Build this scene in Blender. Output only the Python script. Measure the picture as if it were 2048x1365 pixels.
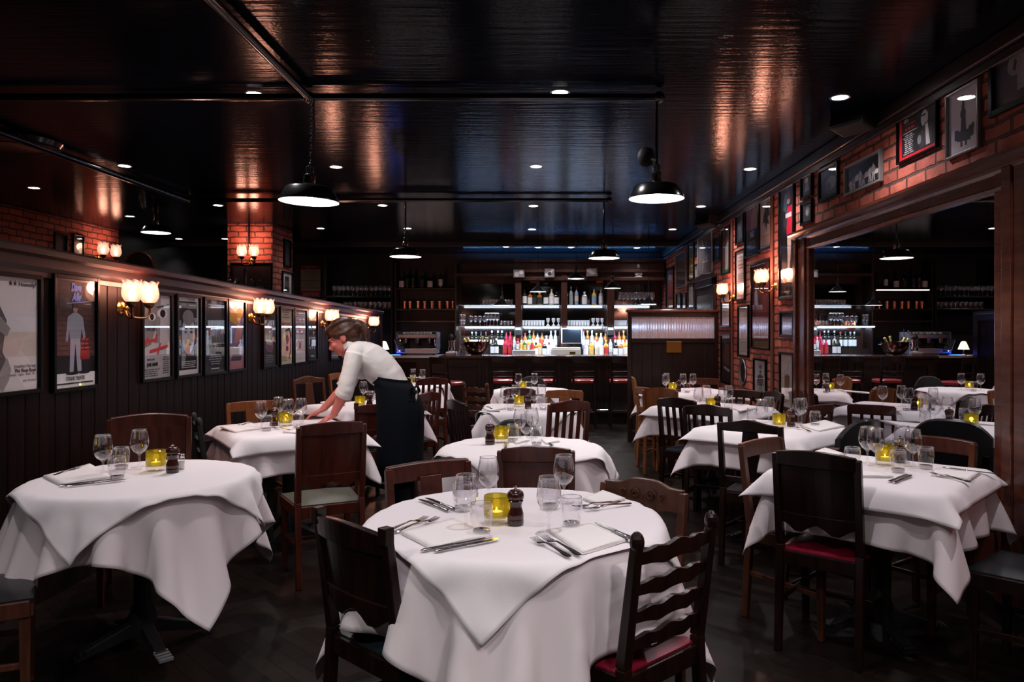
import bpy, bmesh, math, random
import numpy as np
from mathutils import Vector, Matrix

R = math.radians
random.seed(7)
np.random.seed(7)
for o in list(bpy.data.objects):
    bpy.data.objects.remove(o)
SC = bpy.context.scene
COL = SC.collection

# ------------------------------------------------------------------ camera, world, exposure
F, CX, CY, EYE = 1500.0, 1085.0, 660.0, 1.40      # focal length and vanishing point in pixels of a 2048 x 1365 frame
cam = bpy.data.cameras.new('camera')
cam.lens = F * 36.0 / 2048.0
cam.sensor_width = 36.0
cam.shift_x = (1024.0 - CX) / 2048.0
cam.shift_y = (CY - 682.5) / 2048.0
cam.clip_start = 0.05
camo = bpy.data.objects.new('camera', cam)
COL.objects.link(camo)
camo.location = (0, 0, EYE)
camo.rotation_euler = (R(90), 0, 0)
SC.camera = camo
wd = bpy.data.worlds.new('world')
SC.world = wd
wd.use_nodes = True
wd.node_tree.nodes['Background'].inputs[0].default_value = (0.35, 0.4, 0.6, 1)
wd.node_tree.nodes['Background'].inputs[1].default_value = 0.002
SC.view_settings.view_transform = 'Standard'
SC.view_settings.look = 'None'
SC.view_settings.exposure = 0.0
SC.view_settings.gamma = 1.0
SC.view_settings.use_curve_mapping = False

CEIL, XR, XL, XP, YB, YF = 2.81, 2.20, -6.05, -2.60, 13.90, -1.2
DOWN_W, PEND_W, SCON_W = 58.0, 30.0, 22.0


def light(name, kind, loc, power, color, rot=(0, 0, 0), parent=None, **kw):
    l = bpy.data.lights.new(name, kind)
    l.energy = power
    l.color = color
    for k, v in kw.items():
        setattr(l, k, v)
    o = bpy.data.objects.new(name, l)
    COL.objects.link(o)
    o.location = loc
    o.rotation_euler = rot
    if parent:
        o.parent = parent
    return o


# ------------------------------------------------------------------ pixel -> place
def at(px, py, d):
    return Vector(((px - CX) / F * d, d, EYE - (py - CY) / F * d))


def on_z(px, py, z):
    d = F * (EYE - z) / (py - CY)
    return Vector(((px - CX) / F * d, d, z))


def d_at_x(px, x):
    return F * x / (px - CX)


# ------------------------------------------------------------------ materials
MATS = {}


def mat(name, col, rough=0.5, metal=0.0, spec=0.5, emit=None, estr=0.0, coat=0.0, coat_rough=0.1):
    if name in MATS:
        return MATS[name]
    m = bpy.data.materials.new(name)
    m.use_nodes = True
    b = m.node_tree.nodes['Principled BSDF']
    b.inputs['Base Color'].default_value = (*col, 1)
    b.inputs['Roughness'].default_value = rough
    b.inputs['Metallic'].default_value = metal
    b.inputs['Specular IOR Level'].default_value = spec
    b.inputs['Coat Weight'].default_value = coat
    b.inputs['Coat Roughness'].default_value = coat_rough
    if emit:
        b.inputs['Emission Color'].default_value = (*emit, 1)
        b.inputs['Emission Strength'].default_value = estr
    MATS[name] = m
    return m


def nt(m):
    t = m.node_tree
    return t, t.nodes, t.links, t.nodes['Principled BSDF']


def coords(t, scale=(1, 1, 1), rot=(0, 0, 0), kind='Object'):
    tc = t.nodes.new('ShaderNodeTexCoord')
    mp = t.nodes.new('ShaderNodeMapping')
    mp.inputs['Scale'].default_value = scale
    mp.inputs['Rotation'].default_value = rot
    t.links.new(tc.outputs[kind], mp.inputs['Vector'])
    return mp.outputs['Vector']


def ramp(t, fac, stops):
    r = t.nodes.new('ShaderNodeValToRGB')
    e = r.color_ramp.elements
    while len(e) < len(stops):
        e.new(0.5)
    for k, (p, c) in enumerate(stops):
        e[k].position = p
        e[k].color = (*c, 1)
    t.links.new(fac, r.inputs[0])
    return r.outputs['Color']


def wood(name, dark, light_, rough=0.35, scale=(14, 14, 1.6), bump=0.05, coat=0.15, spec=0.4):
    if name in MATS:
        return MATS[name]
    m = mat(name, dark, rough, coat=coat, coat_rough=0.2, spec=spec)
    t, n, l, b = nt(m)
    v = coords(t, scale)
    no = n.new('ShaderNodeTexNoise')
    no.inputs['Scale'].default_value = 2.2
    no.inputs['Detail'].default_value = 6
    no.inputs['Distortion'].default_value = 0.6
    l.new(v, no.inputs['Vector'])
    l.new(ramp(t, no.outputs['Fac'], [(0.3, dark), (0.72, light_)]), b.inputs['Base Color'])
    bp = n.new('ShaderNodeBump')
    bp.inputs['Strength'].default_value = bump
    bp.inputs['Distance'].default_value = 0.01
    l.new(no.outputs['Fac'], bp.inputs['Height'])
    l.new(bp.outputs['Normal'], b.inputs['Normal'])
    return m


def brick_mat(name, rot):
    m = mat(name, (0.2, 0.06, 0.04), 0.75, spec=0.3)
    t, n, l, b = nt(m)
    tc = n.new('ShaderNodeTexCoord')
    sp = n.new('ShaderNodeSeparateXYZ')
    l.new(tc.outputs['Object'], sp.inputs[0])
    sm = n.new('ShaderNodeMath')
    l.new(sp.outputs[0], sm.inputs[0])
    l.new(sp.outputs[1], sm.inputs[1])
    cb = n.new('ShaderNodeCombineXYZ')
    l.new(sm.outputs[0], cb.inputs[0])
    l.new(sp.outputs[2], cb.inputs[1])
    v = cb.outputs[0]
    br = n.new('ShaderNodeTexBrick')
    br.inputs['Color1'].default_value = (0.52, 0.15, 0.105, 1)
    br.inputs['Color2'].default_value = (0.35, 0.085, 0.066, 1)
    br.inputs['Mortar'].default_value = (0.10, 0.055, 0.045, 1)
    br.inputs['Scale'].default_value = 1.0
    br.inputs['Mortar Size'].default_value = 0.011
    br.inputs['Mortar Smooth'].default_value = 0.35
    br.inputs['Bias'].default_value = -0.1
    br.inputs['Brick Width'].default_value = 0.225
    br.inputs['Row Height'].default_value = 0.078
    no = n.new('ShaderNodeTexNoise')
    no.inputs['Scale'].default_value = 9
    no.inputs['Detail'].default_value = 5
    l.new(v, no.inputs['Vector'])
    # wobble the joints
    ad = n.new('ShaderNodeVectorMath')
    ad.operation = 'MULTIPLY_ADD'
    ad.inputs[1].default_value = (0.035, 0.035, 0.035)
    l.new(no.outputs['Color'], ad.inputs[0])
    l.new(v, ad.inputs[2])
    l.new(ad.outputs[0], br.inputs['Vector'])
    mx = n.new('ShaderNodeMix')
    mx.data_type = 'RGBA'
    mx.blend_type = 'MULTIPLY'
    mx.inputs[0].default_value = 0.8
    l.new(br.outputs['Color'], mx.inputs[6])
    n2 = n.new('ShaderNodeTexNoise')
    n2.inputs['Scale'].default_value = 3.5
    n2.inputs['Detail'].default_value = 4
    l.new(v, n2.inputs['Vector'])
    l.new(ramp(t, n2.outputs['Fac'], [(0.3, (0.45, 0.4, 0.4)), (0.75, (1.3, 1.2, 1.1))]), mx.inputs[7])
    l.new(mx.outputs[2], b.inputs['Base Color'])
    inv = n.new('ShaderNodeMath')
    inv.operation = 'MULTIPLY_ADD'
    inv.inputs[1].default_value = -1.0
    l.new(br.outputs['Fac'], inv.inputs[0])
    l.new(no.outputs['Fac'], inv.inputs[2])
    bp = n.new('ShaderNodeBump')
    bp.inputs['Strength'].default_value = 1.0
    bp.inputs['Distance'].default_value = 0.02
    l.new(inv.outputs[0], bp.inputs['Height'])
    l.new(bp.outputs['Normal'], b.inputs['Normal'])
    return m


def thin_glass(name, tint=(1, 1, 1), gloss=0.9, power=4.0, base=0.04, rough=0.0, edge=0.85):
    """a thin sheet of glass: lets light straight through, mirrors at grazing angles"""
    m = bpy.data.materials.new(name)
    m.use_nodes = True
    t = m.node_tree
    for x in list(t.nodes):
        t.nodes.remove(x)
    out = t.nodes.new('ShaderNodeOutputMaterial')
    mix = t.nodes.new('ShaderNodeMixShader')
    tr = t.nodes.new('ShaderNodeBsdfTransparent')
    tr.inputs[0].default_value = (*tint, 1)
    gl = t.nodes.new('ShaderNodeBsdfGlossy')
    gl.inputs[0].default_value = (gloss, gloss, gloss, 1)
    gl.inputs['Roughness'].default_value = rough
    lw = t.nodes.new('ShaderNodeLayerWeight')
    lw.inputs[0].default_value = 0.5
    pw = t.nodes.new('ShaderNodeMath')
    pw.operation = 'POWER'
    pw.inputs[1].default_value = power
    t.links.new(lw.outputs['Facing'], pw.inputs[0])
    ma = t.nodes.new('ShaderNodeMath')
    ma.operation = 'MULTIPLY_ADD'
    ma.inputs[1].default_value = edge
    ma.inputs[2].default_value = base
    t.links.new(pw.outputs[0], ma.inputs[0])
    t.links.new(ma.outputs[0], mix.inputs[0])
    t.links.new(tr.outputs[0], mix.inputs[1])
    t.links.new(gl.outputs[0], mix.inputs[2])
    t.links.new(mix.outputs[0], out.inputs[0])
    MATS[name] = m
    return m


M_GLASS = thin_glass('clear thin glass', (0.98, 0.975, 0.985), 1.0, 2.0, 0.07, 0.0, 0.55)
M_PANE = thin_glass('picture glazing', (0.96, 0.96, 0.97), 0.9, 4.0, 0.035)
M_GREENGLASS = thin_glass('olive green glass', (0.80, 0.74, 0.30), 0.9, 2.6, 0.05)
_t = M_GREENGLASS.node_tree
_o = [q for q in _t.nodes if q.type == 'OUTPUT_MATERIAL'][0]
_sur = _o.inputs[0].links[0].from_socket
_tl = _t.nodes.new('ShaderNodeBsdfTranslucent'); _tl.inputs[0].default_value = (0.40, 0.37, 0.06, 1)
_df = _t.nodes.new('ShaderNodeBsdfDiffuse'); _df.inputs[0].default_value = (0.10, 0.10, 0.018, 1)
_m1 = _t.nodes.new('ShaderNodeMixShader'); _m1.inputs[0].default_value = 0.5
_m2 = _t.nodes.new('ShaderNodeMixShader'); _m2.inputs[0].default_value = 0.36
_t.links.new(_tl.outputs[0], _m1.inputs[1]); _t.links.new(_df.outputs[0], _m1.inputs[2])
_t.links.new(_sur, _m2.inputs[1]); _t.links.new(_m1.outputs[0], _m2.inputs[2]); _t.links.new(_m2.outputs[0], _o.inputs[0])
M_BARGLASS = thin_glass('bright bar glass', (0.9, 0.92, 0.96), 1.0, 1.5, 0.28, 0.12, 0.6)
M_SHELFGLASS = thin_glass('shelf glass', (0.80, 0.9, 0.92), 0.9, 2.0, 0.08)

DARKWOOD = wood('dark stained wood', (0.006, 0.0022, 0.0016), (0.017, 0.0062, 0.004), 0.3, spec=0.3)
REDWOOD = wood('red mahogany wood', (0.040, 0.008, 0.005), (0.095, 0.020, 0.011), 0.28)
ORANGEWOOD = wood('orange polished wood', (0.15, 0.045, 0.014), (0.25, 0.085, 0.028), 0.3)
LIGHTWOOD = wood('light brown wood', (0.17, 0.065, 0.025), (0.27, 0.115, 0.05), 0.35)
BROWNWOOD = wood('mid brown wood', (0.05, 0.016, 0.009), (0.10, 0.034, 0.018), 0.32)
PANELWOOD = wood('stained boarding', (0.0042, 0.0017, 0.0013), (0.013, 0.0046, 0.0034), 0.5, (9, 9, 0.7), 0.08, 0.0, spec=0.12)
RAILWOOD = wood('rail wood', (0.015, 0.0055, 0.004), (0.032, 0.011, 0.0075), 0.36, (6, 1, 6), 0.03, 0.05, spec=0.3)
MIRRORWOOD = wood('deep red moulding wood', (0.06, 0.014, 0.008), (0.125, 0.032, 0.017), 0.25, (12, 1.2, 12), 0.03)
BARWOOD = wood('black brown bar wood', (0.008, 0.0035, 0.003), (0.018, 0.008, 0.006), 0.35)
SHELFWOOD = wood('back bar wood', (0.03, 0.009, 0.006), (0.06, 0.018, 0.011), 0.4)

CLOTH = mat('white table linen', (0.80, 0.755, 0.785), 0.9, spec=0.15)
t, n, l, b = nt(CLOTH)
_v = coords(t, (420, 420, 420))
_w = n.new('ShaderNodeTexNoise'); _w.inputs['Scale'].default_value = 1.0; _w.inputs['Detail'].default_value = 1
l.new(_v, _w.inputs['Vector'])
_b = n.new('ShaderNodeBump'); _b.inputs['Strength'].default_value = 0.12; _b.inputs['Distance'].default_value = 0.002
l.new(_w.outputs['Fac'], _b.inputs['Height']); l.new(_b.outputs['Normal'], b.inputs['Normal'])
UNDER = mat('pinkish white under linen', (0.76, 0.68, 0.715), 0.9, spec=0.15)
NAPKIN = mat('folded napkin linen', (0.84, 0.80, 0.80), 0.9, spec=0.15)
STEEL = mat('polished steel', (0.62, 0.60, 0.62), 0.16, 1.0)
CHROME = mat('chrome', (0.75, 0.76, 0.8), 0.08, 1.0)
BRUSHED = mat('brushed steel', (0.42, 0.42, 0.46), 0.35, 1.0)
BRASS = mat('brass', (0.55, 0.30, 0.08), 0.25, 1.0)
OLDBRASS = mat('dull old brass', (0.16, 0.085, 0.04), 0.35, 1.0)
COPPER = mat('copper', (0.50, 0.22, 0.14), 0.2, 1.0)
BLACKENAMEL = mat('black enamel', (0.008, 0.008, 0.009), 0.2, coat=0.6)
BLACKFRAME = mat('black frame lacquer', (0.004, 0.0035, 0.0035), 0.3, spec=0.15)
DARKMETAL = mat('dark metal', (0.012, 0.013, 0.016), 0.4, 0.6)
BLACK = mat('matt black', (0.006, 0.006, 0.007), 0.6)
WHITE = mat('white', (0.78, 0.77, 0.78), 0.5)
CREAM = mat('cream paper', (0.62, 0.54, 0.47), 0.6)
GREY = mat('grey', (0.2, 0.2, 0.21), 0.6)
MILL = mat('dark red brown turned wood', (0.035, 0.007, 0.005), 0.2, coat=0.6)
LEA_RED = mat('crimson leather', (0.22, 0.008, 0.028), 0.38, coat=0.2)
LEA_BLUE = mat('dark slate blue leather', (0.016, 0.024, 0.033), 0.4, coat=0.1)
LEA_BLACK = mat('black leather', (0.008, 0.008, 0.009), 0.38, coat=0.1)
LEA_GREEN = mat('olive grey leather', (0.055, 0.052, 0.032), 0.45)
WAX = mat('candle wax', (0.9, 0.85, 0.65), 0.4, emit=(1.0, 0.75, 0.35), estr=0.5)
FLAME = mat('candle flame', (1, 0.8, 0.4), 0.5, emit=(1.0, 0.93, 0.75), estr=9)
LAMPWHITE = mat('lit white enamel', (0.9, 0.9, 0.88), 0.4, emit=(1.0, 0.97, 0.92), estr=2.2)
LAMPDISC = mat('downlight lamp face', (1, 1, 1), 0.4, emit=(1.0, 0.96, 0.92), estr=22)
BULB = mat('warm bulb', (1, 0.9, 0.8), 0.4, emit=(1.0, 0.74, 0.5), estr=6)
LEDSTRIP = mat('cool led strip', (1, 1, 1), 0.4, emit=(0.62, 0.78, 1.0), estr=0.15)

# frosted tulip glass of the wall lamps
TULIP = bpy.data.materials.new('frosted tulip lamp glass')
TULIP.use_nodes = True
t, n, l, b = nt(TULIP)
b.inputs['Base Color'].default_value = (0.22, 0.15, 0.12, 1)
b.inputs['Roughness'].default_value = 0.3
b.inputs['Emission Color'].default_value = (1.0, 0.70, 0.52, 1)
_lw = n.new('ShaderNodeLayerWeight'); _lw.inputs[0].default_value = 0.5
l.new(ramp(t, _lw.outputs['Facing'], [(0.1, (1.0, 1.0, 1.0)), (0.8, (0.16, 0.16, 0.16))]), b.inputs['Emission Strength'])
_mm = n.new('ShaderNodeMath'); _mm.operation = 'MULTIPLY'; _mm.inputs[1].default_value = 0.95
l.new(b.inputs['Emission Strength'].links[0].from_socket, _mm.inputs[0])
l.new(_mm.outputs[0], b.inputs['Emission Strength'])

_tr = n.new('ShaderNodeBsdfTransparent'); _tr.inputs[0].default_value = (1.0, 0.86, 0.78, 1)
_mx = n.new('ShaderNodeMixShader'); _mx.inputs[0].default_value = 0.45
_ou = [q for q in n if q.type == 'OUTPUT_MATERIAL'][0]
l.new(b.outputs[0], _mx.inputs[1]); l.new(_tr.outputs[0], _mx.inputs[2]); l.new(_mx.outputs[0], _ou.inputs[0])

# high gloss dark ceiling paint with fine brush ripple
CEILM = mat('gloss blue black ceiling paint', (0.0026, 0.004, 0.008), 0.14, spec=0.032)
CEILM.node_tree.nodes['Principled BSDF'].inputs['Specular Tint'].default_value = (0.55, 0.78, 1.0, 1)
t, n, l, b = nt(CEILM)
_v = coords(t, (1.6, 26, 1))
_a = n.new('ShaderNodeTexNoise'); _a.inputs['Scale'].default_value = 1.0; _a.inputs['Detail'].default_value = 4
l.new(_v, _a.inputs['Vector'])
_v2 = coords(t, (60, 60, 60))
_c = n.new('ShaderNodeTexNoise'); _c.inputs['Scale'].default_value = 1.0; _c.inputs['Detail'].default_value = 2
l.new(_v2, _c.inputs['Vector'])
_s = n.new('ShaderNodeMath'); _s.operation = 'MULTIPLY_ADD'; _s.inputs[1].default_value = 0.25
l.new(_c.outputs['Fac'], _s.inputs[0]); l.new(_a.outputs['Fac'], _s.inputs[2])
_b = n.new('ShaderNodeBump'); _b.inputs['Strength'].default_value = 0.6; _b.inputs['Distance'].default_value = 0.004
l.new(_s.outputs[0], _b.inputs['Height']); l.new(_b.outputs['Normal'], b.inputs['Normal'])
DARKWALL = mat('dark painted wall', (0.006, 0.0045, 0.005), 0.5)
BRICK_R = brick_mat('red brick', (0, 0, 0))

# dark parquet
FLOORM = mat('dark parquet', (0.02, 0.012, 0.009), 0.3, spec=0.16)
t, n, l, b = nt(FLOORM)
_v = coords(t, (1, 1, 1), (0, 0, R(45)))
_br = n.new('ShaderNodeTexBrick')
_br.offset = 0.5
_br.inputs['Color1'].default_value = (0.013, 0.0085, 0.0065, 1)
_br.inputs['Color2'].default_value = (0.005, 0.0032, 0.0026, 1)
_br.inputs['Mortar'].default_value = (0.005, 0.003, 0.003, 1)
_br.inputs['Scale'].default_value = 1
_br.inputs['Brick Width'].default_value = 0.30
_br.inputs['Row Height'].default_value = 0.075
_br.inputs['Mortar Size'].default_value = 0.002
l.new(_v, _br.inputs['Vector']); l.new(_br.outputs['Color'], b.inputs['Base Color'])
_n = n.new('ShaderNodeTexNoise'); _n.inputs['Scale'].default_value = 6; l.new(_v, _n.inputs['Vector'])
_mr = n.new('ShaderNodeMapRange'); _mr.inputs['To Min'].default_value = 0.22; _mr.inputs['To Max'].default_value = 0.5
l.new(_n.outputs['Fac'], _mr.inputs['Value']); l.new(_mr.outputs['Result'], b.inputs['Roughness'])
_b = n.new('ShaderNodeBump'); _b.inputs['Strength'].default_value = 0.3; _b.inputs['Distance'].default_value = 0.002
l.new(_br.outputs['Fac'], _b.inputs['Height']); _b.invert = True; l.new(_b.outputs['Normal'], b.inputs['Normal'])

# ------------------------------------------------------------------ mesh builder
class MB:
    def __init__(s):
        s.v, s.f, s.mi = [], [], []

    def add(s, vs, fs, k=0):
        b = len(s.v)
        s.v += [tuple(x) for x in vs]
        s.f += [tuple(i + b for i in q) for q in fs]
        s.mi += [k] * len(fs)
        return s

    def box(s, c, d, k=0, rot=None):
        x, y, z = d[0] / 2, d[1] / 2, d[2] / 2
        vs = [Vector((a * x, b_ * y, e * z)) for a in (-1, 1) for b_ in (-1, 1) for e in (-1, 1)]
        if rot is not None:
            vs = [rot @ q for q in vs]
        vs = [q + Vector(c) for q in vs]
        return s.add(vs, [(0, 1, 3, 2), (4, 6, 7, 5), (0, 4, 5, 1), (2, 3, 7, 6), (0, 2, 6, 4), (1, 5, 7, 3)], k)

    def box2(s, lo, hi, k=0):
        return s.box([(a + b_) / 2 for a, b_ in zip(lo, hi)], [abs(b_ - a) for a, b_ in zip(lo, hi)], k)

    def bar(s, p, q, w, h, k=0, up=(0, 0, 1), w2=None, h2=None):
        p, q = Vector(p), Vector(q)
        d = (q - p).normalized()
        u = Vector(up)
        if abs(d.dot(u)) > 0.95:
            u = Vector((0, 1, 0))
        a = d.cross(u).normalized()
        b_ = a.cross(d)
        w2 = w if w2 is None else w2
        h2 = h if h2 is None else h2
        vs = [p + a * w / 2 * i + b_ * h / 2 * j for i, j in ((-1, -1), (1, -1), (1, 1), (-1, 1))]
        vs += [q + a * w2 / 2 * i + b_ * h2 / 2 * j for i, j in ((-1, -1), (1, -1), (1, 1), (-1, 1))]
        return s.add(vs, [(3, 2, 1, 0), (4, 5, 6, 7), (0, 1, 5, 4), (1, 2, 6, 5), (2, 3, 7, 6), (3, 0, 4, 7)], k)

    def tube(s, pts, rad, n=10, k=0, flat=1.0, cap=True):
        pts = [Vector(p) for p in pts]
        if not hasattr(rad, '__len__'):
            rad = [rad] * len(pts)
        rings = []
        ref = None
        for i, p in enumerate(pts):
            d = (pts[min(i + 1, len(pts) - 1)] - pts[max(i - 1, 0)]).normalized()
            if ref is None:
                ref = Vector((0, 0, 1)) if abs(d.z) < 0.9 else Vector((0, 1, 0))
            a = d.cross(ref).normalized()
            b_ = a.cross(d).normalized()
            ref = b_
            rings.append([p + a * math.cos(2 * math.pi * j / n) * rad[i] + b_ * math.sin(2 * math.pi * j / n) * rad[i] * flat for j in range(n)])
        return s.skin(rings, k, cap)

    def skin(s, rings, k=0, cap=True, closed=True):
        n = len(rings[0])
        vs = [p for r_ in rings for p in r_]
        fs = []
        m = n if closed else n - 1
        for i in range(len(rings) - 1):
            for j in range(m):
                a, b_ = i * n + j, i * n + (j + 1) % n
                fs.append((a, b_, b_ + n, a + n))
        if cap:
            fs.append(tuple(range(n - 1, -1, -1)))
            fs.append(tuple((len(rings) - 1) * n + j for j in range(n)))
        return s.add(vs, fs, k)

    def lathe(s, prof, n=20, c=(0, 0, 0), k=0, flute=0.0, nf=0, scallop=0.0, axis=None):
        rings = []
        zt = max(z for r_, z in prof)
        for r_, z in prof:
            ring = []
            for j in range(n):
                a = 2 * math.pi * j / n
                rr = r_ * (1 + flute * math.cos(nf * a)) if nf else r_
                zz = z + (scallop * (abs(math.cos(nf * a / 2)) - 0.6) if nf and z > zt - 1e-6 else 0)
                p = Vector((rr * math.cos(a), rr * math.sin(a), zz))
                if axis is not None:
                    p = axis @ p
                ring.append(p + Vector(c))
            rings.append(ring)
        vs = [p for r_ in rings for p in r_]
        fs = []
        for i in range(len(rings) - 1):
            for j in range(n):
                a, b_ = i * n + j, i * n + (j + 1) % n
                fs.append((a, b_, b_ + n, a + n))
        return s.add(vs, fs, k)

    def ball(s, c, r, n=14, m=8, k=0, rot=None):
        r = r if hasattr(r, '__len__') else (r, r, r)
        rings = []
        for i in range(m + 1):
            th = math.pi * (i + 0.02) / (m + 0.04)
            ring = []
            for j in range(n):
                a = 2 * math.pi * j / n
                p = Vector((r[0] * math.sin(th) * math.cos(a), r[1] * math.sin(th) * math.sin(a), -r[2] * math.cos(th)))
                if rot is not None:
                    p = rot @ p
                ring.append(p + Vector(c))
            rings.append(ring)
        return s.skin(rings, k, True)

    def prism(s, poly, y0, y1, k=0):
        """poly in x,z extruded along y"""
        n = len(poly)
        vs = [(p[0], y0, p[1]) for p in poly] + [(p[0], y1, p[1]) for p in poly]
        fs = [tuple(range(n)), tuple(range(2 * n - 1, n - 1, -1))]
        fs += [(i, i + n, (i + 1) % n + n, (i + 1) % n) for i in range(n)]
        return s.add(vs, fs, k)

    def build(s, name, ms, parent=None, smooth=False, bevel=0.0, loc=None, rotz=None, sub=0, angle=40):
        me = bpy.data.meshes.new(name)
        me.from_pydata(s.v, [], s.f)
        for m in (ms if isinstance(ms, (list, tuple)) else [ms]):
            me.materials.append(m)
        if any(s.mi):
            me.polygons.foreach_set('material_index', s.mi)
        bm = bmesh.new()
        bm.from_mesh(me)
        bmesh.ops.recalc_face_normals(bm, faces=bm.faces)
        bm.to_mesh(me)
        bm.free()
        if smooth:
            me.polygons.foreach_set('use_smooth', [True] * len(me.polygons))
            if smooth != 'all':
                me.set_sharp_from_angle(angle=R(angle))
        me.update()
        o = bpy.data.objects.new(name, me)
        COL.objects.link(o)
        if parent:
            o.parent = parent
        if loc is not None:
            o.location = loc
        if rotz is not None:
            o.rotation_euler = (0, 0, rotz)
        if bevel:
            bv = o.modifiers.new('edge', 'BEVEL')
            bv.width = bevel
            bv.segments = 2
            bv.limit_method = 'ANGLE'
            bv.angle_limit = R(40)
        if sub:
            sb = o.modifiers.new('smooth', 'SUBSURF')
            sb.levels = sub
            sb.render_levels = sub
        return o


def tag(o, label, cat, group=None):
    o['label'] = label
    o['category'] = cat
    if group:
        o['group'] = group
    return o


def struct(o):
    o['kind'] = 'structure'
    return o


def thing(name, label, cat, loc=(0, 0, 0), rz=0.0, group=None):
    o = bpy.data.objects.new(name, None)
    COL.objects.link(o)
    o.empty_display_size = 0.05
    o.location = loc
    o.rotation_euler = (0, 0, rz)
    return tag(o, label, cat, group)


def kids(o):
    return KID.get(o.name, [])


KID = {}


def snapshot(root):
    """remember the parts of a source thing, so that copies are cheap"""
    KID.clear()
    for o in bpy.data.objects:
        if o.parent:
            KID.setdefault(o.parent.name, []).append(o)


def dup(root, loc, rz=0.0, label=None, group=None, scale=None):
    r_ = root.copy()
    COL.objects.link(r_)
    r_.location = loc
    r_.rotation_euler = (0, 0, rz)
    if scale:
        r_.scale = (scale, scale, scale)
    if label:
        r_['label'] = label
    if group:
        r_['group'] = group
    for ch in kids(root):
        c = ch.copy()
        COL.objects.link(c)
        c.parent = r_
        for g in kids(ch):
            d = g.copy()
            COL.objects.link(d)
            d.parent = c
    return r_


def bar_label(i):
    return ['first', 'second', 'third', 'fourth', 'fifth', 'sixth', 'seventh', 'eighth', 'ninth', 'tenth', 'eleventh', 'twelfth',
            'thirteenth', 'fourteenth', 'fifteenth', 'sixteenth', 'seventeenth', 'eighteenth', 'nineteenth', 'twentieth'][i] if i < 20 else \
        'twenty-' + ['first', 'second', 'third', 'fourth', 'fifth', 'sixth', 'seventh', 'eighth', 'ninth'][i - 20] if i < 29 else 'last'


def lettering(s, parent, m, loc, size, align='CENTER', rx=R(90), squeeze=1.0, shear=0.0, name='lettering', bold=0.0, rz=0.0):
    c = bpy.data.curves.new(name, 'FONT')
    c.body = s
    c.size = size
    c.align_x = align
    c.align_y = 'CENTER'
    c.extrude = 0.0004
    c.shear = shear
    c.offset = bold
    c.resolution_u = 3
    c.materials.append(m)
    o = bpy.data.objects.new(name, c)
    COL.objects.link(o)
    o.parent = parent
    o.location = loc
    o.rotation_euler = (rx, rz, 0) if rz else (rx, 0, 0)
    o.scale = (squeeze, 1, 1)
    return o


def letters_to_mesh():
    dg = bpy.context.evaluated_depsgraph_get()
    for o in [q for q in bpy.data.objects if q.type == 'FONT']:
        me = bpy.data.meshes.new_from_object(o.evaluated_get(dg))
        nm, pa, lo, ro, sc_ = o.name, o.parent, o.location.copy(), o.rotation_euler.copy(), o.scale.copy()
        bpy.data.objects.remove(o)
        m = bpy.data.objects.new(nm, me)
        COL.objects.link(m)
        m.parent, m.location, m.rotation_euler, m.scale = pa, lo, ro, sc_

# ================================================================== THE ROOM
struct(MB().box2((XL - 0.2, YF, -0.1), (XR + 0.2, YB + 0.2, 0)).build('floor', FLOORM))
struct(MB().box2((XL - 0.2, YF, CEIL), (XR + 0.2, YB + 0.2, CEIL + 0.1)).build('ceiling', CEILM))
struct(MB().box2((XR, YF, 0), (XR + 0.2, YB + 0.2, CEIL)).build('wall_right', BRICK_R))
struct(MB().box2((XL - 0.2, YF, 0), (XL, 10.7, CEIL)).build('wall_left', BRICK_R))
struct(MB().box2((XL - 0.2, 10.7, 0), (XL, YB, CEIL)).build('wall_left_recess', DARKWALL))
struct(MB().box2((XL - 0.2, YB, 0), (XR + 0.2, YB + 0.2, CEIL)).build('wall_back', DARKWALL))
struct(MB().box2((XL - 0.2, YF - 0.2, 0), (XR + 0.2, YF, CEIL)).build('wall_front', DARKWALL))
# brick pillar behind the boarding
struct(MB().box2((-4.2, 10.0, 0), (-3.6, 10.8, CEIL)).build('wall_pillar', BRICK_R))
# beam before the bar, moulding along the brick wall
struct(MB().box2((XL, 12.05, CEIL - 0.06), (XR, 12.2, CEIL)).build('trim_1', BLACK))
struct(MB().box2((XR - 0.05, YF, CEIL - 0.09), (XR, YB, CEIL)).box2((XR - 0.025, YF, CEIL - 0.14), (XR, YB, CEIL - 0.09)).build('trim_2', BARWOOD, bevel=0.008))


# boarded partition with a moulded rail; the rail drops a little towards the bar
def rail_z(d):
    return 1.826 - 0.0155 * (d - 3.6)


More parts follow.
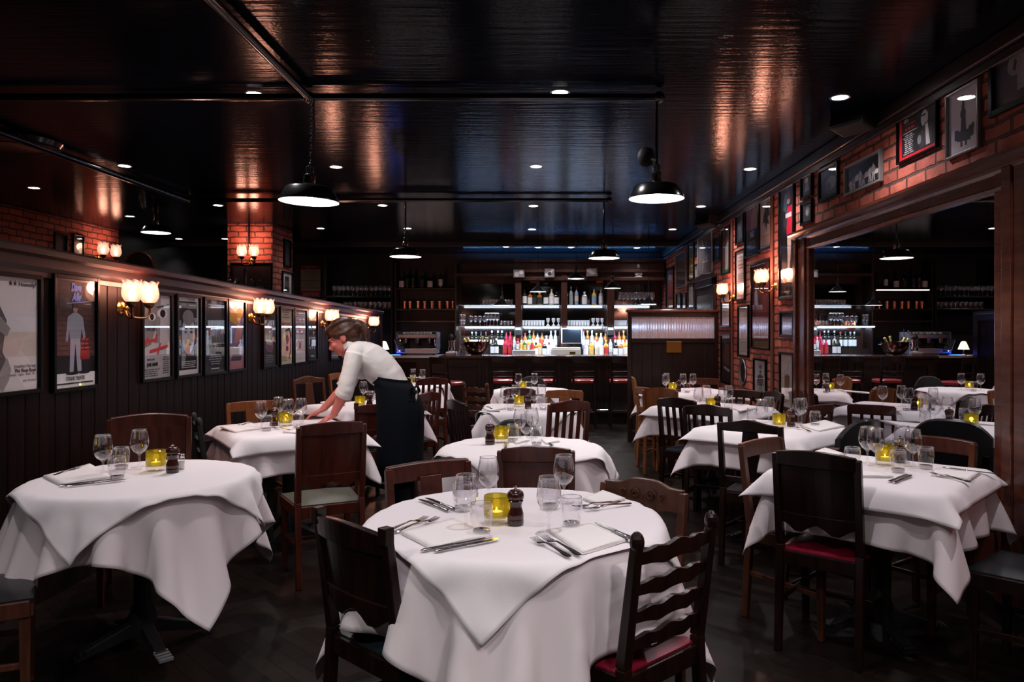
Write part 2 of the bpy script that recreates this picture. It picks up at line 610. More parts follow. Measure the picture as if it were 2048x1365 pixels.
PY0, PY1 = YF, 12.0
mb = MB()
y = PY0
k = 0
while y < PY1 - 0.01:
    w = 0.125 if k % 3 else 0.105
    y2 = min(y + w, PY1)
    z0, z1 = rail_z(y) - 0.02, rail_z(y2) - 0.02
    g = 0.006
    e = 0.007
    # one board: bevelled long edges leave a dark groove
    vs = []
    for (yy, xx, zz) in ((y, XP - e, z0), (y + g, XP, z0), (y2 - g, XP, z1), (y2, XP - e, z1)):
        vs += [(xx, yy, 0.0), (xx, yy, zz)]
    mb.add(vs, [(0, 2, 3, 1), (2, 4, 5, 3), (4, 6, 7, 5)])
    y = y2
    k += 1
mb.box2((XP - 0.10, PY0, 0), (XP - 0.012, PY1, 1.60))
mb.add([(XP - 0.10, PY0, 1.6), (XP - 0.012, PY0, 1.6), (XP - 0.012, PY1, 1.6), (XP - 0.10, PY1, 1.6),
        (XP - 0.10, PY0, rail_z(PY0) - 0.02), (XP - 0.012, PY0, rail_z(PY0) - 0.02), (XP - 0.012, PY1, rail_z(PY1) - 0.02), (XP - 0.10, PY1, rail_z(PY1) - 0.02)],
       [(4, 5, 6, 7), (0, 4, 7, 3), (1, 2, 6, 5), (0, 1, 5, 4), (2, 3, 7, 6)])
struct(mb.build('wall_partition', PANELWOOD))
mb = MB()
prof = [(XP - 0.13, 0.0), (XP - 0.13, -0.03), (XP - 0.10, -0.04), (XP, -0.15), (XP + 0.012, -0.15), (XP + 0.014, -0.125), (XP + 0.032, -0.10),
        (XP + 0.034, -0.055), (XP + 0.055, -0.04), (XP + 0.06, -0.012), (XP + 0.05, 0.0)]
mb.skin([[Vector((x, yy, z + rail_z(yy))) for x, z in prof] for yy in (PY0, PY1 + 0.03)])
struct(mb.build('trim_3', RAILWOOD))
struct(MB().box2((XP, PY0, 0), (XP + 0.03, PY1, 0.16)).box2((XP, PY0, 0.16), (XP + 0.018, PY1, 0.18)).build('baseboard_left', BARWOOD))
struct(MB().box2((XP - 0.13, PY1, 0), (XP + 0.02, PY1 + 0.12, rail_z(PY1))).build('trim_4', BARWOOD))

# ------------------------------------------------------------------ conduits on the ceiling
PIPE_Z = CEIL - 0.045


def conduit(pts, label, r=0.018, balls=()):
    mb = MB()
    mb.tube(pts, r, 10)
    for q in balls:
        mb.ball(q, 0.034)
    o = mb.build('ceiling_conduit', BLACKENAMEL, smooth=True)
    return tag(o, label, 'conduit', 'black conduits under the ceiling')


conduit([(XL, 4.4, PIPE_Z), (0.684, 4.4, PIPE_Z)], 'black conduit pipe crossing the ceiling nearest, over the front pendant lamps', 0.022,
        [(0.684, 4.4, PIPE_Z)])
conduit([(-1.37, 4.4, PIPE_Z), (-1.37, YF, PIPE_Z)], 'black conduit running forward along ceiling from the chain hung pendant', 0.022, [(-1.37, 4.4, PIPE_Z)])
conduit([(-3.6, 7.9, PIPE_Z), (0.70, 7.9, PIPE_Z)], 'black conduit pipe crossing the ceiling over the second row of pendants', 0.022, [(0.70, 7.9, PIPE_Z)])
conduit([(-3.75, YF, PIPE_Z), (-3.75, 7.9, PIPE_Z)], 'black conduit running lengthwise on the ceiling behind the boarded partition', 0.028, [(-3.75, 7.9, PIPE_Z)])
conduit([(-3.9, 10.0 - 0.03, CEIL), (-3.9, 10.0 - 0.03, 2.48)], 'black conduit pipe dropping to the twin lamp on the brick pillar', 0.014)

# ------------------------------------------------------------------ downlights
DL = thing('downlight', 'x', 'ceiling light')
MB().lathe([(0.046, 0.0), (0.058, -0.004), (0.061, 0.0)], 20).build('trim_ring', BRUSHED, DL, smooth=True)
MB().lathe([(0.0005, -0.001), (0.047, -0.001)], 20).build('lamp_face', LAMPDISC, DL)
snapshot(DL)
rows = {
    'front row': [(510, 188), (1120, 185), (1680, 195)],
    'second row': [(249, 332), (672, 334), (1072, 333), (1500, 338)],
    'third row': [(68, 376), (436, 411), (765, 411), (1067, 412), (1402, 413)],
    'fourth row': [(260, 433), (641, 457), (815, 457), (1064, 459), (1345, 459)],
    'fifth row': [(358, 478), (450, 478), (410, 491), (628, 492)],
    'row above the bar': [(1012, 494), (1076, 495), (1142, 495), (1274, 496)],
}
first = True
DLP = []
for rn, pts in rows.items():
    for i, (px, py) in enumerate(pts):
        d = F * (CEIL - EYE) / (py - CY) * -1
        x = (px - CX) / F * d
        lab = 'small round white downlight in ceiling, %s from left of the %s' % (bar_label(i), rn if rn.startswith('row') else rn + ' of lights')
        p = (x, d, CEIL - 0.001)
        if first:
            DL.location = p
            DL['label'] = lab
            DL['group'] = 'ceiling downlights'
            o, first = DL, False
        else:
            o = dup(DL, p, 0, lab, 'ceiling downlights')
        DLP.append(p)
        w = DOWN_W * (0.25 if x < -3 and d < 12 else 1.0) * (1.0 if d < 12 else 0.6)
        light('downlight_beam', 'SPOT', (x, d, CEIL - 0.03), w, (1.0, 0.92, 0.945), spot_size=R(136), spot_blend=1.0, shadow_soft_size=0.03)
# the same rows go on above and behind the camera
for (x, d) in ((-1.75, 2.45), (0.05, 2.45), (1.85, 2.45), (-1.75, 0.3), (0.05, 0.3), (1.85, 0.3)):
    light('downlight_beam', 'SPOT', (x, d, CEIL - 0.03), DOWN_W * (0.75 if x < -1 and d > 1 else 1.0), (1.0, 0.92, 0.945), spot_size=R(136), spot_blend=1.0, shadow_soft_size=0.03)
    o = dup(DL, (x, d, CEIL - 0.001), 0, 'small round white downlight in the ceiling above the camera, out of the frame', 'downlights above the camera')


# ------------------------------------------------------------------ pendants
def pendant(x, y, zr, w, label, top=PIPE_Z, hang='rod', style='factory', group='pendant lamps', power=1.0, tilt=0.0):
    """zr: height of the rim; w: rim diameter"""
    t_ = thing('pendant_lamp', label, 'pendant lamp', (x, y, zr), 0, group)
    t_.rotation_euler = (0, R(tilt), 0)
    r = w / 2
    if style == 'factory':
        pr = [(0.16, 0.78), (0.20, 0.62), (0.42, 0.545), (0.74, 0.49), (0.80, 0.44), (0.99, 0.06), (1.0, 0.0)]
        inn = [(0.985, 0.0), (0.97, 0.06), (0.78, 0.43), (0.4, 0.52), (0.001, 0.53)]
        neck = 0.78
    else:
        pr = [(0.13, 0.95), (0.17, 0.80), (0.30, 0.66), (0.55, 0.42), (0.86, 0.16), (0.98, 0.06), (1.0, 0.0)]
        inn = [(0.985, 0.0), (0.95, 0.07), (0.84, 0.14), (0.5, 0.42), (0.001, 0.6)]
        neck = 0.95
    MB().lathe([(a * r, b_ * r) for a, b_ in pr], 40).build('lamp_shade', BLACKENAMEL, t_, smooth=True)
    MB().lathe([(a * r, b_ * r) for a, b_ in inn], 40).build('shade_lining', LAMPWHITE, t_, smooth=True)
    MB().lathe([(0.10 * r, neck * r + 0.075), (0.13 * r, neck * r + 0.07), (0.13 * r, neck * r + 0.03), (0.2 * r, neck * r + 0.02), (0.2 * r, neck * r - 0.03), (0.16 * r, neck * r - 0.04)], 20).build(
        'lamp_holder', BLACKENAMEL, t_, smooth=True)
    MB().ball((0, 0, 0.24 * r), 0.16 * r).build('bulb', LAMPDISC, t_, smooth=True)
    L = top - zr
    z0 = neck * r + 0.07
    if hang == 'chain':
        mb = MB()
        z = z0
        k = 0
        while z < L - 0.015:
            a = [Vector((0.008 * math.cos(q), 0, 0.014 * math.sin(q))) for q in [2 * math.pi * j / 8 for j in range(9)]]
            if k % 2:
                a = [Vector((0, p.x, p.z)) for p in a]
            mb.tube([p + Vector((0, 0, z + 0.013)) for p in a], 0.0028, 5, cap=False)
            z += 0.022
            k += 1
        mb.build('chain', CHROME, t_, smooth=True)
        MB().tube([(0.012, 0, z0), (0.02, 0.0, (z0 + L) / 2), (0.012, 0, L)], 0.004, 6).build('cord', BLACK, t_, smooth=True)
    else:
        MB().tube([(0, 0, z0), (0, 0, L)], 0.009 if hang == 'rod' else 0.004, 8).build('rod' if hang == 'rod' else 'cord', BLACKENAMEL, t_, smooth=True)
    light('pendant_light', 'SPOT', (x, y, zr + 0.12 * r), PEND_W * power, (1.0, 0.95, 0.90), spot_size=R(150 if style == 'cone' else 125), spot_blend=0.5, shadow_soft_size=0.05)
    return t_


def pend_px(px, py, d, w, label, **kw):
    p = at(px, py, d)
    return pendant(p.x, p.y, p.z, w, label, **kw)


pend_px(618, 404, 4.4, 0.345, 'black pendant lamp hanging on a chain, with shiny shade, tilted slightly', hang='chain', tilt=1.5)
p2 = pend_px(1313, 398, 4.4, 0.325, 'large black pendant lamp on a rod with a round pulley, nearest the mirror')
MB().ball((-0.055, 0.04, 0.255), (0.055, 0.03, 0.062)).tube([(-0.055, 0.04, 0.25), (0, 0, 0.22)], 0.012, 8).build('pulley', BLACK, p2, smooth=True)
pend_px(312, 466, 9.3, 0.34, 'black pendant lamp seen over the partition, beyond the downlights', top=CEIL, hang='cord')
pend_px(811, 514, 7.9, 0.33, 'black pendant lamp above the waitress, between two downlights', top=PIPE_Z)
pend_px(1208, 517, 7.9, 0.33, 'black pendant lamp on a rod, before the middle of the bar', top=PIPE_Z)
# the two rows of pendants go on behind the camera
for x in (-1.37, 0.684):
    pendant(x, 0.75, 2.16, 0.33, 'black pendant lamp hanging just behind the camera, out of the frame', top=CEIL, group='pendants behind the camera', power=1.9)
BARG = 'small bar pendant lamps'
pend_px(1004, 611, 11.3, 0.25, 'small conical bar pendant, first from the left and hanging lowest over the counter', top=CEIL, hang='cord', style='cone', group=BARG, power=1.1)
pend_px(1076, 584, 11.3, 0.25, 'small conical bar pendant, second from the left along the bar', top=CEIL, hang='cord', style='cone', group=BARG, power=1.1)
pend_px(1152, 558, 11.3, 0.25, 'small conical bar pendant, the highest hung, before the bottle shelves', top=CEIL, hang='cord', style='cone', group=BARG, power=1.1)
pend_px(1225, 577, 11.3, 0.25, 'small conical bar pendant, fourth from the left, beside the rack of hung glasses', top=CEIL, hang='cord', style='cone', group=BARG, power=1.1)
pend_px(1297, 609, 11.3, 0.24, 'small green tinged conical bar pendant above the glazed booth screen', top=CEIL, hang='cord', style='cone', group=BARG, power=1.1)


# ------------------------------------------------------------------ tulip wall lamps
def sconce(loc, rz, label, s=1.0, spread=0.10, proj=0.15, group='twin tulip wall lamps', power=1.0):
    """local: wall plane y=0, lamp grows along -y; z=0 at the shade base"""
    t_ = thing('wall_sconce', label, 'wall lamp', loc, rz, group)
    t_.scale = (s, s, s)
    MB().lathe([(0.001, 0.022), (0.03, 0.018), (0.042, 0.006), (0.046, 0.0)], 20, (0, 0, -0.03), axis=Matrix.Rotation(R(90), 3, 'X')).ball((0, -0.03, -0.03), 0.014).build(
        'wall_plate', BRASS, t_, smooth=True)
    for sx in (-1, 1):
        pts = [(0, -0.02, -0.035), (sx * spread * 0.3, -proj * 0.45, -0.085), (sx * spread * 0.75, -proj * 0.9, -0.09), (sx * spread, -proj, -0.06), (sx * spread, -proj, -0.015)]
        MB().tube(smooth_path(pts, 18), 0.0075, 8).build('arm', OLDBRASS, t_, smooth=True)
        MB().lathe([(0.006, -0.03), (0.016, -0.028), (0.030, -0.012), (0.032, 0.004), (0.026, 0.006)], 18, (sx * spread, -proj, 0)).build('shade_cup', OLDBRASS, t_, smooth=True)
        g = MB().lathe([(0.022, 0.0), (0.040, 0.010), (0.055, 0.036), (0.0575, 0.062), (0.053, 0.09), (0.048, 0.108), (0.050, 0.122), (0.056, 0.134)], 48, (sx * spread, -proj, 0),
                       flute=0.025, nf=8, scallop=0.016).build('tulip_shade', TULIP, t_, smooth='all')
        MB().ball((sx * spread, -proj, 0.05), (0.02, 0.02, 0.03)).build('bulb', BULB, g, smooth=True)
        light('sconce_light', 'POINT', (sx * spread, -proj, 0.09), SCON_W * power / 2, (1.0, 0.45, 0.32), parent=t_, shadow_soft_size=0.05)
    return t_


def smooth_path(pts, n):
    pts = [Vector(p) for p in pts]
    out = []
    m = len(pts) - 1
    for i in range(n + 1):
        u = i / n * m
        k = min(int(u), m - 1)
        f = u - k
        p0, p1, p2, p3 = pts[max(k - 1, 0)], pts[k], pts[k + 1], pts[min(k + 2, m)]
        out.append(0.5 * ((2 * p1) + (p2 - p0) * f + (2 * p0 - 5 * p1 + 4 * p2 - p3) * f * f + (3 * p1 - p0 - 3 * p2 + p3) * f ** 3))
    return out


SG = 'twin tulip wall lamps'
for d, z, lb in ((4.63, 1.565, 'twin tulip glass wall lamp on the boarded partition, nearest of the row'),
                 (6.68, 1.54, 'twin tulip glass wall lamp on partition between colourful and yellow posters'),
                 (8.84, 1.50, 'twin tulip glass wall lamp shining just above the head of the waitress'),
                 (11.04, 1.455, 'twin tulip glass wall lamp at the far end of the partition')):
    sconce((XP, d, z), R(90), lb, 1.0, 0.10, 0.12)
sconce((XR, 7.08, 1.84), R(-90), 'twin tulip wall lamp on the brick wall, beside the tall glazed poster', 0.95, 0.06, 0.14)
sconce((XR, 8.62, 1.80), R(-90), 'twin tulip wall lamp on the brick wall, nearer the booth screen', 0.95, 0.06, 0.14)
sconce((XL, 10.2, 2.40), R(90), 'twin tulip wall lamp on the far brick wall beyond the partition', 1.25, 0.12, 0.13, power=0.4)
sconce((-3.87, 10.0, 2.36), 0, 'twin tulip wall lamp high on the brick pillar', 1.15, 0.07, 0.13, power=0.7)


# ================================================================== TABLES AND LINEN
TOP = 0.745


def drape(size, ang, shape, half, rot, N=41, steps=150, lift=0.003, rho=None, seed=1, sub=6, off=(0, 0), stiff=0.5):
    """lets a square of linen fall over a table top (position based cloth). Coordinates about the table centre, z=0 at the top."""
    rg = np.random.RandomState(seed)
    g = np.linspace(-size / 2, size / 2, N)
    U, V = np.meshgrid(g, g, indexing='ij')
    ca, sa = math.cos(ang), math.sin(ang)
    P = np.stack([U * ca - V * sa + off[0], U * sa + V * ca + off[1], np.full_like(U, lift + 0.002)], -1)
    P[..., 2] += rg.rand(N, N) * 0.002 + 0.02 * np.abs(np.sin(3.1 * seed + np.arctan2(P[..., 1], P[..., 0]) * (5 + seed % 3))) * (np.sqrt((P[..., 0:2] ** 2).sum(-1)) > half)
    h = size / (N - 1)
    Q = P.copy()
    cr, sr = math.cos(rot), math.sin(rot)
    W = np.array([[cr, sr], [-sr, cr]])

    def cons(A, B, L, k):
        d = P[B] - P[A]
        ln = np.sqrt((d * d).sum(-1, keepdims=True)) + 1e-9
        c = d * (k * 0.5 * (ln - L) / ln)
        P[A] += c
        P[B] -= c

    S = slice
    lst = []
    for par in (0, 1):
        m = (N - par) // 2 * 2 + par
        lst.append(((S(par, m, 2), S(None)), (S(par + 1, m, 2), S(None)), h, 1.0))
        lst.append(((S(None), S(par, m, 2)), (S(None), S(par + 1, m, 2)), h, 1.0))
        # shear
        for sg in (0, 1):
            a = (S(par, m, 2), S(0, N - 1)) if sg == 0 else (S(par, m, 2), S(1, N))
            b_ = (S(par + 1, m, 2), S(1, N)) if sg == 0 else (S(par + 1, m, 2), S(0, N - 1))
            lst.append((a, b_, h * math.sqrt(2), 0.6))
    for k, kk in ((2, stiff), (4, stiff * 0.6)):
        for q in range(0, k):
            idx = np.arange(N - k)
            a = idx[(idx // k) % 2 == 0] if q == 0 else idx[(idx // k) % 2 == 1]
            if q > 1 or len(a) == 0:
                continue
            lst.append(((a, S(None)), (a + k, S(None)), h * k, kk))
            lst.append(((S(None), a), (S(None), a + k), h * k, kk))

    def collide(P, Q):
        X = (P[..., 0:2] @ W.T)
        if shape == 'round':
            r = np.sqrt((P[..., 0:2] ** 2).sum(-1)) + 1e-9
            inside = r < half
            low = P[..., 2] < lift
            hit = inside & low
            pen_r = half - r
            pen_z = lift - P[..., 2]
            up = hit & ((pen_z <= pen_r + 0.012))
            side = hit & ~up
            P[..., 2] = np.where(up, lift, P[..., 2])
            f = np.where(side, half / r, 1.0)[..., None]
            P[..., 0:2] *= f
        else:
            ax = np.abs(X)
            pen = half - ax
            inside = (pen[..., 0] > 0) & (pen[..., 1] > 0)
            low = P[..., 2] < lift
            hit = inside & low
            mp = np.minimum(pen[..., 0], pen[..., 1])
            up = hit & ((lift - P[..., 2]) <= mp + 0.012)
            side = hit & ~up
            P[..., 2] = np.where(up, lift, P[..., 2])
            usex = pen[..., 0] <= pen[..., 1]
            sx = np.sign(X[..., 0]) * half
            sy = np.sign(X[..., 1]) * half
            X[..., 0] = np.where(side & usex, sx, X[..., 0])
            X[..., 1] = np.where(side & ~usex, sy, X[..., 1])
            P[..., 0:2] = X @ W
        if rho is not None:
            r = np.sqrt((P[..., 0:2] ** 2).sum(-1)) + 1e-9
            th = (np.arctan2(P[..., 1], P[..., 0]) + math.pi) / (2 * math.pi) * rho.shape[0]
            zi = np.clip((-P[..., 2] / 0.6 * rho.shape[1]).astype(int), 0, rho.shape[1] - 1)
            t0 = th.astype(int) % rho.shape[0]
            t1 = (t0 + 1) % rho.shape[0]
            f = (th - np.floor(th))
            need = rho[t0, zi] * (1 - f) + rho[t1, zi] * f + 0.006
            bad = (P[..., 2] < -0.004) & (r < need)
            f2 = np.where(bad, need / r, 1.0)[..., None]
            P[..., 0:2] *= f2
        # friction where the cloth lies on the top
        on = (P[..., 2] <= lift + 1e-5)[..., None]
        Q[..., 0:2] = np.where(on, Q[..., 0:2] * 0.1 + P[..., 0:2] * 0.9, Q[..., 0:2])

    dt2 = 9.81 * (1 / 60.0) ** 2
    for st in range(steps):
        damp = 0.96 if st < steps * 0.6 else 0.85
        vel = (P - Q) * damp
        np.clip(vel, -0.03, 0.03, vel)
        Q = P.copy()
        P += vel
        P[..., 2] -= dt2 * 0.6
        for it in range(sub):
            for A, B, L, kk in lst:
                cons(A, B, L, kk)
            collide(P, Q)
    return P


def radial(P, nb=96, nz=30, depth=0.6):
    """outer radius of a hanging cloth by direction and depth"""
    N = P.shape[0]
    # refine the grid so that no bin is missed
    a = P
    for _ in range(2):
        b_ = np.zeros((a.shape[0] * 2 - 1, a.shape[1], 3)); b_[::2] = a; b_[1::2] = (a[1:] + a[:-1]) / 2
        a = np.zeros((b_.shape[0], b_.shape[1] * 2 - 1, 3)); a[:, ::2] = b_; a[:, 1::2] = (b_[:, 1:] + b_[:, :-1]) / 2
    p = a.reshape(-1, 3)
    p = p[p[:, 2] < 0.0]
    th = ((np.arctan2(p[:, 1], p[:, 0]) + math.pi) / (2 * math.pi) * nb).astype(int) % nb
    zi = np.clip((-p[:, 2] / depth * nz).astype(int), 0, nz - 1)
    rho = np.zeros((nb, nz))
    np.maximum.at(rho, (th, zi), np.sqrt((p[:, 0:2] ** 2).sum(-1)))
    rho = np.maximum.reduce([rho, np.roll(rho, 1, 0), np.roll(rho, -1, 0)])
    rho[:, 1:] = np.maximum(rho[:, 1:], rho[:, :-1] * 0.97 * (rho[:, 1:] < 0.01))
    return rho


def cloth_obj(P, name, m, loc, sub=1):
    N = P.shape[0]
    vs = [tuple(p) for p in P.reshape(-1, 3)]
    fs = [(i * N + j, (i + 1) * N + j, (i + 1) * N + j + 1, i * N + j + 1) for i in range(N - 1) for j in range(N - 1)]
    o = MB().add(vs, fs).build(name, m, None, smooth='all', loc=loc)
    sb = o.modifiers.new('smooth', 'SUBSURF')
    sb.levels = sb.render_levels = sub
    sb.boundary_smooth = 'PRESERVE_CORNERS'
    so = o.modifiers.new('thickness', 'SOLIDIFY')
    so.thickness = 0.0012
    so.offset = 1.0
    return o


def table_frame(shape, half, rot, loc, label, group='dining tables'):
    t_ = thing('dining_table', label, 'table', (loc[0], loc[1], 0), rot, group)
    if shape == 'round':
        MB().lathe([(0.0005, TOP - 0.03), (half - 0.018, TOP - 0.03), (half - 0.014, TOP - 0.015), (half - 0.018, TOP), (0.0005, TOP)], 48).build('tabletop', DARKWOOD, t_, smooth=True)
    else:
        MB().box((0, 0, TOP - 0.015), (2 * half - 0.03, 2 * half - 0.03, 0.03)).build('tabletop', DARKWOOD, t_, bevel=0.004)
    MB().lathe([(0.09, TOP - 0.03), (0.05, TOP - 0.05), (0.035, TOP - 0.1), (0.035, 0.2), (0.06, 0.14), (0.05, 0.06), (0.0005, 0.055)], 20).build('pedestal', BLACK, t_, smooth=True)
    for k in range(4):
        a = R(45 + 90 * k)
        c, s_ = math.cos(a), math.sin(a)
        f = MB().bar((0.03 * c, 0.03 * s_, 0.10), (0.27 * c, 0.27 * s_, 0.028), 0.05, 0.06, w2=0.045, h2=0.03).build('foot', BLACK, t_, bevel=0.004)
        tp = MB()
        for q in range(4):
            e = 0.225 + 0.022 * q
            tp.bar((e * c, e * s_, 0.052 - q * 0.004), ((e + 0.012) * c, (e + 0.012) * s_, 0.050 - q * 0.004), 0.055, 0.012)
        tp.build('toe_cap', GREY if k == 3 else DARKMETAL, f)
    return t_


TABLES = {
    # key: centre x, depth, shape, half size, rotation, phrase
    'T1': (-0.095, 2.58, 'round', 0.50, 0, 'the nearest round table'),
    'T2': (-1.76, 3.30, 'round', 0.45, 0, 'the round table by the boarded partition'),
    'T3': (-1.69, 4.98, 'square', 0.375, R(34), 'the table the waitress is laying'),
    'T4': (-1.55, 6.45, 'square', 0.36, R(45), 'the table just behind the waitress'),
    'T5': (-1.52, 8.85, 'square', 0.36, R(0), 'the farthest table along the partition'),
    'T6': (-0.115, 4.13, 'round', 0.44, 0, 'the second table of the middle row'),
    'T7': (-0.11, 6.20, 'square', 0.38, R(0), 'the third table of the middle row'),
    'T8': (-0.12, 8.10, 'round', 0.40, 0, 'the last table before the bar stools'),
    'T9': (1.58, 7.95, 'square', 0.38, R(20), 'the table by the booth screen'),
    'T10': (1.42, 6.30, 'square', 0.37, R(40), 'the third table along the brick wall'),
    'T11': (1.51, 4.95, 'square', 0.37, R(45), 'the second table by the mirror'),
    'T12': (1.55, 3.45, 'square', 0.375, R(47), 'the square table nearest the mirror'),
}
# undercloth: size, angle; overlay: size, angle
CL = {
    'T1': ((1.46, R(42)), (1.0, R(38)), 45, 3),
    'T2': ((1.31, R(6)), (0.96, R(45)), 45, 5),
    'T3': ((1.16, R(34)), (0.93, R(34)), 41, 7),
    'T12': ((1.18, R(47)), (0.92, R(47)), 41, 9),
    'R': ((1.28, R(15)), (0.90, R(40)), 37, 11),
    'S': ((1.16, R(0)), (0.90, R(0)), 37, 13),
    'S45': ((1.14, R(0)), (0.95, R(45)), 37, 17),
}


def make_cloths(key, shape, half, rot):
    (us, ua), (os_, oa), N, seed = CL[key]
    pu = drape(us, ua, shape, half + 0.004, rot, N, 230, 0.003, None, seed, stiff=0.06)
    po = drape(os_, oa, shape, half + 0.011, rot, N - 6, 170, 0.007, radial(pu), seed + 1, stiff=0.22)
    return pu, po


CLOTHS = {}
for key in ('T1', 'T2', 'T3', 'T12'):
    tb = TABLES[key]
    CLOTHS[key] = make_cloths(key, tb[2], tb[3], tb[4])
CLOTHS['R'] = make_cloths('R', 'round', 0.44, 0)
CLOTHS['S'] = make_cloths('S', 'square', 0.375, 0)
CLOTHS['S45'] = make_cloths('S45', 'square', 0.375, 0)
USE = {'T4': 'S', 'T5': 'S45', 'T6': 'R', 'T7': 'S45', 'T8': 'R', 'T9': 'S', 'T10': 'S', 'T11': 'S'}
SRC = {}
for key, (tx, ty, shape, half, rot, ph) in TABLES.items():
    table_frame(shape, half, rot, (tx, ty), 'dark pedestal dining table under white linen, ' + ph.replace('the ', '', 1).replace('table ', 'one ').replace(' table', ' one'))
    ck = USE.get(key, key)
    rz = 0.0
    sc = 1.0
    if key in USE:
        rz = rot if shape == 'square' else {'T6': 0.0, 'T8': R(50)}[key]
        sc = half / (0.44 if shape == 'round' else 0.375)
    for j, (nm, m) in enumerate((('tablecloth', UNDER), ('table_overlay', CLOTH))):
        lab = ('white long linen undercloth hanging in folds over ' if j == 0 else 'white square linen overcloth on top of ') + ph
        if (ck, j) in SRC:
            o = SRC[(ck, j)].copy()
            COL.objects.link(o)
            o.location = (tx, ty, TOP)
        else:
            o = cloth_obj(CLOTHS[ck][j], nm, m, (tx, ty, TOP))
            SRC[(ck, j)] = o
        o.rotation_euler = (0, 0, rz)
        o.scale = (sc, sc, 1)
        tag(o, lab, 'tablecloth', 'white undercloths' if j == 0 else 'white overcloths')

# ================================================================== TABLEWARE
TZ = TOP + 0.0105
PR = {}


def proto(name, cat, build):
    t_ = thing(name, 'x', cat)
    build(t_)
    PR[name] = [t_, False]


def wine_parts(t_):
    H = 0.178
    prof = [(0.0362, 0.0), (0.036, 0.0025), (0.012, 0.005), (0.0052, 0.012), (0.0042, 0.03), (0.0045, 0.058), (0.010, 0.066), (0.026, 0.078), (0.0375, 0.097), (0.0405, 0.115), (0.0385, 0.14), (0.0335, 0.165), (0.0318, H)]
    inner = [(0.0308, H), (0.0325, 0.165), (0.0375, 0.14), (0.0395, 0.115), (0.0365, 0.097), (0.025, 0.0795), (0.008, 0.0685), (0.0003, 0.067)]
    MB().lathe(prof[5:] + inner, 28).build('bowl', M_GLASS, t_, smooth='all')
    MB().tube([(0.0313 * math.cos(q), 0.0313 * math.sin(q), H) for q in [2 * math.pi * j / 28 for j in range(29)]], 0.0011, 6, cap=False).build('rim', M_BARGLASS, t_, smooth=True)
    MB().lathe(prof[:6], 28).build('stem_and_foot', M_GLASS, t_, smooth='all')


def tumbler_parts(t_):
    H = 0.100
    prof = [(0.0003, 0.0005), (0.026, 0.0005), (0.0275, 0.003), (0.0315, 0.03), (0.036, 0.06), (0.0355, 0.085), (0.0335, H), (0.0323, H), (0.034, 0.084), (0.0345, 0.06), (0.030, 0.032), (0.0265, 0.017), (0.0003, 0.015)]
    MB().lathe(prof[1:10], 28).build('body', M_GLASS, t_, smooth='all')
    MB().tube([(0.0329 * math.cos(q), 0.0329 * math.sin(q), H) for q in [2 * math.pi * j / 28 for j in range(29)]], 0.0012, 6, cap=False).build('rim', M_BARGLASS, t_, smooth=True)
    MB().lathe([(0.0003, 0.0005), (0.0262, 0.0005), (0.0277, 0.003), (0.0285, 0.012), (0.0262, 0.0175), (0.0003, 0.015)], 28).build('heavy_base', M_SOLID, t_, smooth='all')


def votive_parts(t_):
    H = 0.092
    MB().lathe([(0.040, 0.020), (0.0425, 0.03), (0.043, 0.06), (0.0425, H - 0.004), (0.041, H), (0.039, H - 0.004), (0.039, 0.06), (0.038, 0.026), (0.0003, 0.022)], 32).build('green_cup', M_GREENGLASS, t_, smooth='all')
    MB().lathe([(0.0003, 0.0005), (0.040, 0.0005), (0.0425, 0.004), (0.0425, 0.016), (0.040, 0.0195), (0.0003, 0.0195)], 32).build('clear_foot', M_GLASS, t_, smooth='all')
    c = MB().lathe([(0.0003, 0.024), (0.02, 0.024), (0.02, 0.038), (0.0003, 0.037)], 20).build('tealight', WAX, t_, smooth=True)
    MB().lathe([(0.0005, 0.037), (0.0035, 0.040), (0.0038, 0.044), (0.002, 0.049), (0.0003, 0.053)], 10).build('flame', FLAME, c, smooth='all')


def mill_parts(t_):
    MB().lathe([(0.0003, 0.0), (0.026, 0.0), (0.0275, 0.004), (0.0275, 0.018), (0.0265, 0.021), (0.0275, 0.024), (0.027, 0.036), (0.0215, 0.054), (0.0205, 0.062), (0.0235, 0.073), (0.0265, 0.078), (0.024, 0.081)], 28).build(
        'body', MILL, t_, smooth=True)
    MB().lathe([(0.022, 0.081), (0.027, 0.085), (0.0285, 0.095), (0.026, 0.106), (0.018, 0.113), (0.005, 0.115), (0.0003, 0.115)], 28).build('turning_head', MILL, t_, smooth=True)
    MB().lathe([(0.007, 0.113), (0.005, 0.117), (0.007, 0.121), (0.006, 0.126), (0.0003, 0.128)], 14).build('knob', CHROME, t_, smooth=True)


def shaker_parts(t_):
    MB().lathe([(0.0003, 0.0), (0.018, 0.0), (0.019, 0.004), (0.019, 0.045), (0.016, 0.052)], 20).build('body', M_GLASS, t_, smooth='all')
    MB().lathe([(0.0003, 0.002), (0.0165, 0.002), (0.0165, 0.034), (0.0003, 0.034)], 18).build('salt', WHITE, t_, smooth=True)
    MB().lathe([(0.017, 0.05), (0.0185, 0.054), (0.017, 0.066), (0.008, 0.071), (0.0003, 0.072)], 20).build('cap', STEEL, t_, smooth=True)


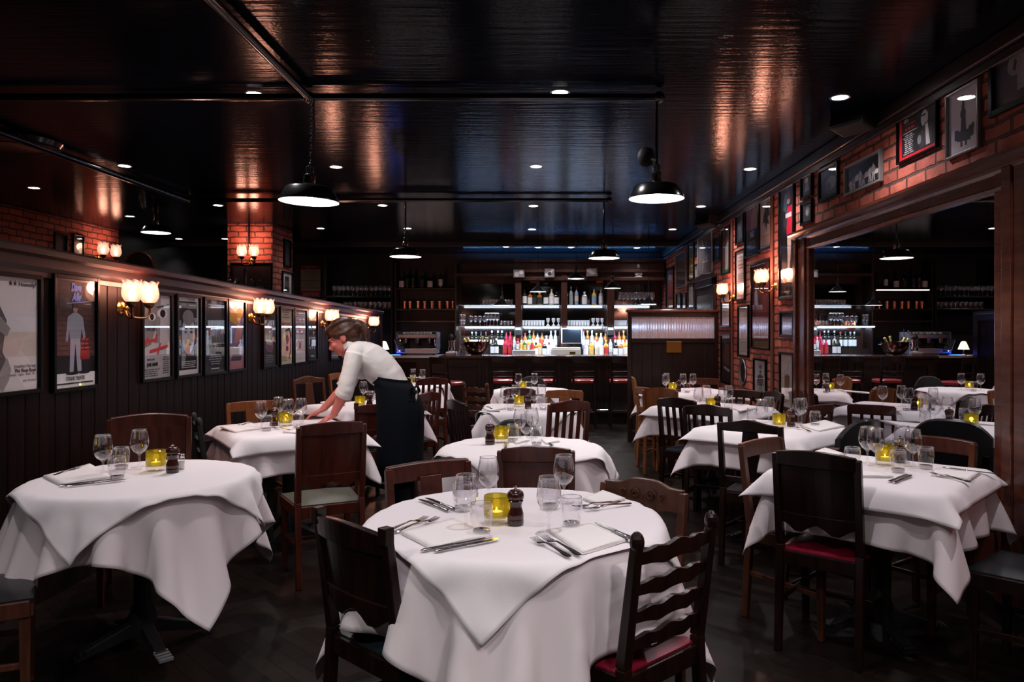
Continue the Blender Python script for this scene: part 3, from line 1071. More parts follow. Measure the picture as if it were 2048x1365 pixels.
def fork_parts(t_):
    L = 0.205
    rings = []
    for x, w, z in ((0, 0.010, 0.004), (0.012, 0.020, 0.004), (0.03, 0.018, 0.005), (0.08, 0.009, 0.009), (0.125, 0.007, 0.012), (0.14, 0.012, 0.009), (0.152, 0.025, 0.006), (0.165, 0.026, 0.005)):
        rings.append([Vector((x, -w / 2, z)), Vector((x, w / 2, z)), Vector((x, w / 2 * 0.8, z + 0.0025)), Vector((x, -w / 2 * 0.8, z + 0.0025))])
    mb = MB().skin(rings)
    for k in range(4):
        yy = -0.0105 + 0.007 * k
        mb.bar((0.164, yy, 0.0062), (0.185, yy, 0.0065), 0.0036, 0.0026)
        mb.bar((0.185, yy, 0.0065), (L, yy, 0.0115), 0.0036, 0.0026, w2=0.0016)
    mb.build('fork', STEEL, t_, smooth=True)


def knife_parts(t_):
    rings = []
    for x, w, h in ((0, 0.010, 0.006), (0.01, 0.018, 0.009), (0.05, 0.015, 0.008), (0.095, 0.011, 0.007), (0.105, 0.014, 0.008)):
        rings.append([Vector((x, w / 2 * math.cos(a), 0.0045 + h / 2 * math.sin(a))) for a in [2 * math.pi * j / 10 for j in range(10)]])
    MB().skin(rings).build('handle', STEEL, t_, smooth=True)
    MB().prism([(0.105, 0.0), (0.12, 0.0)], 0, 0) if False else None
    bl = [(0.104, -0.005), (0.115, -0.009), (0.19, -0.010), (0.212, -0.006), (0.225, 0.006), (0.21, 0.009), (0.104, 0.008)]
    MB().add([(x, y_, 0.004) for x, y_ in bl] + [(x, y_, 0.0055) for x, y_ in bl],
             [tuple(range(6, -1, -1)), tuple(range(7, 14))] + [(i, (i + 1) % 7, (i + 1) % 7 + 7, i + 7) for i in range(7)]).build('blade', STEEL, t_)


M_SOLID = thin_glass('thick base glass', (0.80, 0.79, 0.80), 1.0, 1.4, 0.22, 0.03)
proto('wine_glass', 'wine glass', wine_parts)
proto('water_tumbler', 'tumbler', tumbler_parts)
proto('candle_holder', 'candle', votive_parts)
proto('pepper_mill', 'pepper mill', mill_parts)
proto('salt_shaker', 'salt shaker', shaker_parts)
proto('dinner_fork', 'fork', fork_parts)
proto('dinner_knife', 'knife', knife_parts)
snapshot(None)
GRP = {'wine_glass': 'stemmed wine glasses on the tables', 'water_tumbler': 'water tumblers on the tables', 'candle_holder': 'green glass candle holders',
       'pepper_mill': 'pepper mills', 'salt_shaker': 'salt shakers', 'dinner_fork': 'forks on the tables', 'dinner_knife': 'knives on the tables'}
HEADW = {'wine_glass': 'clear stemmed wine glass', 'water_tumbler': 'clear water tumbler', 'candle_holder': 'lit candle in olive green glass cup',
         'pepper_mill': 'dark red turned pepper mill', 'salt_shaker': 'small glass salt shaker', 'dinner_fork': 'steel dinner fork', 'dinner_knife': 'steel dinner knife'}
CODE = {'w': 'wine_glass', 't': 'water_tumbler', 'c': 'candle_holder', 'p': 'pepper_mill', 's': 'salt_shaker', 'f': 'dinner_fork', 'k': 'dinner_knife'}
SHORT = {'T1': 'nearest round table', 'T2': 'round table by the partition', 'T3': 'table the waitress is laying', 'T4': 'table behind the waitress', 'T5': 'farthest table along the partition',
         'T6': 'second middle table', 'T7': 'third middle table', 'T8': 'last middle table before the stools', 'T9': 'table by the booth screen', 'T10': 'third table along brick wall',
         'T11': 'second table by the mirror', 'T12': 'square table nearest the mirror'}


def put(code, loc, rz, label):
    nm = CODE[code]
    pr = PR[nm]
    if not pr[1]:
        pr[1] = True
        pr[0].location = loc
        pr[0].rotation_euler = (0, 0, rz)
        return tag(pr[0], label, pr[0]['category'], GRP[nm])
    return dup(pr[0], loc, rz, label, GRP[nm])


DBG = []


def ware(key, items):
    for it in items:
        code, px, py, ph = it[:4]
        nm = CODE[code]
        lab = '%s %s, %s' % (HEADW[nm], ph, SHORT[key])
        if code in 'fk':
            z = TZ + (0.004 if len(it) < 8 or not it[7] else it[7])
            p, q = on_z(px, py, z), on_z(it[4], it[5], z)
            a = math.atan2(q.y - p.y, q.x - p.x)
            put(code, (p.x, p.y, z - 0.003), a, lab)
        else:
            p = on_z(px, py, TZ)
            DBG.append((key, lab, p))
            put(code, (p.x, p.y, TZ), random.uniform(0, 6), lab)
            if code == 'c':
                light('candle_light', 'POINT', (p.x, p.y, TZ + 0.058), 0.18, (1.0, 0.66, 0.26), shadow_soft_size=0.012)


def napkin(key, quad, ph):
    """a folded napkin given by the corners of its top seen in the photo"""
    z = TZ + 0.001
    c = [on_z(x, y_, z) for x, y_ in quad]
    mb = MB()
    n_ = 9
    for layer in range(3):
        vs = []
        s = 1 - layer * 0.015
        mid = sum(c, Vector()) / 4
        for i in range(n_):
            for j in range(n_):
                u, v = i / (n_ - 1), j / (n_ - 1)
                p = (c[0] * (1 - u) + c[1] * u) * (1 - v) + (c[3] * (1 - u) + c[2] * u) * v
                p = mid + (p - mid) * s
                vs.append((p.x, p.y, z + layer * 0.0028 + 0.0012 * math.sin(5 * u + 3 * v + layer) + 0.0015))
        fs = [(i * n_ + j, (i + 1) * n_ + j, (i + 1) * n_ + j + 1, i * n_ + j + 1) for i in range(n_ - 1) for j in range(n_ - 1)]
        mb.add(vs, fs)
        # folded edges close the layers
    o = mb.build('napkin', NAPKIN, None, smooth='all')
    so = o.modifiers.new('fold', 'SOLIDIFY')
    so.thickness = 0.0022
    so.offset = -1
    tag(o, 'folded white linen napkin %s, %s' % (ph, SHORT[key]), 'napkin', 'folded napkins')
    return o


ware('T1', [
    ('w', 932, 1060, 'beside the fork pair, left of the candle'), ('w', 977, 1012, 'directly behind the candle'),
    ('t', 963, 1070, 'in front of the candle, by the left knives'), ('t', 925, 1022, 'seen through the left wine glass'),
    ('c', 993, 1046, 'in the middle beside the mill'), ('p', 1031, 1049, 'right of the candle'),
    ('w', 1098, 1066, 'in front at the right place setting'), ('w', 1128, 1006, 'at the back right, tallest in view'),
    ('t', 1143, 1055, 'above the right hand knives'), ('t', 1100, 1018, 'behind the front right wine glass'),
    ('f', 767, 1066, 'outer of the left pair', 866, 1034), ('f', 786, 1066, 'inner of the left pair', 886, 1036),
    ('k', 842, 1103, 'left, the rear of the pair', 975, 1077), ('k', 868, 1104, 'left, the front of the pair', 1003, 1078),
    ('f', 1140, 1115, 'left of the two on right napkin', 1050, 1072), ('f', 1160, 1112, 'right of the two on right napkin', 1068, 1068),
    ('k', 1262, 1084, 'upper of the right pair', 1176, 1048), ('k', 1270, 1080, 'outer of the right pair', 1200, 1050),
    ('k', 898, 1023, 'back left, the lower one', 834, 998), ('k', 910, 1020, 'back left, the upper one', 850, 996),
    ('f', 1262, 1008, 'back right, the lower one', 1180, 1020), ('f', 1240, 1004, 'back right, the upper one', 1176, 1013),
])
napkin('T1', [(800, 1068), (905, 1040), (985, 1075), (862, 1099)], 'between left forks and knives')
napkin('T1', [(1095, 1063), (1180, 1050), (1258, 1082), (1165, 1110)], 'between right forks and knives')
napkin('T1', [(1165, 1000), (1205, 984), (1252, 1000), (1205, 1014)], 'at the back right setting')
ware('T2', [
    ('w', 206, 951, 'above the napkin, the left one'), ('w', 279, 936, 'at the back, left of candle'),
    ('t', 234, 960, 'before the left wine glass'), ('t', 243, 938, 'behind the front tumbler'),
    ('c', 312, 941, 'left of the mill'), ('p', 345, 945, 'right of the candle'), ('s', 361, 938, 'behind the mill'),
    ('f', 100, 955, 'at the left edge', 183, 930), ('k', 118, 973, 'the rear of the pair', 240, 958), ('k', 130, 974, 'the front of the pair', 255, 960),
])
napkin('T2', [(85, 955), (180, 930), (225, 955), (120, 972)], 'at the left setting')
ware('T3', [
    ('w', 522, 858, 'at the left of the group'), ('t', 533, 862, 'in front of the left wine glass'), ('w', 557, 846, 'behind the group'),
    ('w', 577, 852, 'beside the candle'), ('c', 571, 852, 'amid the glasses'), ('p', 548, 852, 'left of the candle'), ('t', 596, 858, 'at the right of the group'), ('w', 602, 850, 'nearest the hands of the waitress'),
    ('f', 515, 845, 'on the left napkin', 480, 852), ('f', 585, 862, 'before the glasses', 552, 858), ('k', 690, 848, 'by the far hand', 645, 840),
])
napkin('T3', [(440, 856), (498, 846), (525, 858), (470, 866)], 'at the left setting')
napkin('T3', [(565, 866), (612, 856), (650, 858), (605, 868)], 'behind the solid chair back')
ware('T4', [('c', 720, 815, 'beside the mill'), ('p', 739, 817, 'beside the apron'), ('w', 727, 803, 'behind the candle'), ('t', 741, 805, 'behind the mill'),
            ('k', 690, 812, 'by the forearm', 650, 808), ('w', 768, 798, 'hidden by the apron')])
napkin('T4', [(640, 806), (672, 801), (690, 808), (655, 813)], 'at the left corner')
ware('T5', [('w', 826, 768, 'left of the pair'), ('w', 845, 770, 'right of the pair'), ('t', 834, 772, 'between the wine glasses'), ('c', 818, 771, 'at the left')])
ware('T6', [
    ('w', 1053, 893, 'tall, in the middle'), ('t', 1073, 891, 'right of the wine glasses'), ('t', 1026, 884, 'beside the candle'), ('w', 1040, 880, 'behind the tumblers'),
    ('c', 1002, 885, 'right of the mill'), ('p', 980, 889, 'left of the candle'), ('f', 1011, 899, 'upper at the chair back', 1013, 887), ('k', 1105, 893, 'at the right', 1092, 880),
    ('w', 1064, 876, 'at the back'),
])
napkin('T6', [(1024, 880), (1050, 874), (1060, 882), (1032, 889)], 'by the candle')
napkin('T6', [(1082, 880), (1105, 876), (1120, 884), (1092, 889)], 'at the right')
ware('T7', [('w', 1010, 818, 'the left one'), ('w', 1031, 813, 'behind the candle'), ('t', 1021, 821, 'left of the candle'), ('c', 1038, 814, 'beside the mill'), ('p', 1056, 818, 'right of the candle'),
            ('w', 1068, 818, 'right of the mill'), ('t', 1086, 820, 'at the right end'), ('w', 1083, 812, 'behind the right tumbler'), ('f', 985, 820, 'at the left', 968, 812), ('k', 1000, 824, 'before the left tumbler', 968, 823)])
napkin('T7', [(965, 818), (995, 810), (1012, 818), (980, 824)], 'at the left setting')
ware('T8', [('w', 1037, 782, 'the left one'), ('c', 1046, 780, 'in the middle'), ('w', 1069, 781, 'the right one'), ('t', 1058, 783, 'right of the candle')])
ware('T9', [('w', 1331, 784, 'the far left one'), ('w', 1333, 780, 'next to the candle'), ('c', 1345, 783, 'left of the mill'), ('p', 1357, 784, 'right of the candle'), ('w', 1366, 782, 'right of the mill'),
            ('t', 1374, 786, 'before the right wine glasses'), ('w', 1386, 782, 'the far right one')])
napkin('T9', [(1290, 786), (1315, 780), (1322, 784), (1300, 789)], 'at the left corner')
ware('T10', [('w', 1397, 821, 'the far left one'), ('t', 1408, 822, 'left of the candle'), ('w', 1413, 814, 'behind the left tumbler'), ('c', 1422, 820, 'left of the mill'), ('p', 1435, 821, 'right of the candle'),
             ('w', 1446, 821, 'right of the mill'), ('w', 1457, 815, 'at the back'), ('t', 1457, 822, 'at the right end'), ('k', 1500, 812, 'at the right', 1470, 808)])
napkin('T10', [(1465, 818), (1495, 812), (1512, 818), (1480, 824)], 'at the right setting')
ware('T11', [('t', 1504, 846, 'the far left one'), ('w', 1524, 852, 'left of the candle'), ('w', 1538, 846, 'behind the candle'), ('c', 1558, 856, 'left of the mill'), ('p', 1582, 853, 'right of the candle'),
             ('w', 1597, 851, 'right of the mill'), ('w', 1603, 849, 'at the back right'), ('t', 1630, 853, 'the far right one'), ('f', 1622, 864, 'before the right tumbler', 1600, 858)])
napkin('T11', [(1600, 852), (1650, 842), (1690, 854), (1640, 864)], 'at the right setting')
napkin('T11', [(1455, 848), (1490, 840), (1520, 846), (1485, 854)], 'at the left setting')
ware('T12', [
    ('t', 1705, 938, 'the far left one'), ('w', 1735, 928, 'behind, the left tall one'), ('w', 1752, 933, 'left of the candle'), ('c', 1770, 930, 'amid the glasses'), ('t', 1774, 920, 'behind the candle'),
    ('p', 1800, 925, 'right of the candle'), ('w', 1804, 925, 'at the back'), ('w', 1826, 935, 'at the right'), ('t', 1796, 945, 'in front, the nearest one'), ('t', 1852, 938, 'the far right one'),
    ('k', 1778, 964, 'left of the front pair', 1815, 950), ('k', 1788, 966, 'right of the front pair', 1824, 951), ('f', 1940, 966, 'beside the right napkin', 1848, 945), ('k', 1885, 936, 'on the right napkin', 1968, 946),
])
napkin('T12', [(1672, 938), (1760, 948), (1788, 956), (1700, 955)], 'at the front left setting')
napkin('T12', [(1872, 938), (1962, 948), (1940, 962), (1862, 952)], 'at the right setting')
napkin('T12', [(1617, 909), (1650, 898), (1690, 910), (1655, 920)], 'at the far corner')


# ================================================================== CHAIRS
def wavy(x0, x1, z0, h, amp, n=24, bumps=1):
    """outline of a back slat with a shaped upper and lower edge"""
    top, bot = [], []
    for i in range(n + 1):
        u = i / n
        x = x0 + (x1 - x0) * u
        e = amp * (math.exp(-((u - 0.5) / 0.13) ** 2) + 0.55 * math.exp(-((u - 0.22) / 0.08) ** 2) + 0.55 * math.exp(-((u - 0.78) / 0.08) ** 2))
        e2 = amp * 0.8 * (math.exp(-((u - 0.3) / 0.09) ** 2) + math.exp(-((u - 0.7) / 0.09) ** 2))
        top.append((x, z0 + h / 2 + e))
        bot.append((x, z0 - h / 2 - e2 * 0.6 + amp * 0.3))
    return top + bot[::-1]


def curved_panel(x0, x1, y, bow, zlo, zhi, th, n=10, topf=None, botf=None):
    """a board across the back, bowed backwards; topf/botf: edge height over u"""
    rings = []
    for i in range(n + 1):
        u = i / n
        x = x0 + (x1 - x0) * u
        yy = y(zlo) - bow * math.sin(math.pi * u)
        yt = y(zhi) - bow * math.sin(math.pi * u)
        zt = zhi + (topf(u) if topf else 0)
        zb = zlo + (botf(u) if botf else 0)
        rings.append([Vector((x, yy, zb)), Vector((x, yy - th, zb)), Vector((x, yt - th, zt)), Vector((x, yt, zt))])
    return MB().skin(rings)


def chair(kind, wm, sm, label, back, face, WB=0.34, H=0.84, SH=0.46, sw=0.41, group=None, seat_low=0.05):
    """back: (x, depth) of the middle of the top rail; face: direction the sitter looks, degrees from +Y, positive towards +X"""
    a = -R(face)
    fx, fy = -math.sin(a), math.cos(a)
    ox, oy = back[0] + fx * 0.235, back[1] + fy * 0.235
    names = {'panel': 'panel_back_chair', 'ladder': 'ladder_back_chair', 'slat': 'slat_back_chair', 'rail': 'rail_back_chair', 'splat': 'splat_back_chair',
             'round': 'round_back_chair', 'ply': 'plywood_back_chair', 'scroll': 'scroll_back_chair', 'tworail': 'rail_back_chair', 'seat': 'dining_chair', 'arm': 'arm_chair'}
    t_ = thing(names[kind], label, 'chair', (ox, oy, 0), a, group)
    hw = WB / 2
    yb = lambda z: -0.185 - 0.05 * max(0.0, (z - SH) / (H - SH)) if z > SH else -0.185 - 0.03 * (SH - z) / SH
    # seat and its frame
    sq = [(-sw / 2, 0.2), (sw / 2, 0.2), (hw, -0.19), (-hw, -0.19)]
    fr = MB()
    zs = SH - 0.025
    for i in range(4):
        p, q = sq[i], sq[(i + 1) % 4]
        fr.bar((p[0] * 0.97, p[1] * 0.97, zs - 0.03), (q[0] * 0.97, q[1] * 0.97, zs - 0.03), 0.022, 0.06)
    fr.build('seat_frame', wm, t_, bevel=0.004)
    mb = MB()
    n_ = 8
    rings = []
    for i in range(n_ + 1):
        u = i / n_
        yy = 0.205 - 0.385 * u
        w = (sw * (1 - u) + WB * u) / 2 - 0.004
        ring = []
        for j in range(n_ + 1):
            v = j / n_ * 2 - 1
            dome = 0.022 * (1 - v ** 4) * (1 - (2 * u - 1) ** 4)
            ring.append(Vector((v * w, yy, zs + 0.006 + dome)))
        rings.append(ring)
    vs = [p for r_ in rings for p in r_]
    m = n_ + 1
    fs = [(i * m + j, i * m + j + 1, (i + 1) * m + j + 1, (i + 1) * m + j) for i in range(n_) for j in range(n_)]
    edge = [j for j in range(m)] + [i * m + n_ for i in range(1, m)] + [n_ * m + j for j in range(n_ - 1, -1, -1)] + [i * m for i in range(n_ - 1, 0, -1)]
    base = len(vs)
    vs += [Vector((vs[e].x, vs[e].y, zs - 0.012)) for e in edge]
    fs += [(edge[i], edge[(i + 1) % len(edge)], base + (i + 1) % len(edge), base + i) for i in range(len(edge))]
    fs.append(tuple(base + i for i in range(len(edge))))
    MB().add(vs, fs).build('seat', sm, t_, smooth=True)
    # legs
    for s in (-1, 1):
        MB().bar((s * (sw / 2 - 0.025), 0.18, 0), (s * (sw / 2 - 0.022), 0.178, zs - 0.005), 0.028, 0.028, w2=0.038, h2=0.038).build('front_leg', wm, t_, bevel=0.004)
        if kind not in ('seat',):
            mb = MB()
            mb.bar((s * (hw - 0.002), yb(0) - 0.0, 0), (s * (hw - 0.002), yb(SH), SH), 0.03, 0.032, w2=0.034, h2=0.036)
            if kind != 'round':
                mb.bar((s * (hw - 0.002), yb(SH), SH), (s * hw, yb(H - 0.01), H - 0.01), 0.034, 0.036, w2=0.03, h2=0.028)
            if kind == 'ladder':
                mb.ball((s * hw, yb(H), H + 0.006), (0.021, 0.021, 0.03))
            if kind in ('panel',) and H < 0.83:
                mb.box((s * hw, yb(H) - 0.002, H), (0.036, 0.034, 0.05))
            mb.build('rear_leg', wm, t_, bevel=0.004)
        else:
            MB().bar((s * (hw - 0.002), yb(0), 0), (s * (hw - 0.002), yb(SH), SH), 0.03, 0.032).build('rear_leg', wm, t_, bevel=0.004)
        MB().bar((s * (sw / 2 - 0.023), 0.17, 0.20), (s * (hw - 0.002), yb(0.2), 0.22), 0.016, 0.024).build('stretcher', wm, t_, bevel=0.003)
    MB().bar((-(sw / 2 + hw) / 2 + 0.02, 0.02, 0.21), ((sw / 2 + hw) / 2 - 0.02, 0.02, 0.21), 0.016, 0.022).build('stretcher', wm, t_, bevel=0.003)
    # backs
    x0, x1 = -hw + 0.012, hw - 0.012
    yc = lambda z: yb(z) + 0.010
    if kind == 'panel':
        arch = lambda u: 0.016 * math.sin(math.pi * u)
        curved_panel(x0, x1, yc, 0.018, SH + 0.14, H - 0.055, 0.014, topf=lambda u: 0.0).build('back_panel', wm, t_)
        curved_panel(x0 - 0.008, x1 + 0.008, yc, 0.022, H - 0.06, H, 0.026, topf=arch).build('top_rail', wm, t_, bevel=0.006)
        curved_panel(x0, x1, yc, 0.018, SH + 0.09, SH + 0.15, 0.022, botf=lambda u: 0.02 * math.cos(4 * math.pi * u)).build('lower_rail', wm, t_, bevel=0.003)
    elif kind == 'solid':
        pass
    elif kind == 'ladder':
        for k, z in enumerate((H - 0.045, H - 0.135, H - 0.215, H - 0.295)):
            pl = wavy(x0 - 0.004, x1 + 0.004, z, 0.036 if k else 0.04, 0.016)
            mb = MB()
            n2 = len(pl) // 2
            rings = []
            for i in range(n2):
                u = i / (n2 - 1)
                bow = -0.016 * math.sin(math.pi * u)
                tx, tz = pl[i]
                bx, bz = pl[2 * n2 - 1 - i]
                y_ = yc(z) + bow
                rings.append([Vector((bx, y_, bz)), Vector((bx, y_ - 0.016, bz)), Vector((tx, y_ - 0.018, tz)), Vector((tx, y_ - 0.002, tz))])
            mb.skin(rings).build('ladder_slat', wm, t_, smooth=True)
    elif kind == 'slat':
        curved_panel(x0 - 0.008, x1 + 0.008, yc, 0.014, H - 0.065, H, 0.026, topf=lambda u: 0.018 * math.sin(math.pi * u) ** 2).build('top_rail', wm, t_, bevel=0.005)
        MB().bar((x0, yc(SH + 0.08), SH + 0.08), (x1, yc(SH + 0.08), SH + 0.08), 0.02, 0.04).build('lower_rail', wm, t_, bevel=0.003)
        for k in range(4):
            x = x0 + (x1 - x0) * (k + 0.9) / 4.8
            MB().bar((x, yc(SH + 0.09), SH + 0.09), (x, yc(H - 0.06) - 0.01, H - 0.055), 0.030, 0.012).build('back_slat', wm, t_, bevel=0.002)
    elif kind in ('rail', 'tworail', 'arm'):
        curved_panel(x0 - 0.02, x1 + 0.02, yc, 0.012, H - 0.07, H, 0.028, topf=lambda u: 0.006 * math.sin(math.pi * u)).build('top_rail', wm, t_, bevel=0.006)
        if kind == 'rail':
            MB().bar((0, yc(SH + 0.03), SH + 0.03), (0, yc(H - 0.05), H - 0.05), 0.09, 0.012, w2=0.10).build('back_splat', wm, t_, bevel=0.002)
        if kind == 'arm':
            for k in range(3):
                x = x0 + (x1 - x0) * (k + 1) / 4
                MB().bar((x, yc(SH + 0.03), SH + 0.03), (x, yc(H - 0.05), H - 0.05), 0.022, 0.012).build('back_slat', wm, t_, bevel=0.002)
            for s in (-1, 1):
                MB().tube(smooth_path([(s * hw, yb(0.68), 0.69), (s * (hw + 0.035), -0.02, 0.69), (s * (hw + 0.03), 0.12, 0.67)], 8), 0.018, 8, flat=0.7).tube(
                    [(s * (hw + 0.03), 0.11, 0.67), (s * (hw + 0.015), 0.10, SH)], 0.013, 8).build('armrest', wm, t_, smooth=True)
        if kind == 'tworail':
            curved_panel(x0, x1, yc, 0.012, H - 0.26, H - 0.20, 0.02).build('lower_rail', wm, t_, bevel=0.004)
    elif kind == 'splat':
        curved_panel(x0 - 0.006, x1 + 0.006, yc, 0.012, H - 0.055, H - 0.01, 0.028, topf=lambda u: 0.016 * math.sin(math.pi * u) ** 4 + 0.012 * math.sin(math.pi * u)).build('top_rail', wm, t_, bevel=0.006)
        pl = []
        for z, w in ((SH + 0.06, 0.05), (SH + 0.12, 0.06), (SH + 0.2, 0.10), (SH + 0.26, 0.11), (H - 0.05, 0.085)):
            pl.append((z, w))
        rings = [[Vector((-w / 2, yc(z), z)), Vector((-w / 2, yc(z) - 0.012, z)), Vector((w / 2, yc(z) - 0.012, z)), Vector((w / 2, yc(z), z))] for z, w in pl]
        MB().skin(rings).build('back_splat', wm, t_, bevel=0.002)
        MB().bar((x0, yc(SH + 0.05), SH + 0.05), (x1, yc(SH + 0.05), SH + 0.05), 0.02, 0.036).build('lower_rail', wm, t_, bevel=0.003)
    elif kind == 'round':
        rings = []
        n2 = 16
        for i in range(n2 + 1):
            u = i / n2
            q = u * 2 - 1
            x = q * (hw + 0.02)
            zt = H - 0.10 * abs(q) ** 3.2
            y_ = yc(0.7) + 0.05 * abs(q) ** 2 - 0.03
            rings.append([Vector((x, y_ + 0.018, SH + 0.10)), Vector((x, y_ - 0.018, SH + 0.10)), Vector((x, y_ - 0.028, (zt + SH) / 2)), Vector((x, y_ - 0.026, zt - 0.012)), Vector((x, y_ - 0.010, zt)), Vector((x, y_ + 0.008, zt - 0.012)), Vector((x, y_ + 0.02, (zt + SH) / 2))])
        MB().skin(rings).build('padded_back', LEA_BLACK, t_, smooth=True)
        for s in (-1, 1):
            MB().bar((s * (hw - 0.01), yb(SH), SH), (s * (hw - 0.01), yc(0.7) - 0.03, SH + 0.2), 0.03, 0.03).build('back_post', wm, t_)
            MB().tube(smooth_path([(s * (hw + 0.01), yc(0.7), 0.70), (s * (hw + 0.05), 0.0, 0.67), (s * (hw + 0.04), 0.15, 0.66)], 8), 0.019, 8, flat=0.7).tube(
                [(s * (hw + 0.04), 0.14, 0.66), (s * (hw + 0.02), 0.14, SH)], 0.014, 8).build('armrest', REDWOOD, t_, smooth=True)
    elif kind == 'ply':
        curved_panel(x0 - 0.01, x1 + 0.01, yc, 0.03, SH + 0.10, H, 0.014, topf=lambda u: 0.02 * math.sin(math.pi * u), botf=lambda u: -0.02 * math.sin(math.pi * u)).build('back_panel', wm, t_, smooth=True)
    elif kind == 'scroll':
        curved_panel(x0 - 0.01, x1 + 0.01, yc, 0.016, H - 0.085, H, 0.024, n=24, topf=lambda u: 0.022 * math.exp(-((u - 0.5) / 0.25) ** 4), botf=lambda u: -0.028 * math.exp(-((u - 0.5) / 0.22) ** 4)).build('top_rail', wm, t_, bevel=0.004)
        mb = MB()
        for s in (-1, 1):
            for cx_, rr in ((0.035, 0.022), (0.085, 0.013)):
                pts = [Vector((s * (cx_ + rr * (1 - q / 26) * math.cos(q * 0.45)), yc(H - 0.04) + 0.003 - 0.012, H - 0.035 + rr * (1 - q / 26) * math.sin(q * 0.45))) for q in range(20)]
                mb.tube(pts, 0.003, 6)
        mb.build('carved_scroll', wm, t_, smooth=True)
        for s in (-1, 1):
            MB().bar((s * 0.05, yc(SH + 0.04), SH + 0.04), (s * 0.05, yc(H - 0.09), H - 0.09), 0.028, 0.012).build('back_slat', wm, t_, bevel=0.002)
        MB().bar((x0, yc(SH + 0.05), SH + 0.05), (x1, yc(SH + 0.05), SH + 0.05), 0.02, 0.036).build('lower_rail', wm, t_, bevel=0.003)
    return t_


# front tables
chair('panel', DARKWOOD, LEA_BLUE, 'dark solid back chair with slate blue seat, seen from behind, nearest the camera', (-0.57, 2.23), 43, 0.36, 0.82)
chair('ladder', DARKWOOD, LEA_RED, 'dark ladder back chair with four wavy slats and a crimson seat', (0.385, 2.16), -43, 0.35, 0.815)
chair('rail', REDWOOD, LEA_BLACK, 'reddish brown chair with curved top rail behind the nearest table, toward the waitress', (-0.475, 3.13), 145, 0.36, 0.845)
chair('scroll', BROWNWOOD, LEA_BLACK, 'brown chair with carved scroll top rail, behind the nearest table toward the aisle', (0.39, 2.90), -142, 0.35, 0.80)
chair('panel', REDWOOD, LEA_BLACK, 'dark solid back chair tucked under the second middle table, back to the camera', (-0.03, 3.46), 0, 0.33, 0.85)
chair('panel', REDWOOD, LEA_GREEN, 'red brown panel back chair with olive seat at the table the waitress lays', (-1.15, 4.10), -28, 0.35, 0.885)
chair('rail', ORANGEWOOD, LEA_BLACK, 'orange wooden chair against the partition, behind the table being laid', (-2.22, 5.72), 140, 0.35, 0.85)
chair('panel', REDWOOD, LEA_BLACK, 'dark red solid back chair against the boarding behind the partition side round table', (-2.22, 4.24), 158, 0.40, 0.91)
chair('ladder', BLACK, LEA_BLACK, 'black turned chair with shiny knobs beside the boarding, by the table being laid', (-2.18, 4.72), 60, 0.33, 0.83)
chair('seat', BROWNWOOD, LEA_BLACK, 'dark chair with worn brown front rail under the cloth at bottom left corner', (-2.30, 2.62), 58, 0.38, 0.84)
# waitress side
chair('panel', REDWOOD, LEA_BLACK, 'dark red solid back chair just behind the waitress apron', (-1.31, 5.92), -10, 0.31, 0.80)
chair('splat', BROWNWOOD, LEA_BLACK, 'dark shaped splat back chair by the boarding behind the waitress table', (-2.22, 7.10), 120, 0.36, 0.945)
chair('rail', ORANGEWOOD, LEA_BLACK, 'orange chair by the boarding, seen under the arm of the waitress', (-2.34, 8.6), 110, 0.34, 0.90)
chair('slat', REDWOOD, LEA_BLACK, 'red brown slat back chair with white cloth seen through, right of the waitress', (-1.17, 7.95), -25, 0.32, 0.88)
chair('slat', REDWOOD, LEA_BLACK, 'dark red slatted chair partly hidden by the waitress apron', (-0.98, 6.45), -60, 0.30, 0.85)
chair('ladder', BROWNWOOD, LEA_BLACK, 'brown ladder back chair with wavy slats left of the last middle table', (-0.66, 7.35), 35, 0.30, 0.85)
chair('slat', DARKWOOD, LEA_BLACK, 'dark slatted chair seen side on, left of the third middle table', (-0.62, 5.42), 62, 0.34, 0.88)
chair('slat', REDWOOD, LEA_BLACK, 'dark red slat back chair right of the third middle table, by the aisle', (0.19, 5.32), -28, 0.31, 0.885)
chair('rail', ORANGEWOOD, LEA_BLACK, 'bright orange chair behind the third middle table, facing the room', (0.20, 6.78), 190, 0.31, 0.85)
chair('round', REDWOOD, LEA_BLACK, 'dark round backed chair between the second and third middle tables', (-0.17, 4.78), 180, 0.29, 0.83, sw=0.36)
chair('panel', REDWOOD, LEA_BLACK, 'small dark red chair behind the candle of the third middle table', (-0.22, 7.2), 0, 0.28, 0.83, sw=0.36)
chair('round', REDWOOD, LEA_BLACK, 'dark red curved back chair behind the last middle table', (-0.12, 8.75), 180, 0.30, 0.86, sw=0.36)
# along the brick wall
chair('tworail', REDWOOD, LEA_BLACK, 'dark red rail back chair between the square table and the mirror', (2.03, 3.78), -124, 0.28, 0.85, sw=0.36)
chair('round', DARKWOOD, LEA_BLACK, 'black round padded armchair before the mirror, reflected in it', (1.93, 4.50), -38, 0.40, 0.865)
chair('panel', DARKWOOD, LEA_RED, 'large dark solid back chair with crimson seat at square table nearest the mirror', (1.15, 3.16), 38, 0.34, 0.875)
chair('seat', DARKWOOD, mat('blue black leather', (0.006, 0.010, 0.013), 0.4), 'chair with dark blue leather seat at the bottom right corner', (2.13, 2.80), -40, 0.34, 0.84)
chair('tworail', BROWNWOOD, LEA_BLACK, 'brown open back chair with two rails between the mirror tables', (1.11, 3.80), 138, 0.36, 0.84)
chair('splat', DARKWOOD, LEA_BLACK, 'dark splat back chair with shaped top rail at the second mirror table', (1.20, 4.35), 35, 0.36, 0.86)
chair('slat', DARKWOOD, LEA_BLUE, 'black slatted chair with arched top by the aisle, third brick wall table', (1.05, 5.88), 42, 0.32, 0.855)
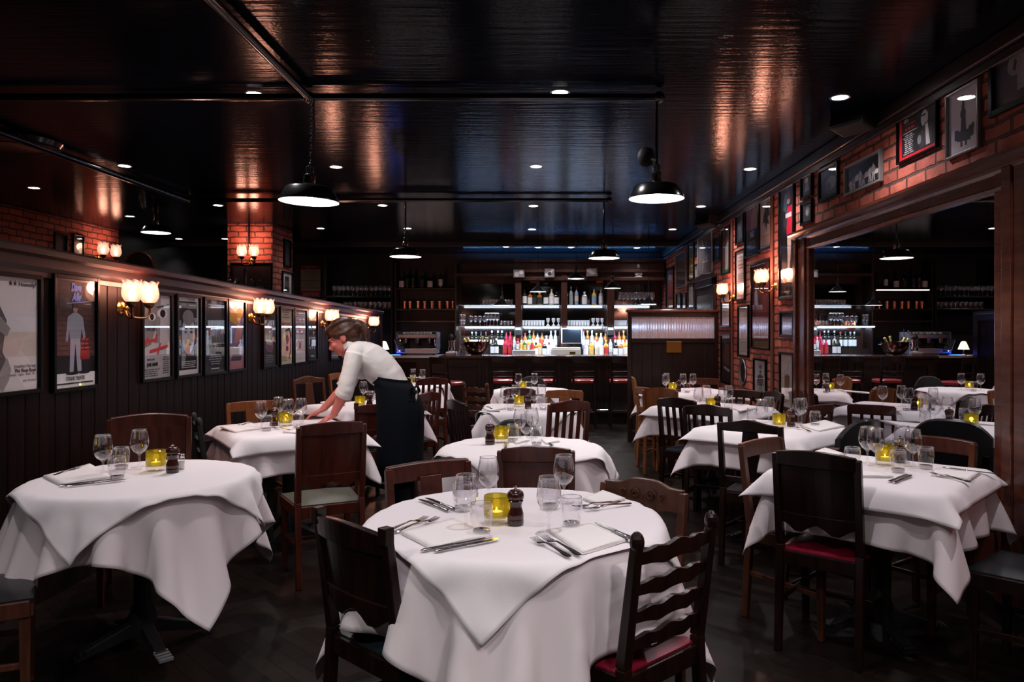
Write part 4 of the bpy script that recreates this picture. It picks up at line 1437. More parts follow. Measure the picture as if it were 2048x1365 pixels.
chair('slat', DARKWOOD, LEA_BLACK, 'dark slatted chair in front of the third brick wall table', (1.19, 5.42), 28, 0.33, 0.845)
chair('arm', REDWOOD, LEA_BLACK, 'red brown armchair by the mirror edge at the third brick wall table', (2.0, 5.42), -35, 0.30, 0.855)
chair('slat', DARKWOOD, LEA_BLACK, 'dark carved chair beside the wall under the cocktail picture', (2.02, 6.55), -100, 0.32, 0.85)
chair('arm', DARKWOOD, LEA_BLACK, 'black low armchair under the oval tray by the booth screen', (1.93, 7.15), -135, 0.34, 0.82)
chair('ply', ORANGEWOOD, LEA_BLACK, 'orange bent plywood back chair in front of the booth screen table', (1.12, 7.15), 25, 0.32, 0.83)
chair('tworail', LIGHTWOOD, LEA_BLACK, 'light brown horizontal slat chair at the aisle side of the booth screen table', (1.04, 7.55), 62, 0.34, 0.815)
chair('ply', LIGHTWOOD, LEA_BLACK, 'light brown chair seen side on beyond the aisle, before the bar stools', (1.02, 8.35), 95, 0.33, 0.86)
chair('rail', REDWOOD, LEA_BLACK, 'red brown chair behind the booth screen table, against the screen', (1.84, 8.52), 195, 0.32, 0.845)


# ------------------------------------------------------------------ bar stools
def stool_parts(t_):
    z = 0.69
    rings = []
    for zz, w in ((z - 0.05, 0.15), (z - 0.045, 0.168), (z - 0.012, 0.172), (z + 0.004, 0.15), (z + 0.008, 0.05)):
        rings.append([Vector((w * max(-1, min(1, 1.25 * math.cos(q))), w * max(-1, min(1, 1.25 * math.sin(q))), zz)) for q in [2 * math.pi * j / 24 for j in range(24)]])
    MB().skin(rings).build('seat', LEA_STOOL, t_, smooth=True)
    for sx in (-1, 1):
        for sy in (-1, 1):
            MB().bar((sx * 0.17, sy * 0.17, 0), (sx * 0.14, sy * 0.14, z - 0.04), 0.03, 0.03).build('leg', BARWOOD, t_)
    mb = MB()
    for sy in (-1, 1):
        mb.bar((-0.16, sy * 0.16, 0.24), (0.16, sy * 0.16, 0.24), 0.02, 0.02)
    mb.build('foot_rest', CHROME, t_)
    for sx in (-1, 1):
        MB().bar((sx * 0.15, -0.15, z - 0.04), (sx * 0.155, -0.19, 1.03), 0.03, 0.025).build('back_post', BARWOOD, t_)
    for zz, w, h in ((0.985, 0.31, 0.09), (0.80, 0.31, 0.035), (0.73, 0.31, 0.03)):
        y_ = -0.15 - 0.04 * (zz - 0.65) / 0.38
        rings = []
        for i in range(9):
            u = i / 8
            yy = y_ - 0.03 * math.sin(math.pi * u)
            x = -w / 2 + w * u
            rings.append([Vector((x, yy, zz - h / 2)), Vector((x, yy - 0.018, zz - h / 2)), Vector((x, yy - 0.018, zz + h / 2)), Vector((x, yy, zz + h / 2))])
        MB().skin(rings).build('back_rail', BARWOOD, t_, bevel=0.003)


LEA_STOOL = mat('oxblood stool leather', (0.30, 0.045, 0.05), 0.25, coat=0.4)
ST = thing('bar_stool', 'x', 'bar stool')
stool_parts(ST)
snapshot(None)
for i, (px, lab) in enumerate(((1007, 'black bar stool with oxblood seat, first along the counter from the champagne bowl'), (1087, 'black bar stool with oxblood seat, second along the counter, before the tray of bottles'),
                               (1167, 'black bar stool with oxblood seat, third along the counter, below the orange bottle'), (1243, 'black bar stool with oxblood seat, half hidden by the booth screen'),
                               (905, 'dark bar stool standing left of the champagne bowl, its seat turned away'))):
    x = (px - CX) / F * 10.75
    if i == 0:
        ST.location = (x, 10.75, 0)
        tag(ST, lab, 'bar stool', 'bar stools')
    else:
        dup(ST, (x, 10.75 if i < 4 else 10.3, 0), 0 if i < 4 else R(-35), lab, 'bar stools')


# ================================================================== PICTURES
PC = {}


def pc(col, rough=0.5):
    k = tuple(round(c, 3) for c in col)
    if k not in PC:
        PC[k] = mat('print ink %02d' % len(PC), col, rough)
    return PC[k]


def picture(wall, x0, x1, yt, yb_, label, paper, art=(), frame=BLACKFRAME, fw=0.022, mount=None, cat='poster', name='framed_poster', depth=0.024, glass=True, edge=None, tilt=0, group=None):
    """x0, x1: edges of the frame in the photo; yt, yb_: top and bottom of its left edge (right edge for wall 'L0')"""
    if wall == 'R':
        d0, d1 = F * XR / (x0 - CX), F * XR / (x1 - CX)
        base = Vector((XR, (d0 + d1) / 2, 0)); rz = R(-90); dl = d0
    elif wall == 'L':
        d0, d1 = F * XP / (x0 - CX), F * XP / (x1 - CX)
        base = Vector((XP, (d0 + d1) / 2, 0)); rz = R(90); dl = d1
    elif wall == 'LL':
        d0, d1 = F * XL / (x0 - CX), F * XL / (x1 - CX)
        base = Vector((XL, (d0 + d1) / 2, 0)); rz = R(90); dl = d0
    else:                                           # ('F', depth): a wall that faces the camera
        d0 = d1 = wall[1]
        base = Vector((((x0 + x1) / 2 - CX) / F * d0, d0, 0)); rz = 0; dl = d0
    zt, zb = EYE - (yt - CY) / F * dl, EYE - (yb_ - CY) / F * dl
    w = abs(d1 - d0) if isinstance(wall, str) else (x1 - x0) / F * d0
    h = zt - zb
    base.z = zb
    t_ = thing(name, label, cat, base, rz, group)
    if tilt:
        t_.rotation_euler = (R(tilt), 0, rz)
    W, H_ = w / 2, h
    fr = MB()
    for lo, hi in (((-W, 0), (-W + fw, H_)), ((W - fw, 0), (W, H_)), ((-W + fw, 0), (W - fw, fw)), ((-W + fw, H_ - fw), (W - fw, H_))):
        fr.box2((lo[0], -depth, lo[1]), (hi[0], -0.001, hi[1]))
    fr.build('frame', frame, t_, bevel=0.003)
    if edge:
        e = MB()
        i0 = fw
        for lo, hi in (((-W + i0, i0), (-W + i0 + 0.008, H_ - i0)), ((W - i0 - 0.008, i0), (W - i0, H_ - i0)), ((-W + i0, i0), (W - i0, i0 + 0.008)), ((-W + i0, H_ - i0 - 0.008), (W - i0, H_ - i0))):
            e.box2((lo[0], -depth + 0.004, lo[1]), (hi[0], -depth + 0.014, hi[1]))
        e.build('inner_slip', edge, t_)
    ms = [pc(paper)]
    idx = {tuple(paper): 0}
    iw, ih = w - 2 * fw, h - 2 * fw
    X = lambda u: -iw / 2 + iw * u
    Z = lambda v: fw + ih * v
    mb = MB()
    y0 = -0.006
    mb.box2((-iw / 2, y0, fw), (iw / 2, -0.002, fw + ih))
    lay = 0
    txt = []

    def slot(c):
        c = tuple(c)
        if c not in idx:
            idx[c] = len(ms)
            ms.append(pc(c))
        return idx[c]

    for a in art:
        lay += 1
        yy = y0 - 0.00018 * lay
        if a[0] == 'r':
            _, u0, v0, u1, v1, c = a
            mb.add([(X(u0), yy, Z(v0)), (X(u1), yy, Z(v0)), (X(u1), yy, Z(v1)), (X(u0), yy, Z(v1))], [(0, 1, 2, 3)], slot(c))
        elif a[0] == 'e':
            _, u, v, ru, rv, c = a
            n2 = 24
            mb.add([(X(u + ru * math.cos(2 * math.pi * j / n2)), yy, Z(v + rv * math.sin(2 * math.pi * j / n2))) for j in range(n2)], [tuple(range(n2))], slot(c))
        elif a[0] == 'p':
            _, pts, c = a
            mb.add([(X(u), yy, Z(v)) for u, v in pts], [tuple(range(len(pts)))], slot(c))
        elif a[0] == 'l':                             # a few lines of small print, as bars
            _, u0, v0, u1, v1, nl, c = a
            rg = random.Random(int(u0 * 100 + v0 * 37))
            for k in range(nl):
                vv = v1 - (v1 - v0) * (k + 0.5) / nl
                hh = (v1 - v0) / nl * 0.22
                cu = (u0 + u1) / 2
                hwid = (u1 - u0) / 2 * rg.uniform(0.6, 1.0)
                u = cu - hwid
                while u < cu + hwid:
                    wl = rg.uniform(0.04, 0.12)
                    mb.add([(X(u), yy, Z(vv - hh)), (X(min(u + wl, cu + hwid)), yy, Z(vv - hh)), (X(min(u + wl, cu + hwid)), yy, Z(vv + hh)), (X(u), yy, Z(vv + hh))], [(0, 1, 2, 3)], slot(c))
                    u += wl + 0.02
        elif a[0] == 't':
            txt.append((a, yy))
    mb.build('print', ms, t_)
    for a, yy in txt:
        _, s, u, v, hh, c = a[:6]
        kw = a[6] if len(a) > 6 else {}
        lettering(s, t_, pc(c), (X(u), yy - 0.0008, Z(v)), ih * hh, **kw)
    if glass:
        MB().box2((-iw / 2, -0.0135, fw), (iw / 2, -0.012, fw + ih)).build('glazing', M_PANE, t_)
    return t_


def person_art(u, v0, v1, w, body, legs, skin, hair=(0.02, 0.015, 0.012)):
    """a small standing figure for a printed picture"""
    h = v1 - v0
    P = lambda pts: [(u + x * w, v0 + y * h) for x, y in pts]
    return [('p', P([(-0.30, 0.0), (-0.10, 0.0), (0.0, 0.42), (0.12, 0.0), (0.34, 0.0), (0.26, 0.52), (-0.26, 0.52)]), legs),
            ('p', P([(-0.28, 0.48), (0.28, 0.48), (0.40, 0.80), (0.12, 0.86), (-0.12, 0.86), (-0.40, 0.80)]), body),
            ('p', P([(-0.40, 0.80), (-0.52, 0.45), (-0.40, 0.44), (-0.26, 0.74)]), body), ('p', P([(0.40, 0.80), (0.55, 0.50), (0.44, 0.47), (0.26, 0.74)]), body),
            ('e', u, v0 + 0.925 * h, 0.13 * w, 0.065 * h, skin), ('p', P([(-0.14, 0.93), (0.14, 0.93), (0.10, 1.0), (-0.10, 1.0)]), hair)]


def face_art(u, v, ru, rv, skin, dark):
    return [('e', u, v, ru, rv, skin), ('e', u - ru * 0.42, v + rv * 0.12, ru * 0.22, rv * 0.07, dark), ('e', u + ru * 0.42, v + rv * 0.12, ru * 0.22, rv * 0.07, dark),
            ('p', [(u - ru * 0.08, v + rv * 0.1), (u + ru * 0.08, v + rv * 0.1), (u + ru * 0.16, v - rv * 0.25), (u - ru * 0.16, v - rv * 0.25)], tuple(c * 0.7 for c in skin)),
            ('e', u, v - rv * 0.5, ru * 0.36, rv * 0.06, dark), ('r', u - ru * 0.66, v + rv * 0.26, u - ru * 0.2, v + rv * 0.31, dark), ('r', u + ru * 0.2, v + rv * 0.26, u + ru * 0.66, v + rv * 0.31, dark)]


K, W_, GR, LG, DG, RED = (0.01, 0.01, 0.012), (0.94, 0.90, 0.90), (0.32, 0.31, 0.31), (0.70, 0.67, 0.68), (0.05, 0.05, 0.055), (0.68, 0.02, 0.025)
PALE, CRM, YEL, SKIN = (0.92, 0.83, 0.81), (0.84, 0.73, 0.64), (0.60, 0.42, 0.10), (0.42, 0.24, 0.18)
AL = lambda a, **k: dict(align=a, **k)
PL = 'framed theatre posters on the boarded partition'
picture('L', -175, 78, 552, 785, 'large pale theatre poster at the left frame edge, black figure on it', PALE, [
    ('r', 0.0, 0.30, 1, 0.62, (0.80, 0.68, 0.60)), ('r', 0.0, 0.52, 1, 0.72, (0.88, 0.85, 0.86)),
    ('p', [(0.10, 0), (0.62, 0), (0.74, 0.18), (0.66, 0.35), (0.70, 0.62), (0.60, 0.82), (0.40, 0.86), (0.2, 0.7)], (0.10, 0.095, 0.095)),
    ('e', 0.46, 0.86, 0.12, 0.07, (0.3, 0.28, 0.27)), ('p', [(0.60, 0.70), (0.735, 0.55), (0.70, 0.48), (0.6, 0.55)], (0.35, 0.33, 0.32)), ('p', [(0.66, 0.0), (0.72, 0.1), (0.74, 0.2), (0.70, 0.3), (0.60, 0.1)], (0.42, 0.38, 0.36)),
    ('t', '★★ Heavenly!', 0.985, 0.945, 0.058, K, AL('RIGHT')), ('t', 'Jonathan Harvey', 0.98, 0.215, 0.042, (0.16, 0.15, 0.15), AL('RIGHT')),
    ('t', 'Pet Shop Boys', 0.98, 0.175, 0.046, K, AL('RIGHT', bold=0.0004)), ('l', 0.70, 0.125, 0.98, 0.155, 1, GR), ('t', 'arts theatre', 0.98, 0.085, 0.036, GR, AL('RIGHT'))], group=PL)
picture('L', 100, 192, 557, 776, 'black comedy show poster with blue handwritten title and a white standing figure', K, [
    ('r', 0, 0.0, 1, 0.13, W_), ('t', 'Dave', 0.52, 0.925, 0.10, (0.28, 0.36, 0.85), dict(shear=0.25, squeeze=0.72, bold=0.004)), ('t', 'Allen', 0.56, 0.835, 0.10, (0.28, 0.36, 0.85), dict(shear=0.25, squeeze=0.78, bold=0.004)),
    ('p', [(0.3, 0.77), (0.86, 0.80), (0.86, 0.808), (0.3, 0.778)], (0.28, 0.36, 0.85))] + person_art(0.50, 0.14, 0.78, 0.46, (0.24, 0.32, 0.38), (0.42, 0.42, 0.50), (0.3, 0.2, 0.17)) + [
    ('r', 0.62, 0.25, 0.86, 0.34, (0.35, 0.01, 0.015)), ('l', 0.60, 0.34, 0.88, 0.46, 3, RED), ('e', 0.42, 0.125, 0.16, 0.012, K), ('e', 0.72, 0.128, 0.14, 0.012, K),
    ('t', 'STRAND THEATRE', 0.5, 0.078, 0.055, K, dict(squeeze=0.62)), ('r', 0.06, 0.03, 0.94, 0.042, K)], group=PL)
picture('L', 279, 341, 587, 759, 'grey poster with two large eyes and scrawled red writing', LG, [
    ('p', [(0, 0.35), (0.3, 0.4), (0.55, 0.7), (0.5, 1), (0, 1)], (0.30, 0.29, 0.29)), ('p', [(0.45, 0.42), (0.62, 0.42), (0.66, 1), (0.55, 1)], (0.36, 0.35, 0.35)), ('e', 0.72, 0.78, 0.2, 0.055, W_), ('e', 0.73, 0.78, 0.10, 0.05, K), ('e', 0.34, 0.735, 0.13, 0.045, W_), ('e', 0.33, 0.735, 0.07, 0.04, K),
    ('p', [(0.5, 0.86), (0.95, 0.9), (0.96, 0.88), (0.5, 0.84)], DG), ('r', 0.0, 0.0, 1, 0.28, (0.5, 0.48, 0.48)), ('t', 'TOM CONTI', 0.30, 0.585, 0.052, K, dict(squeeze=0.8)),
    ('p', [(0.02, 0.42), (0.5, 0.44), (0.52, 0.48), (0.02, 0.46)], (0.7, 0.05, 0.05)), ('p', [(0.05, 0.40), (0.18, 0.50), (0.22, 0.48), (0.1, 0.39)], (0.7, 0.05, 0.05)), ('p', [(0.40, 0.44), (0.48, 0.53), (0.54, 0.52), (0.47, 0.43)], (0.7, 0.05, 0.05)),
    ('p', [(0.25, 0.30), (0.92, 0.36), (0.92, 0.40), (0.25, 0.34)], (0.7, 0.05, 0.05)), ('p', [(0.5, 0.28), (0.6, 0.42), (0.66, 0.42), (0.56, 0.28)], (0.7, 0.05, 0.05)),
    ('t', 'BRIAN CLARK', 0.28, 0.225, 0.034, K, dict(squeeze=0.8)), ('t', 'JANE ASHER', 0.34, 0.165, 0.058, K, dict(squeeze=0.8, bold=0.001)), ('l', 0.02, 0.02, 0.6, 0.12, 4, DG), ('l', 0.70, 0.04, 0.97, 0.26, 8, DG)], group=PL)
picture('L', 349, 398, 592, 752, 'white bordered poster with a black and white face drawing', W_, [('r', 0.08, 0.06, 0.92, 0.95, K), ('r', 0.12, 0.86, 0.9, 0.93, GR), ('t', 'ROYAL', 0.32, 0.9, 0.05, W_, dict(squeeze=0.7)), ('l', 0.54, 0.885, 0.9, 0.92, 1, W_)] + face_art(0.52, 0.52, 0.30, 0.26, LG, K) + [
    ('e', 0.5, 0.74, 0.26, 0.10, GR), ('p', [(0.2, 0.25), (0.4, 0.3), (0.35, 0.12), (0.18, 0.1)], GR), ('l', 0.18, 0.08, 0.86, 0.18, 4, W_)], group=PL)
picture('L', 404, 450, 598, 747, 'dark poster crowded with small lit figures, between white bordered and blue ones', DG, [('l', 0.2, 0.88, 0.85, 0.96, 2, LG)] + [
    x for k in range(6) for x in person_art(0.15 + 0.14 * k, 0.32 + 0.04 * (k % 3), 0.62 + 0.06 * (k % 2), 0.2, [(0.3, 0.33, 0.36), (0.4, 0.15, 0.08), (0.55, 0.5, 0.45)][k % 3], [(0.3, 0.2, 0.1), (0.2, 0.22, 0.25)][k % 2], SKIN)] + [
    ('l', 0.15, 0.10, 0.85, 0.26, 5, GR), ('l', 0.2, 0.035, 0.8, 0.065, 1, LG)], group=PL)
picture('L', 452, 488, 601, 741, 'colourful blue, yellow and pink poster beside the second wall lamp', (0.16, 0.14, 0.26), [('p', [(0.1, 0.72), (0.5, 0.66), (0.95, 0.8), (0.9, 0.9), (0.1, 0.88)], (0.6, 0.34, 0.04)), ('p', [(0.05, 0.45), (0.3, 0.4), (0.35, 0.62), (0.1, 0.66)], (0.08, 0.15, 0.38)),
    ('p', [(0.4, 0.38), (0.8, 0.4), (0.9, 0.62), (0.6, 0.74), (0.5, 0.6)], (0.42, 0.2, 0.2)), ('r', 0, 0.22, 1, 0.34, (0.5, 0.42, 0.48)), ('r', 0, 0.0, 1, 0.22, (0.55, 0.25, 0.3)), ('p', [(0.15, 0.12), (0.8, 0.12), (0.9, 0.2), (0.3, 0.22)], (0.1, 0.08, 0.12)), ('l', 0.1, 0.24, 0.9, 0.32, 3, GR)], group=PL)
picture('L', 523, 552, 612, 735, 'dark poster with a red haired figure, half hidden by the second lamp', DG, [('e', 0.5, 0.62, 0.3, 0.1, (0.4, 0.1, 0.07)), ('p', [(0.2, 0.3), (0.8, 0.3), (0.7, 0.6), (0.3, 0.6)], (0.4, 0.3, 0.34)), ('e', 0.5, 0.45, 0.25, 0.12, (0.5, 0.45, 0.47)), ('p', [(0.3, 0.25), (0.7, 0.22), (0.8, 0.34), (0.2, 0.38)], (0.25, 0.12, 0.2)), ('l', 0.15, 0.05, 0.85, 0.2, 4, GR)], group=PL)
picture('L', 557, 584, 615, 731, 'cream poster with red title and a black curling line', (0.82, 0.68, 0.48), [('l', 0.2, 0.82, 0.8, 0.96, 3, (0.25, 0.12, 0.08)), ('l', 0.04, 0.68, 0.96, 0.78, 1, RED), ('p', [(0.45, 0.62), (0.8, 0.66), (0.95, 0.5), (0.9, 0.2), (0.75, 0.06), (0.72, 0.1), (0.84, 0.25), (0.86, 0.5), (0.75, 0.61), (0.45, 0.59)], K),
    ('e', 0.6, 0.44, 0.13, 0.09, (0.3, 0.08, 0.06)), ('e', 0.6, 0.28, 0.11, 0.05, (0.12, 0.05, 0.05)), ('l', 0.1, 0.05, 0.6, 0.16, 4, (0.3, 0.2, 0.1))], group=PL)
picture('L', 586, 611, 618, 727, 'pale pink poster with red lettering beside the cream one', (0.80, 0.68, 0.68), [('l', 0.1, 0.86, 0.9, 0.94, 2, GR), ('l', 0.1, 0.70, 0.9, 0.84, 2, (0.5, 0.2, 0.2)), ('l', 0.1, 0.52, 0.9, 0.68, 3, RED), ('p', [(0.4, 0.28), (0.55, 0.24), (0.6, 0.36), (0.48, 0.4)], RED), ('l', 0.2, 0.05, 0.8, 0.15, 3, LG)], group=PL)
picture('L', 612.5, 633, 620, 722, 'black glazed poster with rows of bottles', K, [x for r_ in range(3) for k in range(4) for x in [('r', 0.12 + 0.2 * k, 0.2 + 0.2 * r_, 0.22 + 0.2 * k, 0.32 + 0.2 * r_, (0.06, 0.07, 0.1)), ('r', 0.13 + 0.2 * k, 0.22 + 0.2 * r_, 0.21 + 0.2 * k, 0.27 + 0.2 * r_, LG)]] + [('l', 0.2, 0.05, 0.8, 0.1, 1, LG)], group=PL)
picture('L', 658.5, 677, 632, 720, 'dark poster under the far lamp, half behind the head of the waitress', DG, [('e', 0.5, 0.6, 0.3, 0.2, GR), ('l', 0.1, 0.1, 0.9, 0.3, 3, LG)], group=PL)
picture('L', 679.5, 696, 634, 717, 'dark poster behind the ponytail of the waitress', (0.08, 0.06, 0.07), [('r', 0.1, 0.7, 0.9, 0.92, LG), ('l', 0.1, 0.1, 0.9, 0.25, 3, LG)], group=PL)
picture('L', 699, 711, 636, 712, 'small framed poster between the two farthest wall lamps, lower one', (0.1, 0.06, 0.06), [('r', 0.1, 0.74, 0.9, 0.92, LG)], group=PL)

PRG = 'framed pictures on the brick wall'
picture('R', 1985, 2075, 88, 238, 'dark blue framed record print with white circle, highest at right edge', (0.012, 0.02, 0.045), [('r', 0.62, 0.15, 1, 1, (0.30, 0.28, 0.30)), ('e', 0.56, 0.56, 0.2, 0.16, (0.26, 0.24, 0.25)), ('p', [(0.5, 0.5), (0.56, 0.66), (0.62, 0.6), (0.58, 0.46)], K)], fw=0.03, cat='picture', name='framed_picture', group=PRG)
picture('R', 1898, 1964, 193, 322, 'white framed print of a black armchair standing on a tall shape', (0.82, 0.76, 0.79), [
    ('p', [(0.28, 0.2), (0.72, 0.16), (0.72, 0.34), (0.28, 0.36)], K), ('p', [(0.2, 0.24), (0.34, 0.2), (0.34, 0.38), (0.2, 0.4)], K), ('p', [(0.66, 0.18), (0.82, 0.22), (0.80, 0.40), (0.66, 0.38)], K), ('p', [(0.40, 0.34), (0.58, 0.34), (0.56, 0.56), (0.42, 0.56)], K),
    ('e', 0.48, 0.62, 0.09, 0.09, K), ('e', 0.48, 0.74, 0.05, 0.06, K), ('p', [(0.45, 0.78), (0.52, 0.78), (0.50, 0.92), (0.47, 0.92)], DG), ('e', 0.80, 0.36, 0.03, 0.06, K), ('r', 0.4, 0.1, 0.45, 0.2, K), ('r', 0.55, 0.1, 0.6, 0.18, K)], frame=mat('thin pale frame', (0.3, 0.29, 0.3), 0.3, 0.5), fw=0.012, cat='picture', name='framed_picture', group=PRG)
picture('R', 1799, 1880, 234, 331, 'wide red bordered concert poster with white faced man, above the mirror', (0.75, 0.02, 0.03), [('r', 0.07, 0.08, 0.94, 0.92, (0.018, 0.015, 0.018)), ('l', 0.12, 0.80, 0.26, 0.88, 3, LG), ('l', 0.16, 0.72, 0.46, 0.78, 1, RED), ('l', 0.10, 0.60, 0.48, 0.71, 1, RED), ('r', 0.11, 0.57, 0.48, 0.585, LG), ('l', 0.11, 0.10, 0.42, 0.54, 10, LG),
    ('e', 0.68, 0.70, 0.09, 0.17, LG), ('p', [(0.56, 0.1), (0.88, 0.1), (0.86, 0.55), (0.7, 0.6), (0.58, 0.45)], DG), ('p', [(0.72, 0.12), (0.82, 0.12), (0.76, 0.58), (0.70, 0.56)], PALE), ('e', 0.66, 0.77, 0.06, 0.02, K), ('e', 0.55, 0.3, 0.05, 0.1, GR)], fw=0.012, group=PRG)
picture('R', 1695, 1768, 335, 394, 'wide framed photograph of a dancing crowd, above the mirror', (0.03, 0.03, 0.032), [x for k in range(9) for x in person_art(0.1 + 0.1 * k, 0.06, 0.5 + 0.08 * ((k * 5) % 4), 0.13, [LG, GR, PALE][k % 3], [PALE, LG, DG][k % 3], (0.4, 0.35, 0.33))],
        frame=mat('pale grey frame', (0.2, 0.19, 0.18), 0.4), fw=0.018, cat='photograph', name='framed_photograph', group=PRG, depth=0.03)
picture('R', 1641, 1680, 342, 406, 'dark framed smoky photograph of a head, above the mirror corner', DG, [('e', 0.6, 0.45, 0.28, 0.25, GR), ('p', [(0, 0.6), (0.6, 0.9), (0.8, 1), (0, 1)], (0.12, 0.12, 0.125)), ('e', 0.45, 0.3, 0.15, 0.2, (0.12, 0.12, 0.12))], cat='photograph', name='framed_photograph', group=PRG)
picture('R', 1605, 1628, 348, 402, 'small dark framed photograph with a pale figure, upper of the two beside the tall poster', DG, [('e', 0.4, 0.7, 0.18, 0.12, LG), ('p', [(0.2, 0.2), (0.7, 0.2), (0.6, 0.6), (0.3, 0.6)], GR)], cat='photograph', name='framed_photograph', group=PRG)
picture('R', 1605, 1628, 407, 453, 'small dark framed photograph with a pale face, lower of the two above mirror corner', DG, [('e', 0.5, 0.55, 0.22, 0.25, GR), ('e', 0.45, 0.5, 0.1, 0.16, LG)], cat='photograph', name='framed_photograph', group=PRG)
picture('R', 1561, 1592, 371, 602, 'tall narrow glazed poster of a long legged woman in red', K, [('r', 0.0, 0.0, 1, 0.01, W_),
    ('p', [(0.50, 0.13), (0.60, 0.13), (0.74, 0.36), (0.80, 0.58), (0.48, 0.58), (0.52, 0.36)], (0.92, 0.66, 0.52)), ('p', [(0.46, 0.54), (0.84, 0.54), (0.86, 0.80), (0.5, 0.80), (0.42, 0.66)], (0.75, 0.02, 0.05)), ('r', 0.36, 0.70, 0.8, 0.74, W_), ('p', [(0.2, 0.70), (0.5, 0.70), (0.44, 0.60), (0.25, 0.62)], DG),
    ('e', 0.58, 0.85, 0.12, 0.035, (0.6, 0.4, 0.32)), ('p', [(0.2, 0.78), (0.46, 0.74), (0.5, 0.92), (0.3, 0.92)], (0.12, 0.2, 0.24)), ('p', [(0.5, 0.86), (0.75, 0.86), (0.66, 0.93), (0.5, 0.92)], (0.25, 0.03, 0.03)), ('l', 0.2, 0.03, 0.8, 0.06, 1, LG)], frame=BLACKFRAME, fw=0.028, edge=CHROME, group=PRG)
picture('R', 1520.5, 1546, 392, 505, 'pale poster with a black spread winged dancer, top row', CRM, [('l', 0.08, 0.88, 0.95, 0.98, 1, DG), ('p', [(0.3, 0.62), (0.5, 0.8), (0.75, 0.86), (0.85, 0.6), (0.65, 0.55), (0.8, 0.42), (0.6, 0.45), (0.56, 0.28), (0.5, 0.45), (0.42, 0.3), (0.4, 0.5), (0.2, 0.45)], K), ('p', [(0.6, 0.86), (0.9, 0.82), (0.95, 0.5), (0.85, 0.55)], (0.25, 0.2, 0.16)), ('l', 0.2, 0.08, 0.8, 0.25, 4, GR)], group=PRG)
picture('R', 1492, 1520, 414, 518, 'dark blue and red poster with large white capital letters, top row', (0.02, 0.03, 0.045), [('r', 0, 0.52, 1, 1, (0.36, 0.05, 0.08)), ('p', [(0.35, 0.5), (0.9, 0.5), (0.95, 0.85), (0.6, 0.95), (0.45, 0.8)], (0.55, 0.28, 0.22)), ('t', 'RAGS', 0.5, 0.40, 0.17, (0.88, 0.88, 0.88), dict(squeeze=0.60, bold=0.0015)), ('l', 0.15, 0.1, 0.85, 0.28, 4, GR)], group=PRG)
picture('R', 1473.5, 1490, 430, 492, 'dark small poster of a pale blue figure, top row by the conduit', (0.03, 0.035, 0.045), person_art(0.5, 0.1, 0.85, 0.7, (0.18, 0.2, 0.24), (0.14, 0.15, 0.18), (0.3, 0.24, 0.22)), group=PRG)
picture('R', 1473, 1492, 504, 603, 'cream poster with red script, glowing beside the farther wall lamp', CRM, [('l', 0.15, 0.78, 0.85, 0.92, 2, GR), ('l', 0.12, 0.62, 0.88, 0.76, 2, (0.45, 0.1, 0.1)), ('l', 0.15, 0.3, 0.85, 0.56, 5, GR), ('l', 0.2, 0.05, 0.8, 0.22, 4, LG)], group=PRG)
picture('R', 1504.5, 1542.5, 531, 698, 'large maroon poster with white tall lettering behind the wall lamp', (0.2, 0.035, 0.06), [('p', [(0.2, 0.3), (0.8, 0.3), (0.9, 0.9), (0.4, 0.95)], (0.28, 0.07, 0.09)), *[('r', 0.10 + 0.105 * k, 0.16 + 0.012 * (k % 3), 0.15 + 0.105 * k, 0.30 - 0.01 * (k % 2), (0.9, 0.86, 0.87)) for k in range(8)], ('l', 0.12, 0.10, 0.9, 0.15, 1, LG), ('r', 0, 0, 1, 0.08, DG), ('r', 0.1, 0.88, 0.5, 0.94, (0.25, 0.02, 0.03))], group=PRG)
picture('R', 1478, 1499.5, 612, 713, 'pale tall poster with a grey portrait, below the red script one', CRM, [('e', 0.5, 0.72, 0.26, 0.16, LG), ('p', [(0.15, 0.35), (0.85, 0.35), (0.7, 0.6), (0.3, 0.6)], GR), ('e', 0.45, 0.74, 0.16, 0.1, PALE), ('l', 0.15, 0.05, 0.85, 0.28, 5, GR)], group=PRG)
picture('R', 1563, 1590.5, 623, 674, 'small framed picture under the tall glazed poster', (0.10, 0.09, 0.10), [('r', 0.05, 0.0, 0.95, 0.45, (0.3, 0.28, 0.28)), ('p', [(0.1, 0.4), (0.9, 0.3), (0.9, 0.55), (0.1, 0.6)], LG)], cat='picture', name='framed_picture', group=PRG)
picture('R', 1509.5, 1535, 716, 803, 'pale poster with a red slanted title and a dancing woman in black', (0.50, 0.50, 0.50), [('t', "Dancin'", 0.5, 0.86, 0.17, (0.55, 0.02, 0.05), dict(squeeze=0.55, shear=0.1, bold=0.002)), ('r', 0.1, 0.93, 0.9, 0.935, GR)] + person_art(0.5, 0.04, 0.76, 0.6, DG, (0.3, 0.28, 0.28), (0.35, 0.3, 0.28)), group=PRG)
picture('R', 1562, 1590.5, 704, 815, 'cream poster of a tall cocktail glass beside the mirror frame', CRM, [('p', [(0.3, 0.25), (0.62, 0.25), (0.75, 0.72), (0.25, 0.72)], (0.30, 0.16, 0.10)), ('p', [(0.28, 0.6), (0.7, 0.6), (0.75, 0.72), (0.25, 0.72)], LG), ('t', 'TEXAS', 0.52, 0.60, 0.085, (0.3, 0.12, 0.09), dict(squeeze=0.62)), ('p', [(0.5, 0.7), (0.55, 0.7), (0.7, 0.88), (0.66, 0.88)], GR), ('l', 0.2, 0.05, 0.6, 0.15, 3, GR)], group=PRG)
